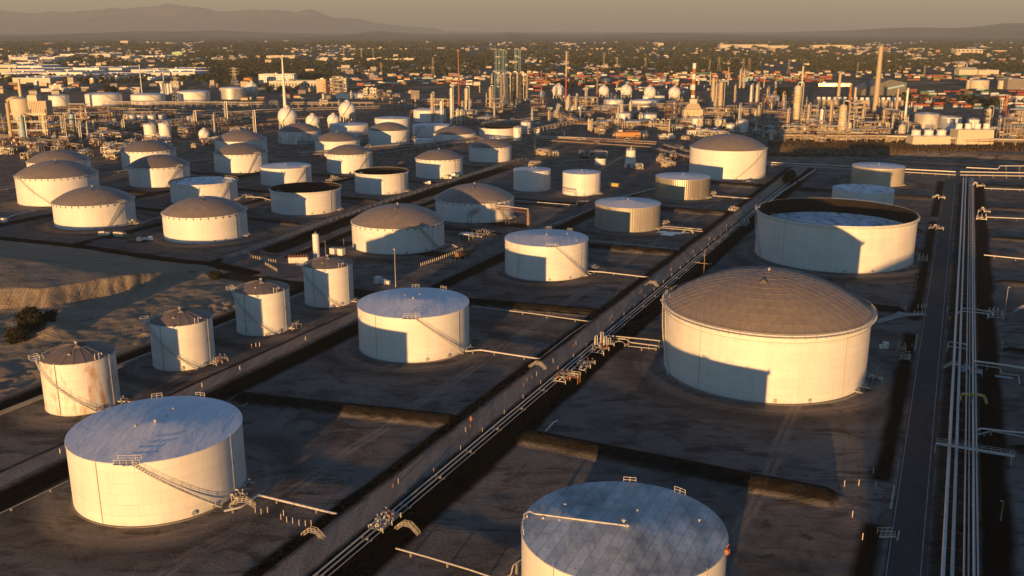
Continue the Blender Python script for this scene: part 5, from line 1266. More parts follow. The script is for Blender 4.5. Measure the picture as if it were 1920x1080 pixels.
def drum_proto(L, r, m, label):
    mb = MB(); mb.tube([(-L / 2, 0, r + 1.6), (-L / 2 + .5, 0, r + 1.6), (L / 2 - .5, 0, r + 1.6), (L / 2, 0, r + 1.6)], r, 14)
    sd = [];
    for x in (-.3, .3): q = MB(); q.box((x * L, 0, .9), (.6, r * 1.6, 2.2)); sd.append(('saddle', q, 'conc'))
    return proto('horizontal_drum', label, 'drum', [('shell', mb, m)] + sd, 'horizontal drums of the refinery yard')
SP = [slim_proto(15, 1.2, 'tan', 'slim tan column among the refinery frames'), slim_proto(11, 1.0, 'cream', 'slim cream column among the refinery frames'), slim_proto(20, 1.0, 'grey', 'slim grey column among the refinery frames'), slim_proto(7, 1.6, 'whited', 'short white column among the refinery frames')]
DP = [drum_proto(9, 1.3, 'white', 'white horizontal drum on saddles in the refinery yard'), drum_proto(12, 1.6, 'tan', 'tan horizontal drum on saddles in the refinery yard'), drum_proto(7, 1.1, 'teal', 'pale blue horizontal drum on saddles in the refinery yard')]
for x0, y0, x1, y1, n in [(985, 190, 1290, 250, 30), (1440, 205, 1720, 264, 46), (1290, 180, 1480, 250, 24), (1860, 215, 1925, 266, 10), (0, 220, 300, 272, 26), (300, 225, 480, 258, 10), (560, 180, 780, 205, 14), (775, 195, 960, 236, 18), (880, 150, 1000, 200, 14), (1000, 160, 1300, 190, 14), (1300, 150, 1480, 180, 12)]:
    for i in range(n):
        X, Y = at(rs.uniform(x0, x1), rs.uniform(y0, y1))
        if any((X - t.location.x) ** 2 + (Y - t.location.y) ** 2 < 27 ** 2 for t, _ in TANKS): continue
        pr_ = rs.choice(SP + DP); put(pr_, X, Y, rs.choice((0, GRID, GRID + PI / 2, PI / 2)), pr_['label'], (rs.uniform(.75, 1.25),) * 3, 0)
# ---- pipe racks
def rack(label, a_, b_, zz=5.0, n=6, w=6.0, seed=0):
    rr = random.Random(seed); A_, B_ = Vector((*a_, 0)), Vector((*b_, 0)); L = (B_ - A_).length
    t = thing('pipe_rack', label, 'pipe rack', tuple(A_), math.atan2((B_ - A_).y, (B_ - A_).x), 'pipe racks of the refinery')
    mb = MB(); k = max(2, int(L / 9))
    for i in range(k + 1):
        x = L * i / k
        for y in (-w / 2, w / 2): mb.box((x, y, zz / 2), (.35, .35, zz + .3))
        mb.box((x, 0, zz), (.3, w + .8, .35)); 
        if zz > 4: mb.box((x, 0, zz * .62), (.25, w + .4, .3))
    for y in (-w / 2, w / 2): mb.box((L / 2, y, zz - .4), (L, .22, .25))
    mb.build('steel_frame', M[rr.choice(['tan', 'rust', 'dark'])], t)
    for i in range(n):
        p = MB(); y = -w / 2 + w * (i + .5) / n; r = rr.uniform(.16, .38); z = zz + .2 + r if i % 2 or zz < 4 else zz * .62 + .2 + r; x0, x1 = (0, L) if rr.random() < .6 else (rr.uniform(0, .3) * L, L * rr.uniform(.6, 1))
        m = (x0 + x1) / 2; lo = [(x0, y, z), (m, y, z), (m, y, z + 1.6), (m + 4, y, z + 1.6), (m + 4, y, z), (x1, y, z)] if rr.random() < .3 and x1 - x0 > 30 else [(x0, y, z), (x1, y, z)]
        p.tube(smooth_corner(lo, .6), r, 6); p.build('pipe', M[rr.choice(['alu', 'tan', 'rust', 'pipe', 'grey'])], t, True)
RK = [(105, 208, 470, 221, 6, 'long pipe rack behind the twin silos'), (195, 201, 700, 203, 7, 'long bright pipe rack in front of the far tank row'), (0, 226, 110, 214, 7, 'pipe rack by the tan reactor'), (120, 240, 260, 262, 5, 'pipe rack left of the twin silos'), (280, 258, 520, 240, 5, 'pipe rack left of the rust stained dome'), (560, 276, 780, 268, 5, 'pipe rack behind the bend dome'), (700, 296, 900, 268, 5, 'raised pipe rack curving past the low dome'),
      (880, 262, 960, 292, 5, 'pipe rack beside the white open tank at the back'), (1000, 264, 1100, 268, 4, 'left part of the bright pipe rack before the yard'), (1100, 268, 1245, 277, 4, 'right part of the bright pipe rack before the yard'), (1000, 268, 1240, 284, 3, 'lower pipe rack before the yard'), (1240, 277, 1310, 296, 3, 'pipe bundle bending toward the tall brown dome'), (1225, 284, 1300, 304, 3, 'lower pipe bundle toward the tall brown dome'), (1075, 238, 1300, 243, 5, 'pipe rack behind the orange building'), (965, 262, 1078, 238, 7, 'covered gallery rack sloping up to the steam plume'), (1045, 220, 1078, 238, 7, 'short gallery rack by the steam plume'),
      (1010, 222, 1140, 216, 5, 'pipe rack left of the small round tanks'), (1235, 214, 1440, 210, 7, 'pipe rack behind the furnace'), (1330, 214, 1500, 222, 7, 'pipe rack right of the ringed pair'), (1380, 204, 1490, 200, 6, 'upper pipe rack right of the ringed pair'), (1400, 236, 1470, 240, 5, 'pipe rack by the shaded yard'), (1470, 266, 1700, 268, 6, 'front pipe rack of the right-hand refinery, left part'), (1660, 268, 1925, 276, 6, 'front pipe rack of the right-hand refinery, right part'), (1470, 242, 1640, 246, 8, 'middle pipe rack of the right-hand refinery'), (1590, 228, 1740, 232, 8, 'upper pipe rack of the right-hand refinery'), (1490, 222, 1600, 224, 9, 'pipe rack between the two fat columns'), (1880, 250, 1925, 254, 8, 'pipe rack at the right edge'),
      (60, 246, 280, 232, 5, 'pipe rack between the pale blue columns and the silos'), (0, 262, 150, 282, 5, 'low pipe rack in front of the slim white columns'), (150, 276, 330, 246, 5, 'pipe rack in front of the twin silos'), (200, 214, 480, 232, 6, 'second long pipe rack behind the twin silos'), (320, 246, 480, 226, 6, 'pipe rack behind the small white sphere'), (60, 226, 330, 222, 8, 'tall pipe rack behind the banded blue column'), (330, 226, 540, 214, 6, 'pipe rack left of the large sphere'), (480, 216, 780, 206, 6, 'pipe rack behind the two large spheres'), (700, 206, 900, 198, 7, 'pipe rack left of the coke drums'), (770, 218, 960, 214, 6, 'pipe rack behind the back row columns'), (905, 240, 1010, 230, 5, 'pipe rack right of the back row columns'), (480, 232, 620, 226, 5, 'pipe rack among the back row spheres'), (1120, 206, 1300, 200, 5, 'pipe rack before the low wide tanks'), (560, 300, 780, 280, 5, 'pipe rack behind the levee road tanks')]
for i, (x0, y0, x1, y1, z, l_) in enumerate(RK): rack(l_, at(x0, y0), at(x1, y1), z, 6, 6, i)

# ---- small round tanks
def small_tank(x, base, top, w, label, mat='white', kind='flat', group='small round tanks', legs=False):
    k = mpp(base); r = w * k / 2; X, Y = at(x, base); Y += r; X *= Y / (Y - r); h = (base - top) * k * .97
    t = thing('storage_tank', label, 'storage tank', (X, Y, 0), 0, group)
    mb = MB(); mb.lathe([(r * 1.01, -.2), (r * 1.01, .3), (r, .31), (r, h), (r * 1.015, h), (r * 1.015, h + .12)], 36); mb.build('shell', M[mat] if isinstance(mat, str) else mat, t, True)
    mb = MB(); rise = r * (.12 if kind == 'flat' else .36); mb.lathe([(max(.03, r * math.cos(i * PI / 16)), h + .1 + rise * math.sin(i * PI / 16)) for i in range(9)], 36); mb.build('roof', M['roofw2'] if kind == 'flat' else M['dome'], t, True)
    mb = MB(); rail_run(mb, arc(r * .96, 0, 2 * PI, h + .12, 18), 1.2, 2.2, .07); mb.build('roof_rail', M['galv'], t)
    f = math.atan2(-Y, -X); stair(r, h, f + .9, f + .1, False).build('spiral_stair', M['grey'], t)
    return t
STK = [(112, 200, 181, 36, 'shaded pale tank behind the tan reactor'), (196, 199, 179, 66, 'wide low tank with a sunlit spot, far row at the left'), (279, 197, 180, 62, 'wide blue shaded tank in the middle of the far row at the left'), (364, 191, 174, 60, 'wide blue shaded tank right of the pylon'), (438, 187, 167, 50, 'grey shaded tank beside the far sphere', 'galv'),
  (283, 262, 234, 22, 'left of the twin white silos'), (311, 262, 232, 22, 'right of the twin white silos'), (247, 229, 216, 16, 'small white drum, leftmost behind the twin silos'), (266, 229, 217, 16, 'small white drum, second behind the twin silos'), (285, 229, 217, 16, 'small white drum, third behind the twin silos'), (305, 228, 217, 14, 'small shaded drum behind the right silo'), (360, 232, 220, 17, 'small pale blue drum behind the small sphere'), (304, 176, 156, 6, 'tall slim silo, first of four in the far row', 'white'), (310, 177, 157, 5, 'tall slim silo, second of four in the far row'), (316, 177, 157, 5, 'tall slim silo, third of four in the far row'), (322, 177, 157, 5, 'tall slim silo, last of four in the far row'),
  (806, 229, 209, 62, 'pale shaded wide tank behind the white back row tank'), (1169, 231, 214, 29, 'round white tank left of its twin in the middle refinery'), (1216, 230, 216, 31, 'round white tank right of its twin in the middle refinery'), (1307, 240, 223, 21, 'round white tank below the tan furnace'), (1350, 240, 225, 21, 'round cream tank right of the one below the furnace', 'cream'), (1369, 249, 234, 16, 'small white tank with a rusty rim behind the tall brown dome'), (1392, 248, 227, 20, 'shaded white tank right of the small rusty rimmed one'), (1150, 201, 189, 38, 'low wide white tank, left of two below the spheres'), (1210, 201, 191, 52, 'low wide white tank, right of two below the spheres'), (1070, 207, 200, 18, 'flat white drum, left of two below the dark red stack'), (1089, 207, 201, 14, 'flat white drum, right of two below the dark red stack'), (1214, 188, 181, 18, 'flat white drum, left of two before the sphere line'), (1237, 188, 181, 19, 'flat white drum, right of two before the sphere line'),
  (986, 251, 230, 19, 'white drum behind the low end of the gallery'), (970, 264, 240, 16, 'white drum beside the gallery foot'), (1009, 254, 242, 8, 'tiny sunlit drum on the dark yard'), (1735, 246, 216, 44, 'cream tank veiled by steam, left of two', 'cream'), (1781, 246, 222, 36, 'pale tank veiled by steam, right of two', 'white'), (1823, 243, 225, 22, 'shaded pale tank behind the large cooling tower', 'white'), (1834, 168, 152, 36, 'cream tank at the far right before the dark shed', 'cream'), (1818, 167, 151, 14, 'slim cream tank at the far right', 'cream'), (1877, 167, 152, 14, 'cream tank touching the dark shed', 'cream'), (1450, 196, 181, 22, 'white rail tank left of the fat ringed column'), (1190, 262, 256, 10, 'tiny drum by the orange building'), (1144, 238, 226, 16, 'round topped white drum left of the bullet vessels')]
for a_ in STK: small_tank(*a_)
for i, x in enumerate((1154, 1165, 1219, 1230, 1240, 1250)):
    column(x, 243 if i > 1 else 240, 226 if i > 1 else 223, 7, ['brown upright bullet vessel, first of the left pair', 'brown upright bullet vessel, second of the left pair', 'brown upright bullet vessel, first of the right four', 'brown upright bullet vessel, second of the right four', 'brown upright bullet vessel, third of the right four', 'brown upright bullet vessel, last of the right four'][i], 'brown' if i % 2 else 'tan', 1, 'upright_vessel', 'vessel', 'brown upright bullet vessels')
# ---- furnace under the banded chimney, reactor at the left, coke drums with derricks
X, Y = at(1300, 227); k = mpp(227); t = thing('furnace', 'tan furnace block with sloping shoulders under the banded chimney', 'furnace', (X, Y + 8, 0), 0)
W = 36 * k
mb = MB(); mb.box((0, 0, W * .28), (W, W * .6, W * .56)); mb.build('box', M['cream'], t); mb = MB(); mb.box((0, 0, W * .72), (W * .9, W * .5, W * .32), 0, .6); mb.build('hood', M['tan'], t); mb = MB(); mb.box((0, 0, W * .98), (W * .35, W * .3, W * .25)); mb.build('flue', M['cream'], t)
for i in range(5): mb = MB(); mb.box((-W * .4 + W * .2 * i, -W * .31, W * .28), (W * .025, W * .03, W * .6)); mb.build('buckstay', M['yellow'], t)
for z in (.2, .4, .58): mb = MB(); mb.box((0, -W * .34, W * z), (W * 1.05, W * .08, .15)); rail_run(mb, [(-W * .52, -W * .38, W * z), (W * .52, -W * .38, W * z)], 1.2, 2, .09); mb.build('walkway', M['galv'], t)
X, Y = at(60, 266); k = mpp(266); t = thing('cat_cracker', 'big tan reactor vessel with a ribbed box beside it at the left edge', 'reactor', (X, Y, 0), 0)
zz = lambda y: (266 - y) * k
mb = MB(); r = 18 * k; mb.lathe([(r * .45, zz(232)), (r * .8, zz(222)), (r, zz(212)), (r, zz(192)), (r * .9, zz(186)), (r * .3, zz(183)), (.1, zz(182.5))], 28, (-12 * k, 0, 0)); mb.build('reactor_shell', M['cream'], t, True)
mb = MB(); mb.box((22 * k, 2, (zz(217) + zz(190)) / 2), (34 * k, 12, zz(190) - zz(217))); mb.build('regenerator_box', M['tan'], t)
for i in range(10): mb = MB(); mb.box((8 * k + i * 3.2 * k, 2 - 6.2, (zz(217) + zz(192)) / 2), (.5, .5, zz(192) - zz(217))); mb.build('box_rib', M['cream'], t)
mb = MB(); mb.box((12 * k, 2, zz(185)), (20 * k, 9, zz(180) - zz(190)), 0, .8); mb.build('top_hood', M['cream'], t)
mb = MB(); mb.tube(smooth_corner([(-12 * k, 0, zz(186)), (-22 * k, -3, zz(184)), (-34 * k, -3, zz(190)), (-34 * k, -3, zz(262))], 2), 1.6, 10); mb.build('riser_pipe', M['tan'], t, True)
for dx in (-26, -2, 8, 38):
    for dy in (-6, 8): mb = MB(); mb.tube([(dx * k, dy, -.2), (dx * k, dy, zz(205))], .45, 6); mb.build('steel_column', M['rust'], t)
for y in (244, 228, 214): mb = MB(); mb.box((6 * k, 1, zz(y)), (66 * k, 15, .3)); rail_run(mb, [(-27 * k, -6.5, zz(y)), (39 * k, -6.5, zz(y))], 1.2, 2.2, .1); mb.build('floor_grating', M['galv'], t)
for i, (x, b, tp, w, m_) in enumerate([(950, 195, 140, 9, 'dark'), (962, 194, 140, 10, 'dark'), (975, 193, 140, 9, 'dark'), (941, 194, 141, 5, 'red')]):
    column(x, b, tp, w, ['dark coke drum, left of three', 'dark coke drum, middle of three', 'dark coke drum, right of three', 'red column left of the dark coke drums'][i], m_, 4, 'coke_drum', 'coke drum', 'coke drums')
def lattice(x, base, top, w, label, mat='galv', name='transmission_tower', cat='pylon', arms=3, z0p=None, group='lattice towers', spread=.25, seg=8):
    X, Y = at(x, base); k = mpp(base); h = (base - top) * k; r = w * k / 2
    t = thing(name, label, cat, (X, Y, 0), R_.uniform(-.3, .3), group); mb = MB(); th_ = max(.12, k * (.10 if name != 'drilling_derrick' else .09))
    def wd(f): return r * (1 - (1 - spread) * min(1, f / .7))
    for i in range(seg):
        f0, f1 = i / seg, (i + 1) / seg
        c0 = [(sx * wd(f0), sy * wd(f0), h * f0) for sx, sy in ((-1, -1), (1, -1), (1, 1), (-1, 1))]; c1 = [(sx * wd(f1), sy * wd(f1), h * f1) for sx, sy in ((-1, -1), (1, -1), (1, 1), (-1, 1))]
        for j in range(4): mb.tube([c0[j], c1[j]], th_, 4); mb.tube([c0[j], c1[(j + 1) % 4]], th_ * .6, 4); mb.tube([c1[j], c1[(j + 1) % 4]], th_ * .6, 4)
    mb.build('lattice', M[mat], t)
    for i in range(arms):
        z = h * (.7 + .13 * i); a = MB(); L = max(r * 1.1, h * .13)
        for s in (-1, 1): a.tube([(0, 0, z + h * .03), (s * L, 0, z)], th_ * .8, 4); a.tube([(0, 0, z - h * .01), (s * L, 0, z)], th_ * .8, 4)
        a.build('cross_arm', M[mat], t)
    return t
lattice(634, 178, 105, 15, 'dark lattice tower over the silos left of the distant yard', 'dark', 'lattice_tower', 'tower', 0, spread=.9, seg=12)
for i, x in enumerate((930, 936, 943, 949)): lattice(x, 196, 97, 6, ['green lattice derrick, first of four over the coke drums', 'green lattice derrick, second of four over the coke drums', 'green lattice derrick, third of four over the coke drums', 'green lattice derrick, last of four over the coke drums'][i], 'teal', 'drilling_derrick', 'derrick', 0, spread=.5, seg=12)
for i, x in enumerate((966, 974)): lattice(x, 193, 96, 6, ['green lattice derrick, left of the pair right of the four', 'green lattice derrick, right of the pair right of the four'][i], 'teal', 'drilling_derrick', 'derrick', 0, spread=.5, seg=12)
PY = [(333, 200, 145, 16, 'lattice pylon between the wide shaded tanks'), (441, 168, 128, 15, 'lattice pylon beside the far sphere'), (1347, 134, 108, 8, 'distant pylon above the banded chimney'), (1393, 136, 110, 7, 'distant pylon, left of the pair above the container yard'), (1404, 136, 110, 7, 'distant pylon, right of the pair above the container yard'), (1478, 140, 112, 6, 'distant pylon left of the elbow stack'), (1330, 134, 112, 5, 'distant thin pylon left of the banded chimney pylon'), (1064, 140, 98, 6, 'distant pylon behind the tall dark red stack'), (1157, 130, 108, 5, 'distant pylon over the middle container yard'), (1132, 128, 100, 5, 'distant pylon left of the middle container yard'), (1210, 128, 108, 4, 'distant thin pylon right of the middle one'), (1607, 142, 118, 4, 'distant pylon left of the tallest chimney'), (812, 140, 108, 5, 'distant pylon left of the very tall brown stack'), (715, 142, 118, 5, 'distant pylon above the container rows left of centre'), (1732, 146, 124, 5, 'distant pylon right of the grey coke barn'), (700, 112, 92, 3, 'far thin pylon above the dark woods, left of centre'), (678, 112, 92, 3, 'second far thin pylon above the dark woods, left of centre'), (645, 112, 90, 3, 'third far thin pylon above the dark woods, left of centre')]
for x, b, tp, w, l_ in PY: lattice(x, b, tp, w, l_, 'tan' if b < 150 else 'galv')
# ---- cooling towers, coke barn, buildings
M['barn'] = plain('grey_barn_sheeting', (.13, .125, .115), .7)
M['derrick'] = plain('pale_green_steel', (.20, .30, .22), .6)
def cooling(x0, x1, base, top, fans, label, mat='cream', fh=10, rot=0.0):
    k = mpp(base); X, Y = at((x0 + x1) / 2, base); W = (x1 - x0) * k; H = (base - top) * k; D = min(W * .5, 16)
    t = thing('cooling_tower', label, 'cooling tower', (X, Y + D / 2, 0), rot, 'cooling towers')
    mb = MB(); mb.box((0, 0, H / 2), (W, D, H), 0, .97); n = int(W / 1.6)
    mb.build('casing', M[mat], t)
    for i in range(n): 
        if i > 40: break
        s = MB(); s.box((-W / 2 + W * (i + .5) / n, -D / 2 + .02, H * .48), (.18, .3, H * .95)); s.build('casing_rib', M[mat], t)
    mb = MB(); rail_run(mb, [(-W * .49, -D * .48, H), (W * .49, -D * .48, H)], 1.2, 2, .08); mb.build('roof_rail', M['galv'], t)
    for i in range(fans):
        f = MB(); x = -W / 2 + W * (i + .5) / fans; r = W / fans * .36; f.lathe([(r * 1.1, 0), (r * .92, fh * k * .4), (r, fh * k), (r * .96, fh * k), (r * .85, .1)], 20, (x, 0, H)); f.build('fan_stack', M['white'], t, True)
cooling(1710, 1782, 273, 256, 3, 'low cooling tower with three fan stacks under the steam'); cooling(1793, 1862, 273, 244, 4, 'large ribbed cooling tower with four fan stacks near the right edge')
cooling(1532, 1612, 200, 188, 8, 'long distant cooling tower with eight fans, left part', 'tan', 5); cooling(1614, 1694, 201, 189, 8, 'long distant cooling tower with eight fans, right part', 'tan', 5)
X, Y = at(1652, 179); k = mpp(179); t = thing('coke_barn', 'big grey barn with a sloping roof and a conveyor behind the tallest chimney', 'barn', (X, Y + 20, 0), 0)
W, H, D = 82 * k, 30 * k, 60
mb = MB(); mb.add([(-W / 2, -D / 2, 0), (W / 2, -D / 2, 0), (W / 2, D / 2, 0), (-W / 2, D / 2, 0), (-W / 2, -D / 2, H * .35), (W / 2, -D / 2, H * .8), (W / 2, D / 2, H * .8), (-W / 2, D / 2, H * .35), (W * .12, -D / 2, H), (W * .12, D / 2, H)], [(0, 1, 5, 8, 4), (1, 2, 6, 5), (2, 3, 7, 9, 6), (3, 0, 4, 7)]); mb.build('wall', M['barn'], t)
mb = MB(); mb.add([(-W / 2, -D / 2 - .5, H * .36), (W * .12, -D / 2 - .5, H * 1.01), (W / 2, -D / 2 - .5, H * .81), (-W / 2, D / 2, H * .36), (W * .12, D / 2, H * 1.01), (W / 2, D / 2, H * .81)], [(0, 1, 4, 3), (1, 2, 5, 4)]); mb.build('roof', M['barn'], t)
mb = MB(); mb.tube([(W * .05, -D / 2 - 3, H * .45), (W * .42, -D / 2 - 3, H * .66)], 2.2, 4); mb.build('conveyor', M['teal'], t)
M['glint'] = plain('polished_metal_sheeting', (.75, .42, .20), .36, .95, .1)
BUILD_N = [0]
def building(x0, x1, base, top, label, wall='cream', roof='whited', rows=0, cols=0, D=None, rz=0.0, group=None, name='building', units=2, pitched=False, gl='glass', cat='building'):
    k = mpp(base); X, Y = at((x0 + x1) / 2, base); W = (x1 - x0) * k; H = max(2.5, (base - top) * k); D = D or max(8, min(W * .6, 40))
    t = thing(name, label, cat, (X, Y, 0), rz, group); rr = random.Random(x0 * 7 + base)
    mb = MB(); mb.box((0, D / 2, H / 2 - .2), (W, D, H + .4)); mb.build('wall', M[wall], t)
    mb = MB()
    if pitched:
        mb.add([(-W / 2 - .4, -.4, H), (W / 2 + .4, -.4, H), (W / 2 + .4, D + .4, H), (-W / 2 - .4, D + .4, H), (-W / 2 - .4, D / 2, H + D * .2), (W / 2 + .4, D / 2, H + D * .2)], [(0, 1, 5, 4), (2, 3, 4, 5), (0, 4, 3), (1, 2, 5)])
    else:
        mb.box((0, D / 2, H + .1), (W - .4, D - .4, .15))
        for (cx, cy, sx, sy) in ((0, .1, W + .1, .3), (0, D - .1, W + .1, .3), (-W / 2 + .1, D / 2, .3, D - .4), (W / 2 - .1, D / 2, .3, D - .4)): mb.box((cx, cy, H + .4), (sx, sy, .7))
    mb.build('roof', M[roof], t)
    for i in range(units if not pitched else 0):
        u = MB(); s = rr.uniform(1.5, 3); u.box((rr.uniform(-.4, .4) * W, D * rr.uniform(.3, .7), H + .2 + s * .4), (s * 1.5, s, s * .8)); u.build('roof_unit', M['galv'], t)
    for r_ in range(rows):
        for c in range(cols):
            w_ = MB(); w_.box((-W / 2 + W * (c + .5) / cols, -.03, H * (r_ + .55) / rows), (W / cols * .5, .12, H / rows * .42)); w_.build('window', M[gl], t)
    d = MB(); d.box((W * rr.uniform(-.3, .3), -.04, 1.5), (2.4, .12, 3.0)); d.build('door', M['grey'], t)
    return t
for a_ in [(1154, 1201, 262, 249, 'orange flat roofed building with two pale doors in the middle refinery', 'brick', 'brown', 0, 0, 14), (1236, 1266, 261, 256, 'long low white building right of the orange one'), (1290, 1313, 253, 245, 'white block building behind the tall brown dome', 'white', 'brown', 1, 5), (1317, 1352, 252, 245, 'long white building with a row of windows behind the tall brown dome', 'white', 'whited', 1, 8), (505, 600, 168, 153, 'long cream hall with dark openings at the back left', 'cream', 'whited', 1, 16, 30), (486, 552, 157, 140, 'white four storey block behind the long cream hall', 'white', 'whited', 4, 14, 26), (630, 682, 185, 177, 'low white shed left of the distant yard', 'white'), (682, 706, 185, 167, 'cream block building with windows near the distant yard', 'cream', 'whited', 3, 4), (594, 612, 176, 150, 'tan silo house left of the lattice tower', 'tan', 'tan'), (619, 650, 172, 148, 'tan block under the lattice tower', 'cream', 'tan'), (500, 553, 113, 105, 'long cream office block in front of the dark woods', 'cream', 'cream', 2, 18, 40), (600, 615, 117, 109, 'cream block before the woods, first of a scattered line', 'cream'), (640, 663, 116, 110, 'cream block before the woods, second of a scattered line', 'cream'), (688, 706, 117, 110, 'cream block before the woods, third of a scattered line', 'cream'), (717, 733, 116, 111, 'small cream block before the woods, fourth of a scattered line'), (736, 754, 117, 111, 'cream block before the woods, fifth of a scattered line'), (755, 776, 117, 110, 'cream block before the woods, last of a scattered line'),
           (323, 346, 105, 98, 'pale green hall standing among the distant trees', 'lgreen', 'lgreen'), (1225, 1233, 89, 80, 'distant dark office tower with a lit side', 'concd'), (1233, 1244, 89, 81, 'distant lit office tower next to the dark one', 'cream'), (1350, 1440, 90, 84, 'very long white hall on the far plain, left of the tallest chimney', 'cream', 'cream', 0, 0, 60), (1441, 1488, 90, 86, 'long cream hall on the far plain, continuing the very long one', 'cream', 'cream', 0, 0, 60), (1524, 1596, 91, 85, 'long cream hall on the far plain just left of the tallest chimney', 'cream', 'cream', 0, 0, 60), (1793, 1842, 103, 93, 'stepped white hall on the far plain at the right', 'cream', 'white', 2, 6, 50), (1865, 1887, 101, 95, 'cream block on the far plain near the right edge', 'cream'), (1798, 1832, 141, 131, 'cream church like hall before the trees at the right', 'cream', 'cream', 0, 0, 25, 0, None, 'building', 0, True), (1834, 1872, 141, 132, 'grey roofed hall right of the church like one', 'cream', 'grey', 0, 0, 25), (1888, 1930, 168, 150, 'dark shed with corrugated walls at the far right', 'concd', 'grey', 0, 0, 40), (226, 240, 84, 77, 'single brightly lit block under the left mountains', 'cream'),
           (169, 176, 160, 149, 'tan lift tower with a bright face before the warehouses', 'tan'), (92, 115, 165, 160, 'low sunlit shed behind the tan reactor'), (128, 147, 159, 155, 'low cream shed left of the lift tower'), (77, 120, 172, 167, 'long pale shed behind the tan reactor', 'whited'), (64, 70, 165, 153, 'slim pale tower left of the sheds', 'whited')]: building(*a_)
building(1536, 1594, 162, 157, 'long metal clad hall throwing back the low sun behind the middle stack', 'glint', 'grey', 0, 0, 30, -rad(18.5))
WH = [(-10, 32, 127, 122), (32, 80, 130, 124), (-5, 21, 136, 130), (21, 85, 137, 131), (87, 136, 135, 131), (137, 187, 136, 128), (187, 229, 135, 128), (2, 90, 142, 137), (90, 155, 142, 136), (-12, 24, 146, 142), (24, 95, 157, 147), (95, 162, 150, 144), (130, 152, 140, 138), (160, 240, 145, 140), (163, 230, 152, 147), (245, 300, 136, 131), (300, 368, 135, 130), (252, 320, 142, 137), (240, 290, 150, 145), (322, 366, 143, 136), (75, 103, 116, 108), (17, 52, 113, 108), (30, 64, 121, 117), (14, 72, 107, 104), (168, 207, 108, 102), (170, 204, 103, 100), (228, 244, 110, 106), (112, 140, 106, 102), (265, 310, 109, 105), (135, 168, 104, 101), (52, 70, 118, 113)]
for i, (x0, x1, b, tp) in enumerate(WH):
    building(x0, x1, b, tp, 'wide flat roofed warehouse at the far left', R_.choice(['cream', 'cream', 'whited', 'white']), R_.choice(['white', 'whited', 'white']), 0, 0, R_.uniform(60, 130), R_.uniform(-.12, .05), 'wide flat roofed warehouses at the far left', 'warehouse', 3, cat='warehouse')
# ------------------------------------------------------------------ containers, town, trees, hills, steam
CM = ['red', 'red', 'rustl', 'brown', 'brown', 'cream', 'white', 'white', 'tan', 'blue', 'green', 'teal', 'orange']
CN = {'red': 'red', 'rustl': 'rusty orange', 'brown': 'dark brown', 'cream': 'cream', 'white': 'white', 'tan': 'tan', 'blue': 'blue', 'green': 'green', 'teal': 'pale blue', 'orange': 'orange'}
def cont_mesh():
    """Corrugated box with corner posts and end doors."""
    mb = MB(); L, W, H = 12.2, 2.44, 2.6; n = 40; vs = []
    for z in (.15, H):
        for s in (-1, 1):
            for i in range(n + 1): vs.append((-L / 2 + L * i / n, s * (W / 2 - (.06 if i % 4 in (1, 2) else 0)), z))
    m = n + 1; fs = []
    for i in range(n): fs.append((i, i + 1, 2 * m + i + 1, 2 * m + i)); fs.append((m + i + 1, m + i, 3 * m + i, 3 * m + i + 1))
    fs.append(tuple([2 * m + i for i in range(m)] + [3 * m + i for i in range(m - 1, -1, -1)]))
    fs += [(0, 2 * m, 3 * m, m), (n, m + n, 3 * m + n, 2 * m + n)]
    mb.add(vs, fs)
    for sx in (-1, 1):
        for sy in (-1, 1): mb.box((sx * (L / 2 - .05), sy * (W / 2 - .05), H / 2 + .02), (.18, .18, H + .04))
        mb.box((sx * (L / 2 + .02), 0, H / 2), (.06, .08, H * .9))
    return mb
CPROTO = {}
def cont_obj(m):
    if m not in CPROTO:
        CPROTO[m] = cont_mesh().build('shipping_container', M[m]); o = CPROTO[m]; first = True
    else:
        o = CPROTO[m].copy(); COL.objects.link(o)
    return o
rc = random.Random(44); spots = []
def yard(x0, y0, x1, y1, rows, ang, dens, where, stack=1):
    """Rows of containers across a yard given by two photo corners."""
    for r in range(rows):
        f = (r + .5) / rows; py = y0 + (y1 - y0) * f ** .8
        A_, B_ = at(x0, py), at(x1, py); L = math.hypot(B_[0] - A_[0], B_[1] - A_[1]); n = int(L / 13.4)
        colr = rc.choice(CM)
        for i in range(n):
            if rc.random() > dens: continue
            if rc.random() < .45: colr = rc.choice(CM)
            g = (i + .5) / n; X = A_[0] + (B_[0] - A_[0]) * g + rc.uniform(-1, 1); Y = A_[1] + (B_[1] - A_[1]) * g + X * math.tan(ang) * .0 + rc.uniform(-2, 2)
            for k in range(rc.choice((1, 1, stack))): spots.append((X, Y + g * 60 * math.tan(ang), k * 2.7, ang, colr if k == 0 else rc.choice(CM), where, py))
yard(1690, 170, 1925, 206, 11, .10, .62, 'in the yard at the right behind the cooling towers', 2)
yard(965, 137, 1300, 160, 11, .03, .55, 'in the yard beyond the line of white spheres', 2)
yard(985, 158, 1290, 172, 5, .03, .38, 'along the rails just behind the white spheres', 2)
yard(1300, 136, 1560, 154, 8, .0, .5, 'in the yard behind the ringed columns', 2)
yard(1700, 140, 1925, 152, 4, .0, .35, 'in the yard before the far right trees', 2)
yard(640, 146, 900, 162, 7, .02, .40, 'in the distant yard left of the coke drums', 2)
rc.shuffle(spots); spots.sort(key=lambda s: -s[6])
for X, Y, z, a, m, wh, py in spots[:296]:
    o = cont_obj(m); o.location = (X, Y, z); o.rotation_euler.z = a
    tag(o, CN[m] + ' shipping container ' + wh, 'container', 'shipping containers')
rest = spots[296:]
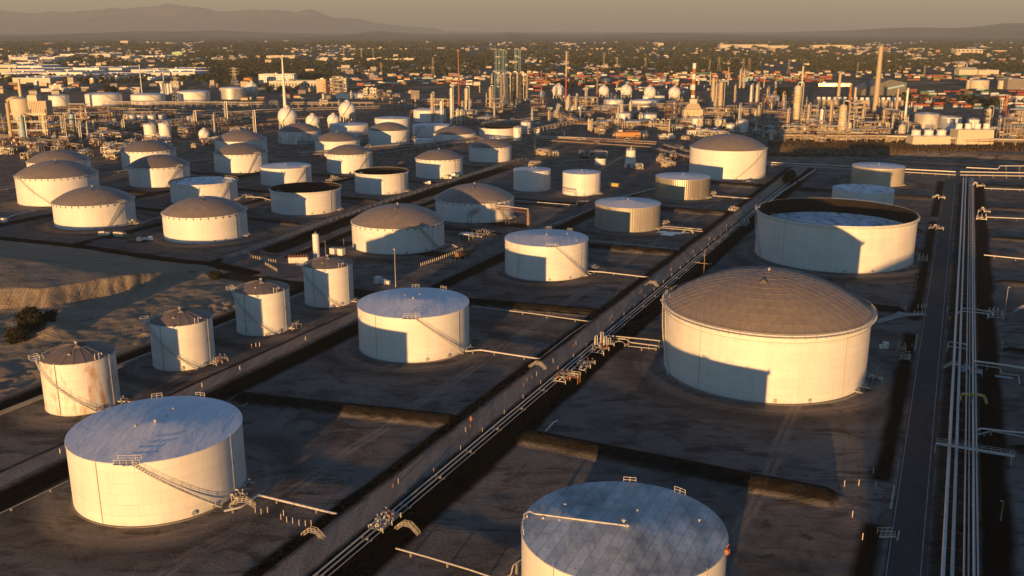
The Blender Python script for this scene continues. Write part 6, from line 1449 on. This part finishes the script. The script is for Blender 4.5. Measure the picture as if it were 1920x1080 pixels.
if rest:
    src = cont_mesh(); mb = MB(); names = sorted(set(m for *_, m, _, _ in rest))
    bx = [(-6.1, -1.22, 0), (6.1, -1.22, 0), (6.1, 1.22, 0), (-6.1, 1.22, 0), (-6.1, -1.22, 2.6), (6.1, -1.22, 2.6), (6.1, 1.22, 2.6), (-6.1, 1.22, 2.6)]
    for X, Y, z, a, m, wh, py in rest:
        mb.cur = names.index(m); c, s = math.cos(a), math.sin(a)
        mb.add([(X + p[0] * c - p[1] * s, Y + p[0] * s + p[1] * c, z + p[2]) for p in bx], [(4, 5, 6, 7), (0, 1, 5, 4), (1, 2, 6, 5), (2, 3, 7, 6), (3, 0, 4, 7)])
    o = mb.build('distant_containers', [M[n] for n in names]); tag(o, 'many colourful containers far back in the yards', 'containers', kind='stuff')
# ---- town: many low buildings, biggest ones single
def town_mat(name, col): return plain(name, col, .8, 0, .3, .05)
TW = ['tan', 'tan', 'tan', 'conc', 'conc', 'concd', 'brown', 'concd', 'brick']
rt = random.Random(91); tb = []
ZONES = [(0, 90, 480, 118, 130), (480, 84, 960, 100, 50), (960, 84, 1340, 112, 80), (1340, 88, 1925, 108, 190), (0, 78, 1925, 86, 110), (380, 104, 900, 122, 40), (1640, 105, 1925, 126, 50), (960, 118, 1320, 134, 40), (0, 150, 480, 178, 40), (560, 126, 910, 150, 40), (440, 168, 780, 200, 24)]
for x0, y0, x1, y1, n in ZONES:
    for i in range(n):
        py = rt.uniform(y0, y1); k = mpp(py); w = min(rt.uniform(8, 24) * (1 + (rt.random() < .15) * 2), 16 * k); tb.append((rt.uniform(x0, x1), py, max(7, w), rt.uniform(3, 7) + (rt.random() < .1) * 8))
tb.sort(key=lambda b: -b[2] * b[3] / mpp(b[1]) ** 2)
def town_mb(mb, W, D, H, X=0, Y=0, a=0.0, hip=False):
    c, s = math.cos(a), math.sin(a); f = lambda p: (X + p[0] * c - p[1] * s, Y + p[0] * s + p[1] * c, p[2])
    v = [(-W / 2, -D / 2, -.3), (W / 2, -D / 2, -.3), (W / 2, D / 2, -.3), (-W / 2, D / 2, -.3), (-W / 2, -D / 2, H), (W / 2, -D / 2, H), (W / 2, D / 2, H), (-W / 2, D / 2, H)]
    m0 = mb.cur
    mb.add([f(p) for p in v], [(0, 1, 5, 4), (1, 2, 6, 5), (2, 3, 7, 6), (3, 0, 4, 7)])
    mb.cur = m0 + 1
    if hip: mb.add([f(p) for p in [(-W / 2 - .4, -D / 2 - .4, H), (W / 2 + .4, -D / 2 - .4, H), (W / 2 + .4, D / 2 + .4, H), (-W / 2 - .4, D / 2 + .4, H), (-W / 2 + D * .3, 0, H + D * .22), (W / 2 - D * .3, 0, H + D * .22)]], [(0, 1, 5, 4), (2, 3, 4, 5), (0, 4, 3), (1, 2, 5)])
    else:
        mb.add([f(p) for p in [(-W / 2 - .2, -D / 2 - .2, H), (W / 2 + .2, -D / 2 - .2, H), (W / 2 + .2, D / 2 + .2, H), (-W / 2 - .2, D / 2 + .2, H), (-W / 2 - .2, -D / 2 - .2, H + .7), (W / 2 + .2, -D / 2 - .2, H + .7), (W / 2 + .2, D / 2 + .2, H + .7), (-W / 2 - .2, D / 2 + .2, H + .7)]], [(4, 5, 6, 7), (0, 1, 5, 4), (1, 2, 6, 5), (2, 3, 7, 6), (3, 0, 4, 7)])
    mb.cur = m0
for x, py, W, H in tb[:240]:
    X, Y = at(x, py); wm = rt.choice(TW); D = W * rt.uniform(.5, .9); hip = W < 16 and rt.random() < .6; a = rt.uniform(-.3, .15)
    mb = MB(); town_mb(mb, W, D, H, hip=hip); rm = rt.choice(['brown', 'rust', 'concd', 'grey']) if hip else rt.choice(['whited', 'grey', 'conc'])
    o = mb.build('town_building', [M[wm], M[rm]], None, False, (X, Y, 0), a)
    tag(o, ('low house with a hipped roof' if hip else 'low flat roofed building') + (' at the far left of the plain' if x < 640 else ' in the middle of the far plain' if x < 1280 else ' at the far right of the plain'), 'building', 'low town buildings on the far plain')
mb = MB(); tmn = []
rest = tb[240:]
for i in range(1500):
    u_ = rt.random(); py = 80 + 44 * u_ ** 1.5; rest.append((rt.uniform(-20, 1940), py, rt.uniform(8, 20) * (1 + (rt.random() < .12)), rt.uniform(3, 6)))
for i in range(260): rest.append((rt.uniform(600, 1900), rt.uniform(124, 150), rt.uniform(6, 14), rt.uniform(2.5, 4.5)))
for x, py, W, H in rest:
    X, Y = at(x, py); mb.cur = 2 * rt.randrange(3); town_mb(mb, W, W * rt.uniform(.5, .9), H, X, Y, rt.uniform(-.3, .15), W < 14)
o = mb.build('distant_town', [M['tan'], M['concd'], M['cream'], M['brown'], M['conc'], M['grey']]); tag(o, 'small scattered town roofs spread over the far plain', 'town', kind='stuff')
# ---- woods: clumps of leaf faces, denser in dark belts
def foliage_mat(name, a, b):
    t = NT(name); g = t.n('ShaderNodeNewGeometry'); at_ = t.n('ShaderNodeAttribute', attribute_name='tone')
    n = t.noise(g.outputs['Position'], .02, 4, .6)
    f = t.math('ADD', t.math('MULTIPLY', at_.outputs['Fac'], .7), t.math('MULTIPLY', n, .3))
    return t.done(t.mix(f, a, b), .85, 0, .1)
M['leaf'] = foliage_mat('dusty_foliage', (.018, .024, .010), (.075, .070, .028))
M['leafd'] = foliage_mat('dark_shrub_foliage', (.008, .009, .005), (.030, .025, .013))  # shade on the shrubs is put into this darker leaf colour
rw = np.random.default_rng(5)
def blobs(cx, cy, cz, R, H, nf, jit=.35):
    """nf leaf quads per crown, spread through each crown's volume."""
    n = len(cx); N = n * nf
    th = rw.uniform(0, 2 * np.pi, N); ph = np.arccos(rw.uniform(-1, 1, N)); rr = rw.uniform(.35, 1, N) ** .5
    rx = np.repeat(R, nf); hh = np.repeat(H, nf)
    lob = 1 + .3 * np.sin(th * 3 + np.repeat(rw.uniform(0, 6, n), nf)) * np.sin(ph * 2)
    P_ = np.stack([np.repeat(cx, nf) + rx * rr * lob * np.sin(ph) * np.cos(th), np.repeat(cy, nf) + rx * rr * lob * np.sin(ph) * np.sin(th), np.repeat(cz, nf) + hh * .5 * rr * np.cos(ph)], -1)
    nr = np.stack([np.sin(ph) * np.cos(th), np.sin(ph) * np.sin(th), np.cos(ph)], -1) + rw.normal(0, jit, (N, 3)); nr /= np.linalg.norm(nr, axis=1)[:, None]
    u = np.cross(nr, rw.normal(size=(N, 3))); u /= np.linalg.norm(u, axis=1)[:, None]; w_ = np.cross(nr, u)
    s = (rx * (3.0 / nf ** .5) * rw.uniform(.5, 1.0, N))[:, None]
    V = np.stack([P_ - u * s, P_ + w_ * s * .7, P_ + u * s, P_ - w_ * s * .7], 1).reshape(-1, 3)
    tone = np.clip(np.repeat(rw.uniform(0, 1, n), nf) * .6 + rw.uniform(0, .4, N), 0, 1)
    return V, tone
def leaf_obj(name, V, tone, mat, parent=None):
    me = bpy.data.meshes.new(name); nq = len(V) // 4
    me.vertices.add(len(V)); me.vertices.foreach_set('co', V.astype(np.float32).ravel()); me.loops.add(len(V)); me.loops.foreach_set('vertex_index', np.arange(len(V), dtype=np.int32))
    me.polygons.add(nq); me.polygons.foreach_set('loop_start', np.arange(0, len(V), 4, dtype=np.int32)); me.update(calc_edges=True)
    attr_float(me, 'tone', tone, 'FACE'); me.materials.append(mat); o = bpy.data.objects.new(name, me); COL.objects.link(o)
    if parent is not None: o.parent = parent
    return o
pts = []
WZ = [(0, 80, 1925, 92, 5200), (360, 96, 960, 118, 2400), (380, 118, 640, 152, 1500), (640, 96, 1330, 126, 2600), (1330, 106, 1925, 135, 3000), (0, 84, 480, 122, 1500), (0, 146, 420, 156, 260), (640, 118, 900, 140, 350), (960, 116, 1340, 136, 900), (1330, 90, 1925, 110, 1500), (200, 118, 420, 128, 260), (1690, 186, 1925, 200, 50), (960, 150, 1110, 172, 50), (400, 150, 560, 175, 60)]
for x0, y0, x1, y1, n in WZ:
    xs = rw.uniform(x0, x1, n); ys = rw.uniform(y0, y1, n)
    keep = vnoise(xs, ys * 6, 60, 31) + .6 * vnoise(xs, ys * 6, 22, 32) > -.35
    pts += [(x, y) for x, y in zip(xs[keep], ys[keep])]
WP = np.array([at(x, y) for x, y in pts]); D_ = WP[:, 1]
Rr = rw.uniform(3.2, 6.0, len(WP)) * np.clip(D_ / 2600, 1, 2.6); Hh = rw.uniform(6, 12, len(WP)) * np.clip(D_ / 3500, 1, 1.6)
V, tone = blobs(WP[:, 0], WP[:, 1], Hh * .5, Rr, Hh, 22)
tag(leaf_obj('woods', V, tone, M['leaf']), 'dark belts of trees running across the far plain', 'woods', kind='stuff')
def tree(x, base, top, w, label, dark=True, name='tree', nf=900):
    X, Y = at(x, base); k = mpp(base); h = (base - top) * k; r = w * k / 2; t = thing(name, label, 'tree' if name == 'tree' else 'shrub', (X, Y, hz(X, Y)))
    mb = MB(); mb.tube([(0, 0, -.3), (.1 * r, 0, h * .3), (0, .1 * r, h * .6)], max(.12, h * .035), 7, True, .05)
    for i in range(4): a = i * 1.6; mb.tube([(.05 * r, 0, h * .3), (r * .5 * math.cos(a), r * .5 * math.sin(a), h * .65)], max(.06, h * .015), 5, True, .03)
    mb.build('trunk', M['wood'], t, True)
    n = 16; cx = rw.uniform(-.6, .6, n) * r; cy = rw.uniform(-.6, .6, n) * r; cz = h * (rw.uniform(.38, .72, n) if name == 'tree' else rw.uniform(.1, .6, n)); V, tn = blobs(cx, cy, cz, np.full(n, r * .45), np.full(n, h * .55), nf // n)
    leaf_obj('crown', V, tn, M['leafd' if dark else 'leaf'], t)
for a_ in [(208, 184, 158, 24, 'dark round tree between the far tanks and the warehouses'), (1480, 345, 318, 34, 'dark bush by the far gate of the gravel road', True, 'shrub'), (405, 525, 506, 26, 'low reddish shrub beside the bend of the paved road', True, 'shrub'), (1590, 205, 186, 22, 'dark tree behind the middle stack'), (1465, 188, 164, 40, 'dark tree mass behind the fat ringed column'), (1855, 203, 186, 20, 'dark tree in the container yard at the right'), (1762, 196, 184, 20, 'second dark tree in the container yard'), (1050, 172, 150, 34, 'dark tree behind the pale sphere')]: tree(*a_)
for i, (x, b, tp, w) in enumerate([(62, 628, 578, 60), (32, 642, 602, 50), (84, 608, 582, 44)]):
    tree(x, b, tp, w, ['large dark shrub on the bare sand, biggest of three', 'dark shrub at the left end of the clump on the bare sand', 'dark shrub at the right end of the clump on the bare sand'][i], True, 'shrub', 2600)
# ---- reeds and grass on the channel bank, weeds on the levee flanks
def tufts(name, P_, h, w_, label, mat):
    n = len(P_); a = rw.uniform(0, 2 * np.pi, n); hh = h * rw.uniform(.5, 1.2, n); ww = w_ * rw.uniform(.5, 1.2, n); dx, dy = np.cos(a) * ww, np.sin(a) * ww
    lean = rw.normal(0, .25, (n, 2)) * hh[:, None]
    z = height(P_[None, :, 0], P_[None, :, 1])[0][0]
    V = np.stack([np.stack([P_[:, 0] - dx, P_[:, 1] - dy, z - .1], -1), np.stack([P_[:, 0] + dx, P_[:, 1] + dy, z - .1], -1), np.stack([P_[:, 0] + dx * .4 + lean[:, 0], P_[:, 1] + dy * .4 + lean[:, 1], z + hh], -1), np.stack([P_[:, 0] - dx * .4 + lean[:, 0], P_[:, 1] - dy * .4 + lean[:, 1], z + hh * .9], -1)], 1).reshape(-1, 3)
    tag(leaf_obj(name, V, rw.uniform(0, 1, n), M[mat]), label, 'grass', kind='stuff')
M['reed'] = foliage_mat('dry_reeds', (.045, .032, .016), (.13, .085, .038))
q_ = np.array([at(x, y) for x, y in zip(rw.uniform(1440, 1930, 9000), rw.uniform(266, 284, 9000) )]); 
tufts('reeds', q_, 1.6, .5, 'dry reeds on the far bank of the channel', 'reed')
bb = rw.uniform(70, 720, 2400); aa = np.where(rw.random(2400) < .85, rw.normal(-112.0, 1.8, 2400), rw.normal(-101.0, .4, 2400))
tufts('weeds', np.array([xy(a, b) for a, b in zip(aa, bb)]), .4, .10, 'dry weeds along the flanks of the gravel road', 'leafd')
# ---- hills
def hill(name, prof, D, depth, mat, seed, n=420, m=22):
    xs = np.linspace(prof[0][0], prof[-1][0], n); ys = np.interp(xs, [p[0] for p in prof], [p[1] for p in prof])
    jg = 1.7 if name == 'mountains' else 1.0
    ys = ys - jg * (vnoise(xs, xs * 0, 26, seed) * 1.2 + vnoise(xs, xs * 0, 9, seed + 1) * .9)
    H = CAMH + (54.67 - ys) / F_ * D / CT * 1.0
    vs = []; X = (xs - 960) / F_ * D / (CT)
    T_ = np.linspace(-1, 1, m)
    GXX, TT = np.meshgrid(X, T_); HH = np.repeat(H[None], m, 0)
    YY = D + TT * depth + vnoise(GXX, TT * 0, 3400, seed + 2) * depth * .2
    sh = np.where(TT < 0, (1 + TT) ** 1.3, (1 - TT) ** .8)
    spur = np.abs(vnoise(GXX, TT * 2000, 2100, seed + 3)) * .45 + np.abs(vnoise(GXX, TT * 1100, 760, seed + 4)) * .25
    Z = HH * sh * (1 - spur * (1 - np.abs(TT)) * (np.abs(TT) > .04) * np.clip(np.abs(TT) * 4, 0, 1)) - 6
    me = bpy.data.meshes.new(name); co = np.stack([GXX, YY, Z], -1).reshape(-1, 3); idx = np.arange(n * m).reshape(m, n); qd = np.stack([idx[:-1, :-1], idx[:-1, 1:], idx[1:, 1:], idx[1:, :-1]], -1).reshape(-1, 4)
    me.from_pydata(co.tolist(), [], qd.tolist()); me.polygons.foreach_set('use_smooth', [True] * len(qd)); me.materials.append(mat)
    o = bpy.data.objects.new(name, me); COL.objects.link(o); tag(o, kind='structure')
t = NT('dry_hillside'); g = t.n('ShaderNodeNewGeometry'); hm = t.done(t.mix(t.ramp(t.noise(g.outputs['Position'], .0012, 6, .65), .35, .65), (.07, .065, .04), (.22, .17, .11)), .95, 0, .1)
hill('mountains', [(-400, 30), (-200, 12), (0, 8), (45, 14), (100, 24), (170, 20), (240, 19), (250, 16), (275, 18), (310, 12), (345, 6), (365, 6), (400, 12), (455, 23), (480, 20), (500, 17), (540, 16), (580, 23), (600, 17), (640, 32), (700, 39), (760, 49), (850, 56), (950, 62), (1020, 68)], 31000, 4200, hm, 51)
hill('hills', [(0, 76), (150, 71), (230, 63), (290, 58), (350, 58), (450, 56), (550, 62), (650, 65), (730, 57), (800, 63), (900, 64), (950, 59), (1050, 64), (1160, 63), (1240, 60), (1350, 63), (1440, 68), (1540, 75)], 15500, 7300, hm, 61)
hill('hills', [(1480, 77), (1530, 69), (1570, 58), (1610, 50), (1680, 52), (1740, 50), (1800, 44), (1830, 42), (1880, 48), (1920, 46), (2050, 52), (2200, 60)], 17000, 8800, hm, 71)
# ---- steam
def steam(label, x, base, pts, r0, r1, dens):
    """pts: offsets in photo pixels from the vent, one lumpy plume of real vapour."""
    k = mpp(base); X, Y = at(x, base); mb = MB(); n = 12; P_ = [Vector((a * k, b * k * .0, c * k)) for a, b, c in pts]; path = []
    for p, q in zip(P_[:-1], P_[1:]):
        for i in range(5): path.append(p.lerp(q, i / 5))
    path.append(P_[-1]); N = len(path); vs = []; fs = []
    for i, p in enumerate(path):
        f = i / (N - 1); r = (r0 + (r1 - r0) * f) * k * (1 if i < N - 1 else .3)
        tdir = (path[min(i + 1, N - 1)] - path[max(0, i - 1)]).normalized(); u = Vector((0, 1, 0)); w_ = tdir.cross(u).normalized()
        for j in range(n):
            a = 2 * PI * j / n; d = u * math.cos(a) + w_ * math.sin(a); s = 1 + .8 * mnoise.noise(Vector((p.x, p.y, p.z)) / (r1 * k * .8) + d * .9)
            vs.append(tuple(p + d * r * s))
    for i in range(N - 1):
        for j in range(n): fs.append((i * n + j, i * n + (j + 1) % n, (i + 1) * n + (j + 1) % n, (i + 1) * n + j))
    fs.append(tuple(range(n))[::-1]); fs.append(tuple((N - 1) * n + j for j in range(n))); mb.add(vs, fs)
    m = bpy.data.materials.new('steam'); m.use_nodes = True; nn = m.node_tree; nn.nodes.clear(); o_ = nn.nodes.new('ShaderNodeOutputMaterial'); v = nn.nodes.new('ShaderNodeVolumePrincipled'); v.inputs['Color'].default_value = (.95, .95, .95, 1); v.inputs['Density'].default_value = dens; v.inputs['Anisotropy'].default_value = -.35; nn.links.new(v.outputs[0], o_.inputs['Volume'])
    o = mb.build('steam', m, None, True, (X, Y, 0)); tag(o, label, 'steam', kind='stuff')
steam('white steam plume rising beside the sloping gallery', 1034, 232, [(0, 0, 4), (4, 0, 16), (12, 0, 30), (16, 0, 36)], 2.0, 6, .1)
steam('steam drifting between the fat column and the frames', 1503, 248, [(0, 0, 4), (10, 0, 14), (22, 0, 26)], 3, 8, .10)
steam('steam drifting in front of the tallest chimney', 1600, 244, [(0, 0, 4), (6, 0, 14), (16, 0, 22)], 3, 8, .10)
steam('thin steam over the low cooling tower', 1735, 262, [(0, 0, 18), (2, 0, 28), (8, 0, 44)], 9, 14, .035)
steam('thin steam behind the low cooling tower fans', 1762, 262, [(0, 0, 18), (4, 0, 28), (12, 0, 42)], 7, 12, .035)
steam('small steam wisp from the pump at the right edge', 1897, 590, [(0, 0, 2), (6, 0, 8), (14, 0, 14), (24, 0, 17)], 1.0, 3.5, .5)
# ------------------------------------------------------------------ light, air and camera
SUN_EL, SUN_AZ = rad(2.85), rad(18.5)       # light travels along +Y turned 18.5 degrees towards +X
ld = Vector((math.sin(SUN_AZ) * math.cos(SUN_EL), math.cos(SUN_AZ) * math.cos(SUN_EL), -math.sin(SUN_EL)))
sl = bpy.data.lights.new('sun', 'SUN'); sl.energy = 4.7; sl.angle = rad(.5); sl.color = (1.0, .54, .195)
so = bpy.data.objects.new('sun', sl); COL.objects.link(so); so.rotation_euler = ld.to_track_quat('-Z', 'Y').to_euler()
w = bpy.data.worlds.new('World'); scene.world = w; w.use_nodes = True
nt = w.node_tree; bg = nt.nodes['Background']
sky = nt.nodes.new('ShaderNodeTexSky'); sky.sky_type = 'NISHITA'; sky.sun_disc = False
sky.sun_elevation = SUN_EL; sky.sun_rotation = SUN_AZ + PI
sky.altitude = 0; sky.air_density = 1.0; sky.dust_density = .5; sky.ozone_density = 2.7
tint = nt.nodes.new('ShaderNodeMix'); tint.data_type = 'RGBA'; tint.blend_type = 'MULTIPLY'; tint.inputs[0].default_value = 1.0
tint.inputs[7].default_value = (.55, .87, 1.10, 1)
nt.links.new(sky.outputs[0], tint.inputs[6]); nt.links.new(tint.outputs[2], bg.inputs[0]); bg.inputs[1].default_value = .14
# air
def add_haze(dens, col, top):
    mb = MB(); x0, x1, y0, y1, z0 = -34000, 34000, -350, 50000, -8
    mb.box(((x0 + x1) / 2, (y0 + y1) / 2, (z0 + top) / 2), (x1 - x0, y1 - y0, top - z0))
    m = bpy.data.materials.new('haze'); m.use_nodes = True; n = m.node_tree; n.nodes.clear()
    o = n.nodes.new('ShaderNodeOutputMaterial'); v = n.nodes.new('ShaderNodeVolumePrincipled')
    v.inputs['Color'].default_value = (*col, 1); v.inputs['Density'].default_value = dens; v.inputs['Anisotropy'].default_value = 0.0
    n.links.new(v.outputs[0], o.inputs['Volume'])
    h = mb.build('haze', m); tag(h, kind='stuff')
add_haze(4.0e-5, (.86, .97, 1.0), 1350)
cam = bpy.data.cameras.new('camera'); co_ = bpy.data.objects.new('camera', cam); COL.objects.link(co_)
co_.location = (0, 0, CAMH); co_.rotation_euler = (PI / 2 - TH, 0, 0)
cam.sensor_width = 36; cam.lens = 36 * F_ / 1920; cam.clip_start = 1; cam.clip_end = 140000
scene.camera = co_
scene.view_settings.view_transform = 'Standard'; scene.view_settings.look = 'None'
scene.view_settings.exposure = 0.7; scene.view_settings.gamma = 1.0; scene.view_settings.use_curve_mapping = False
scene.cycles.use_denoising = True
try: scene.cycles.denoiser = 'OPENIMAGEDENOISE'
except Exception: pass
scene.cycles.max_bounces = 5; scene.cycles.diffuse_bounces = 3; scene.cycles.volume_bounces = 0
scene.cycles.transparent_max_bounces = 8; scene.cycles.use_adaptive_sampling = True; scene.cycles.adaptive_threshold = .02
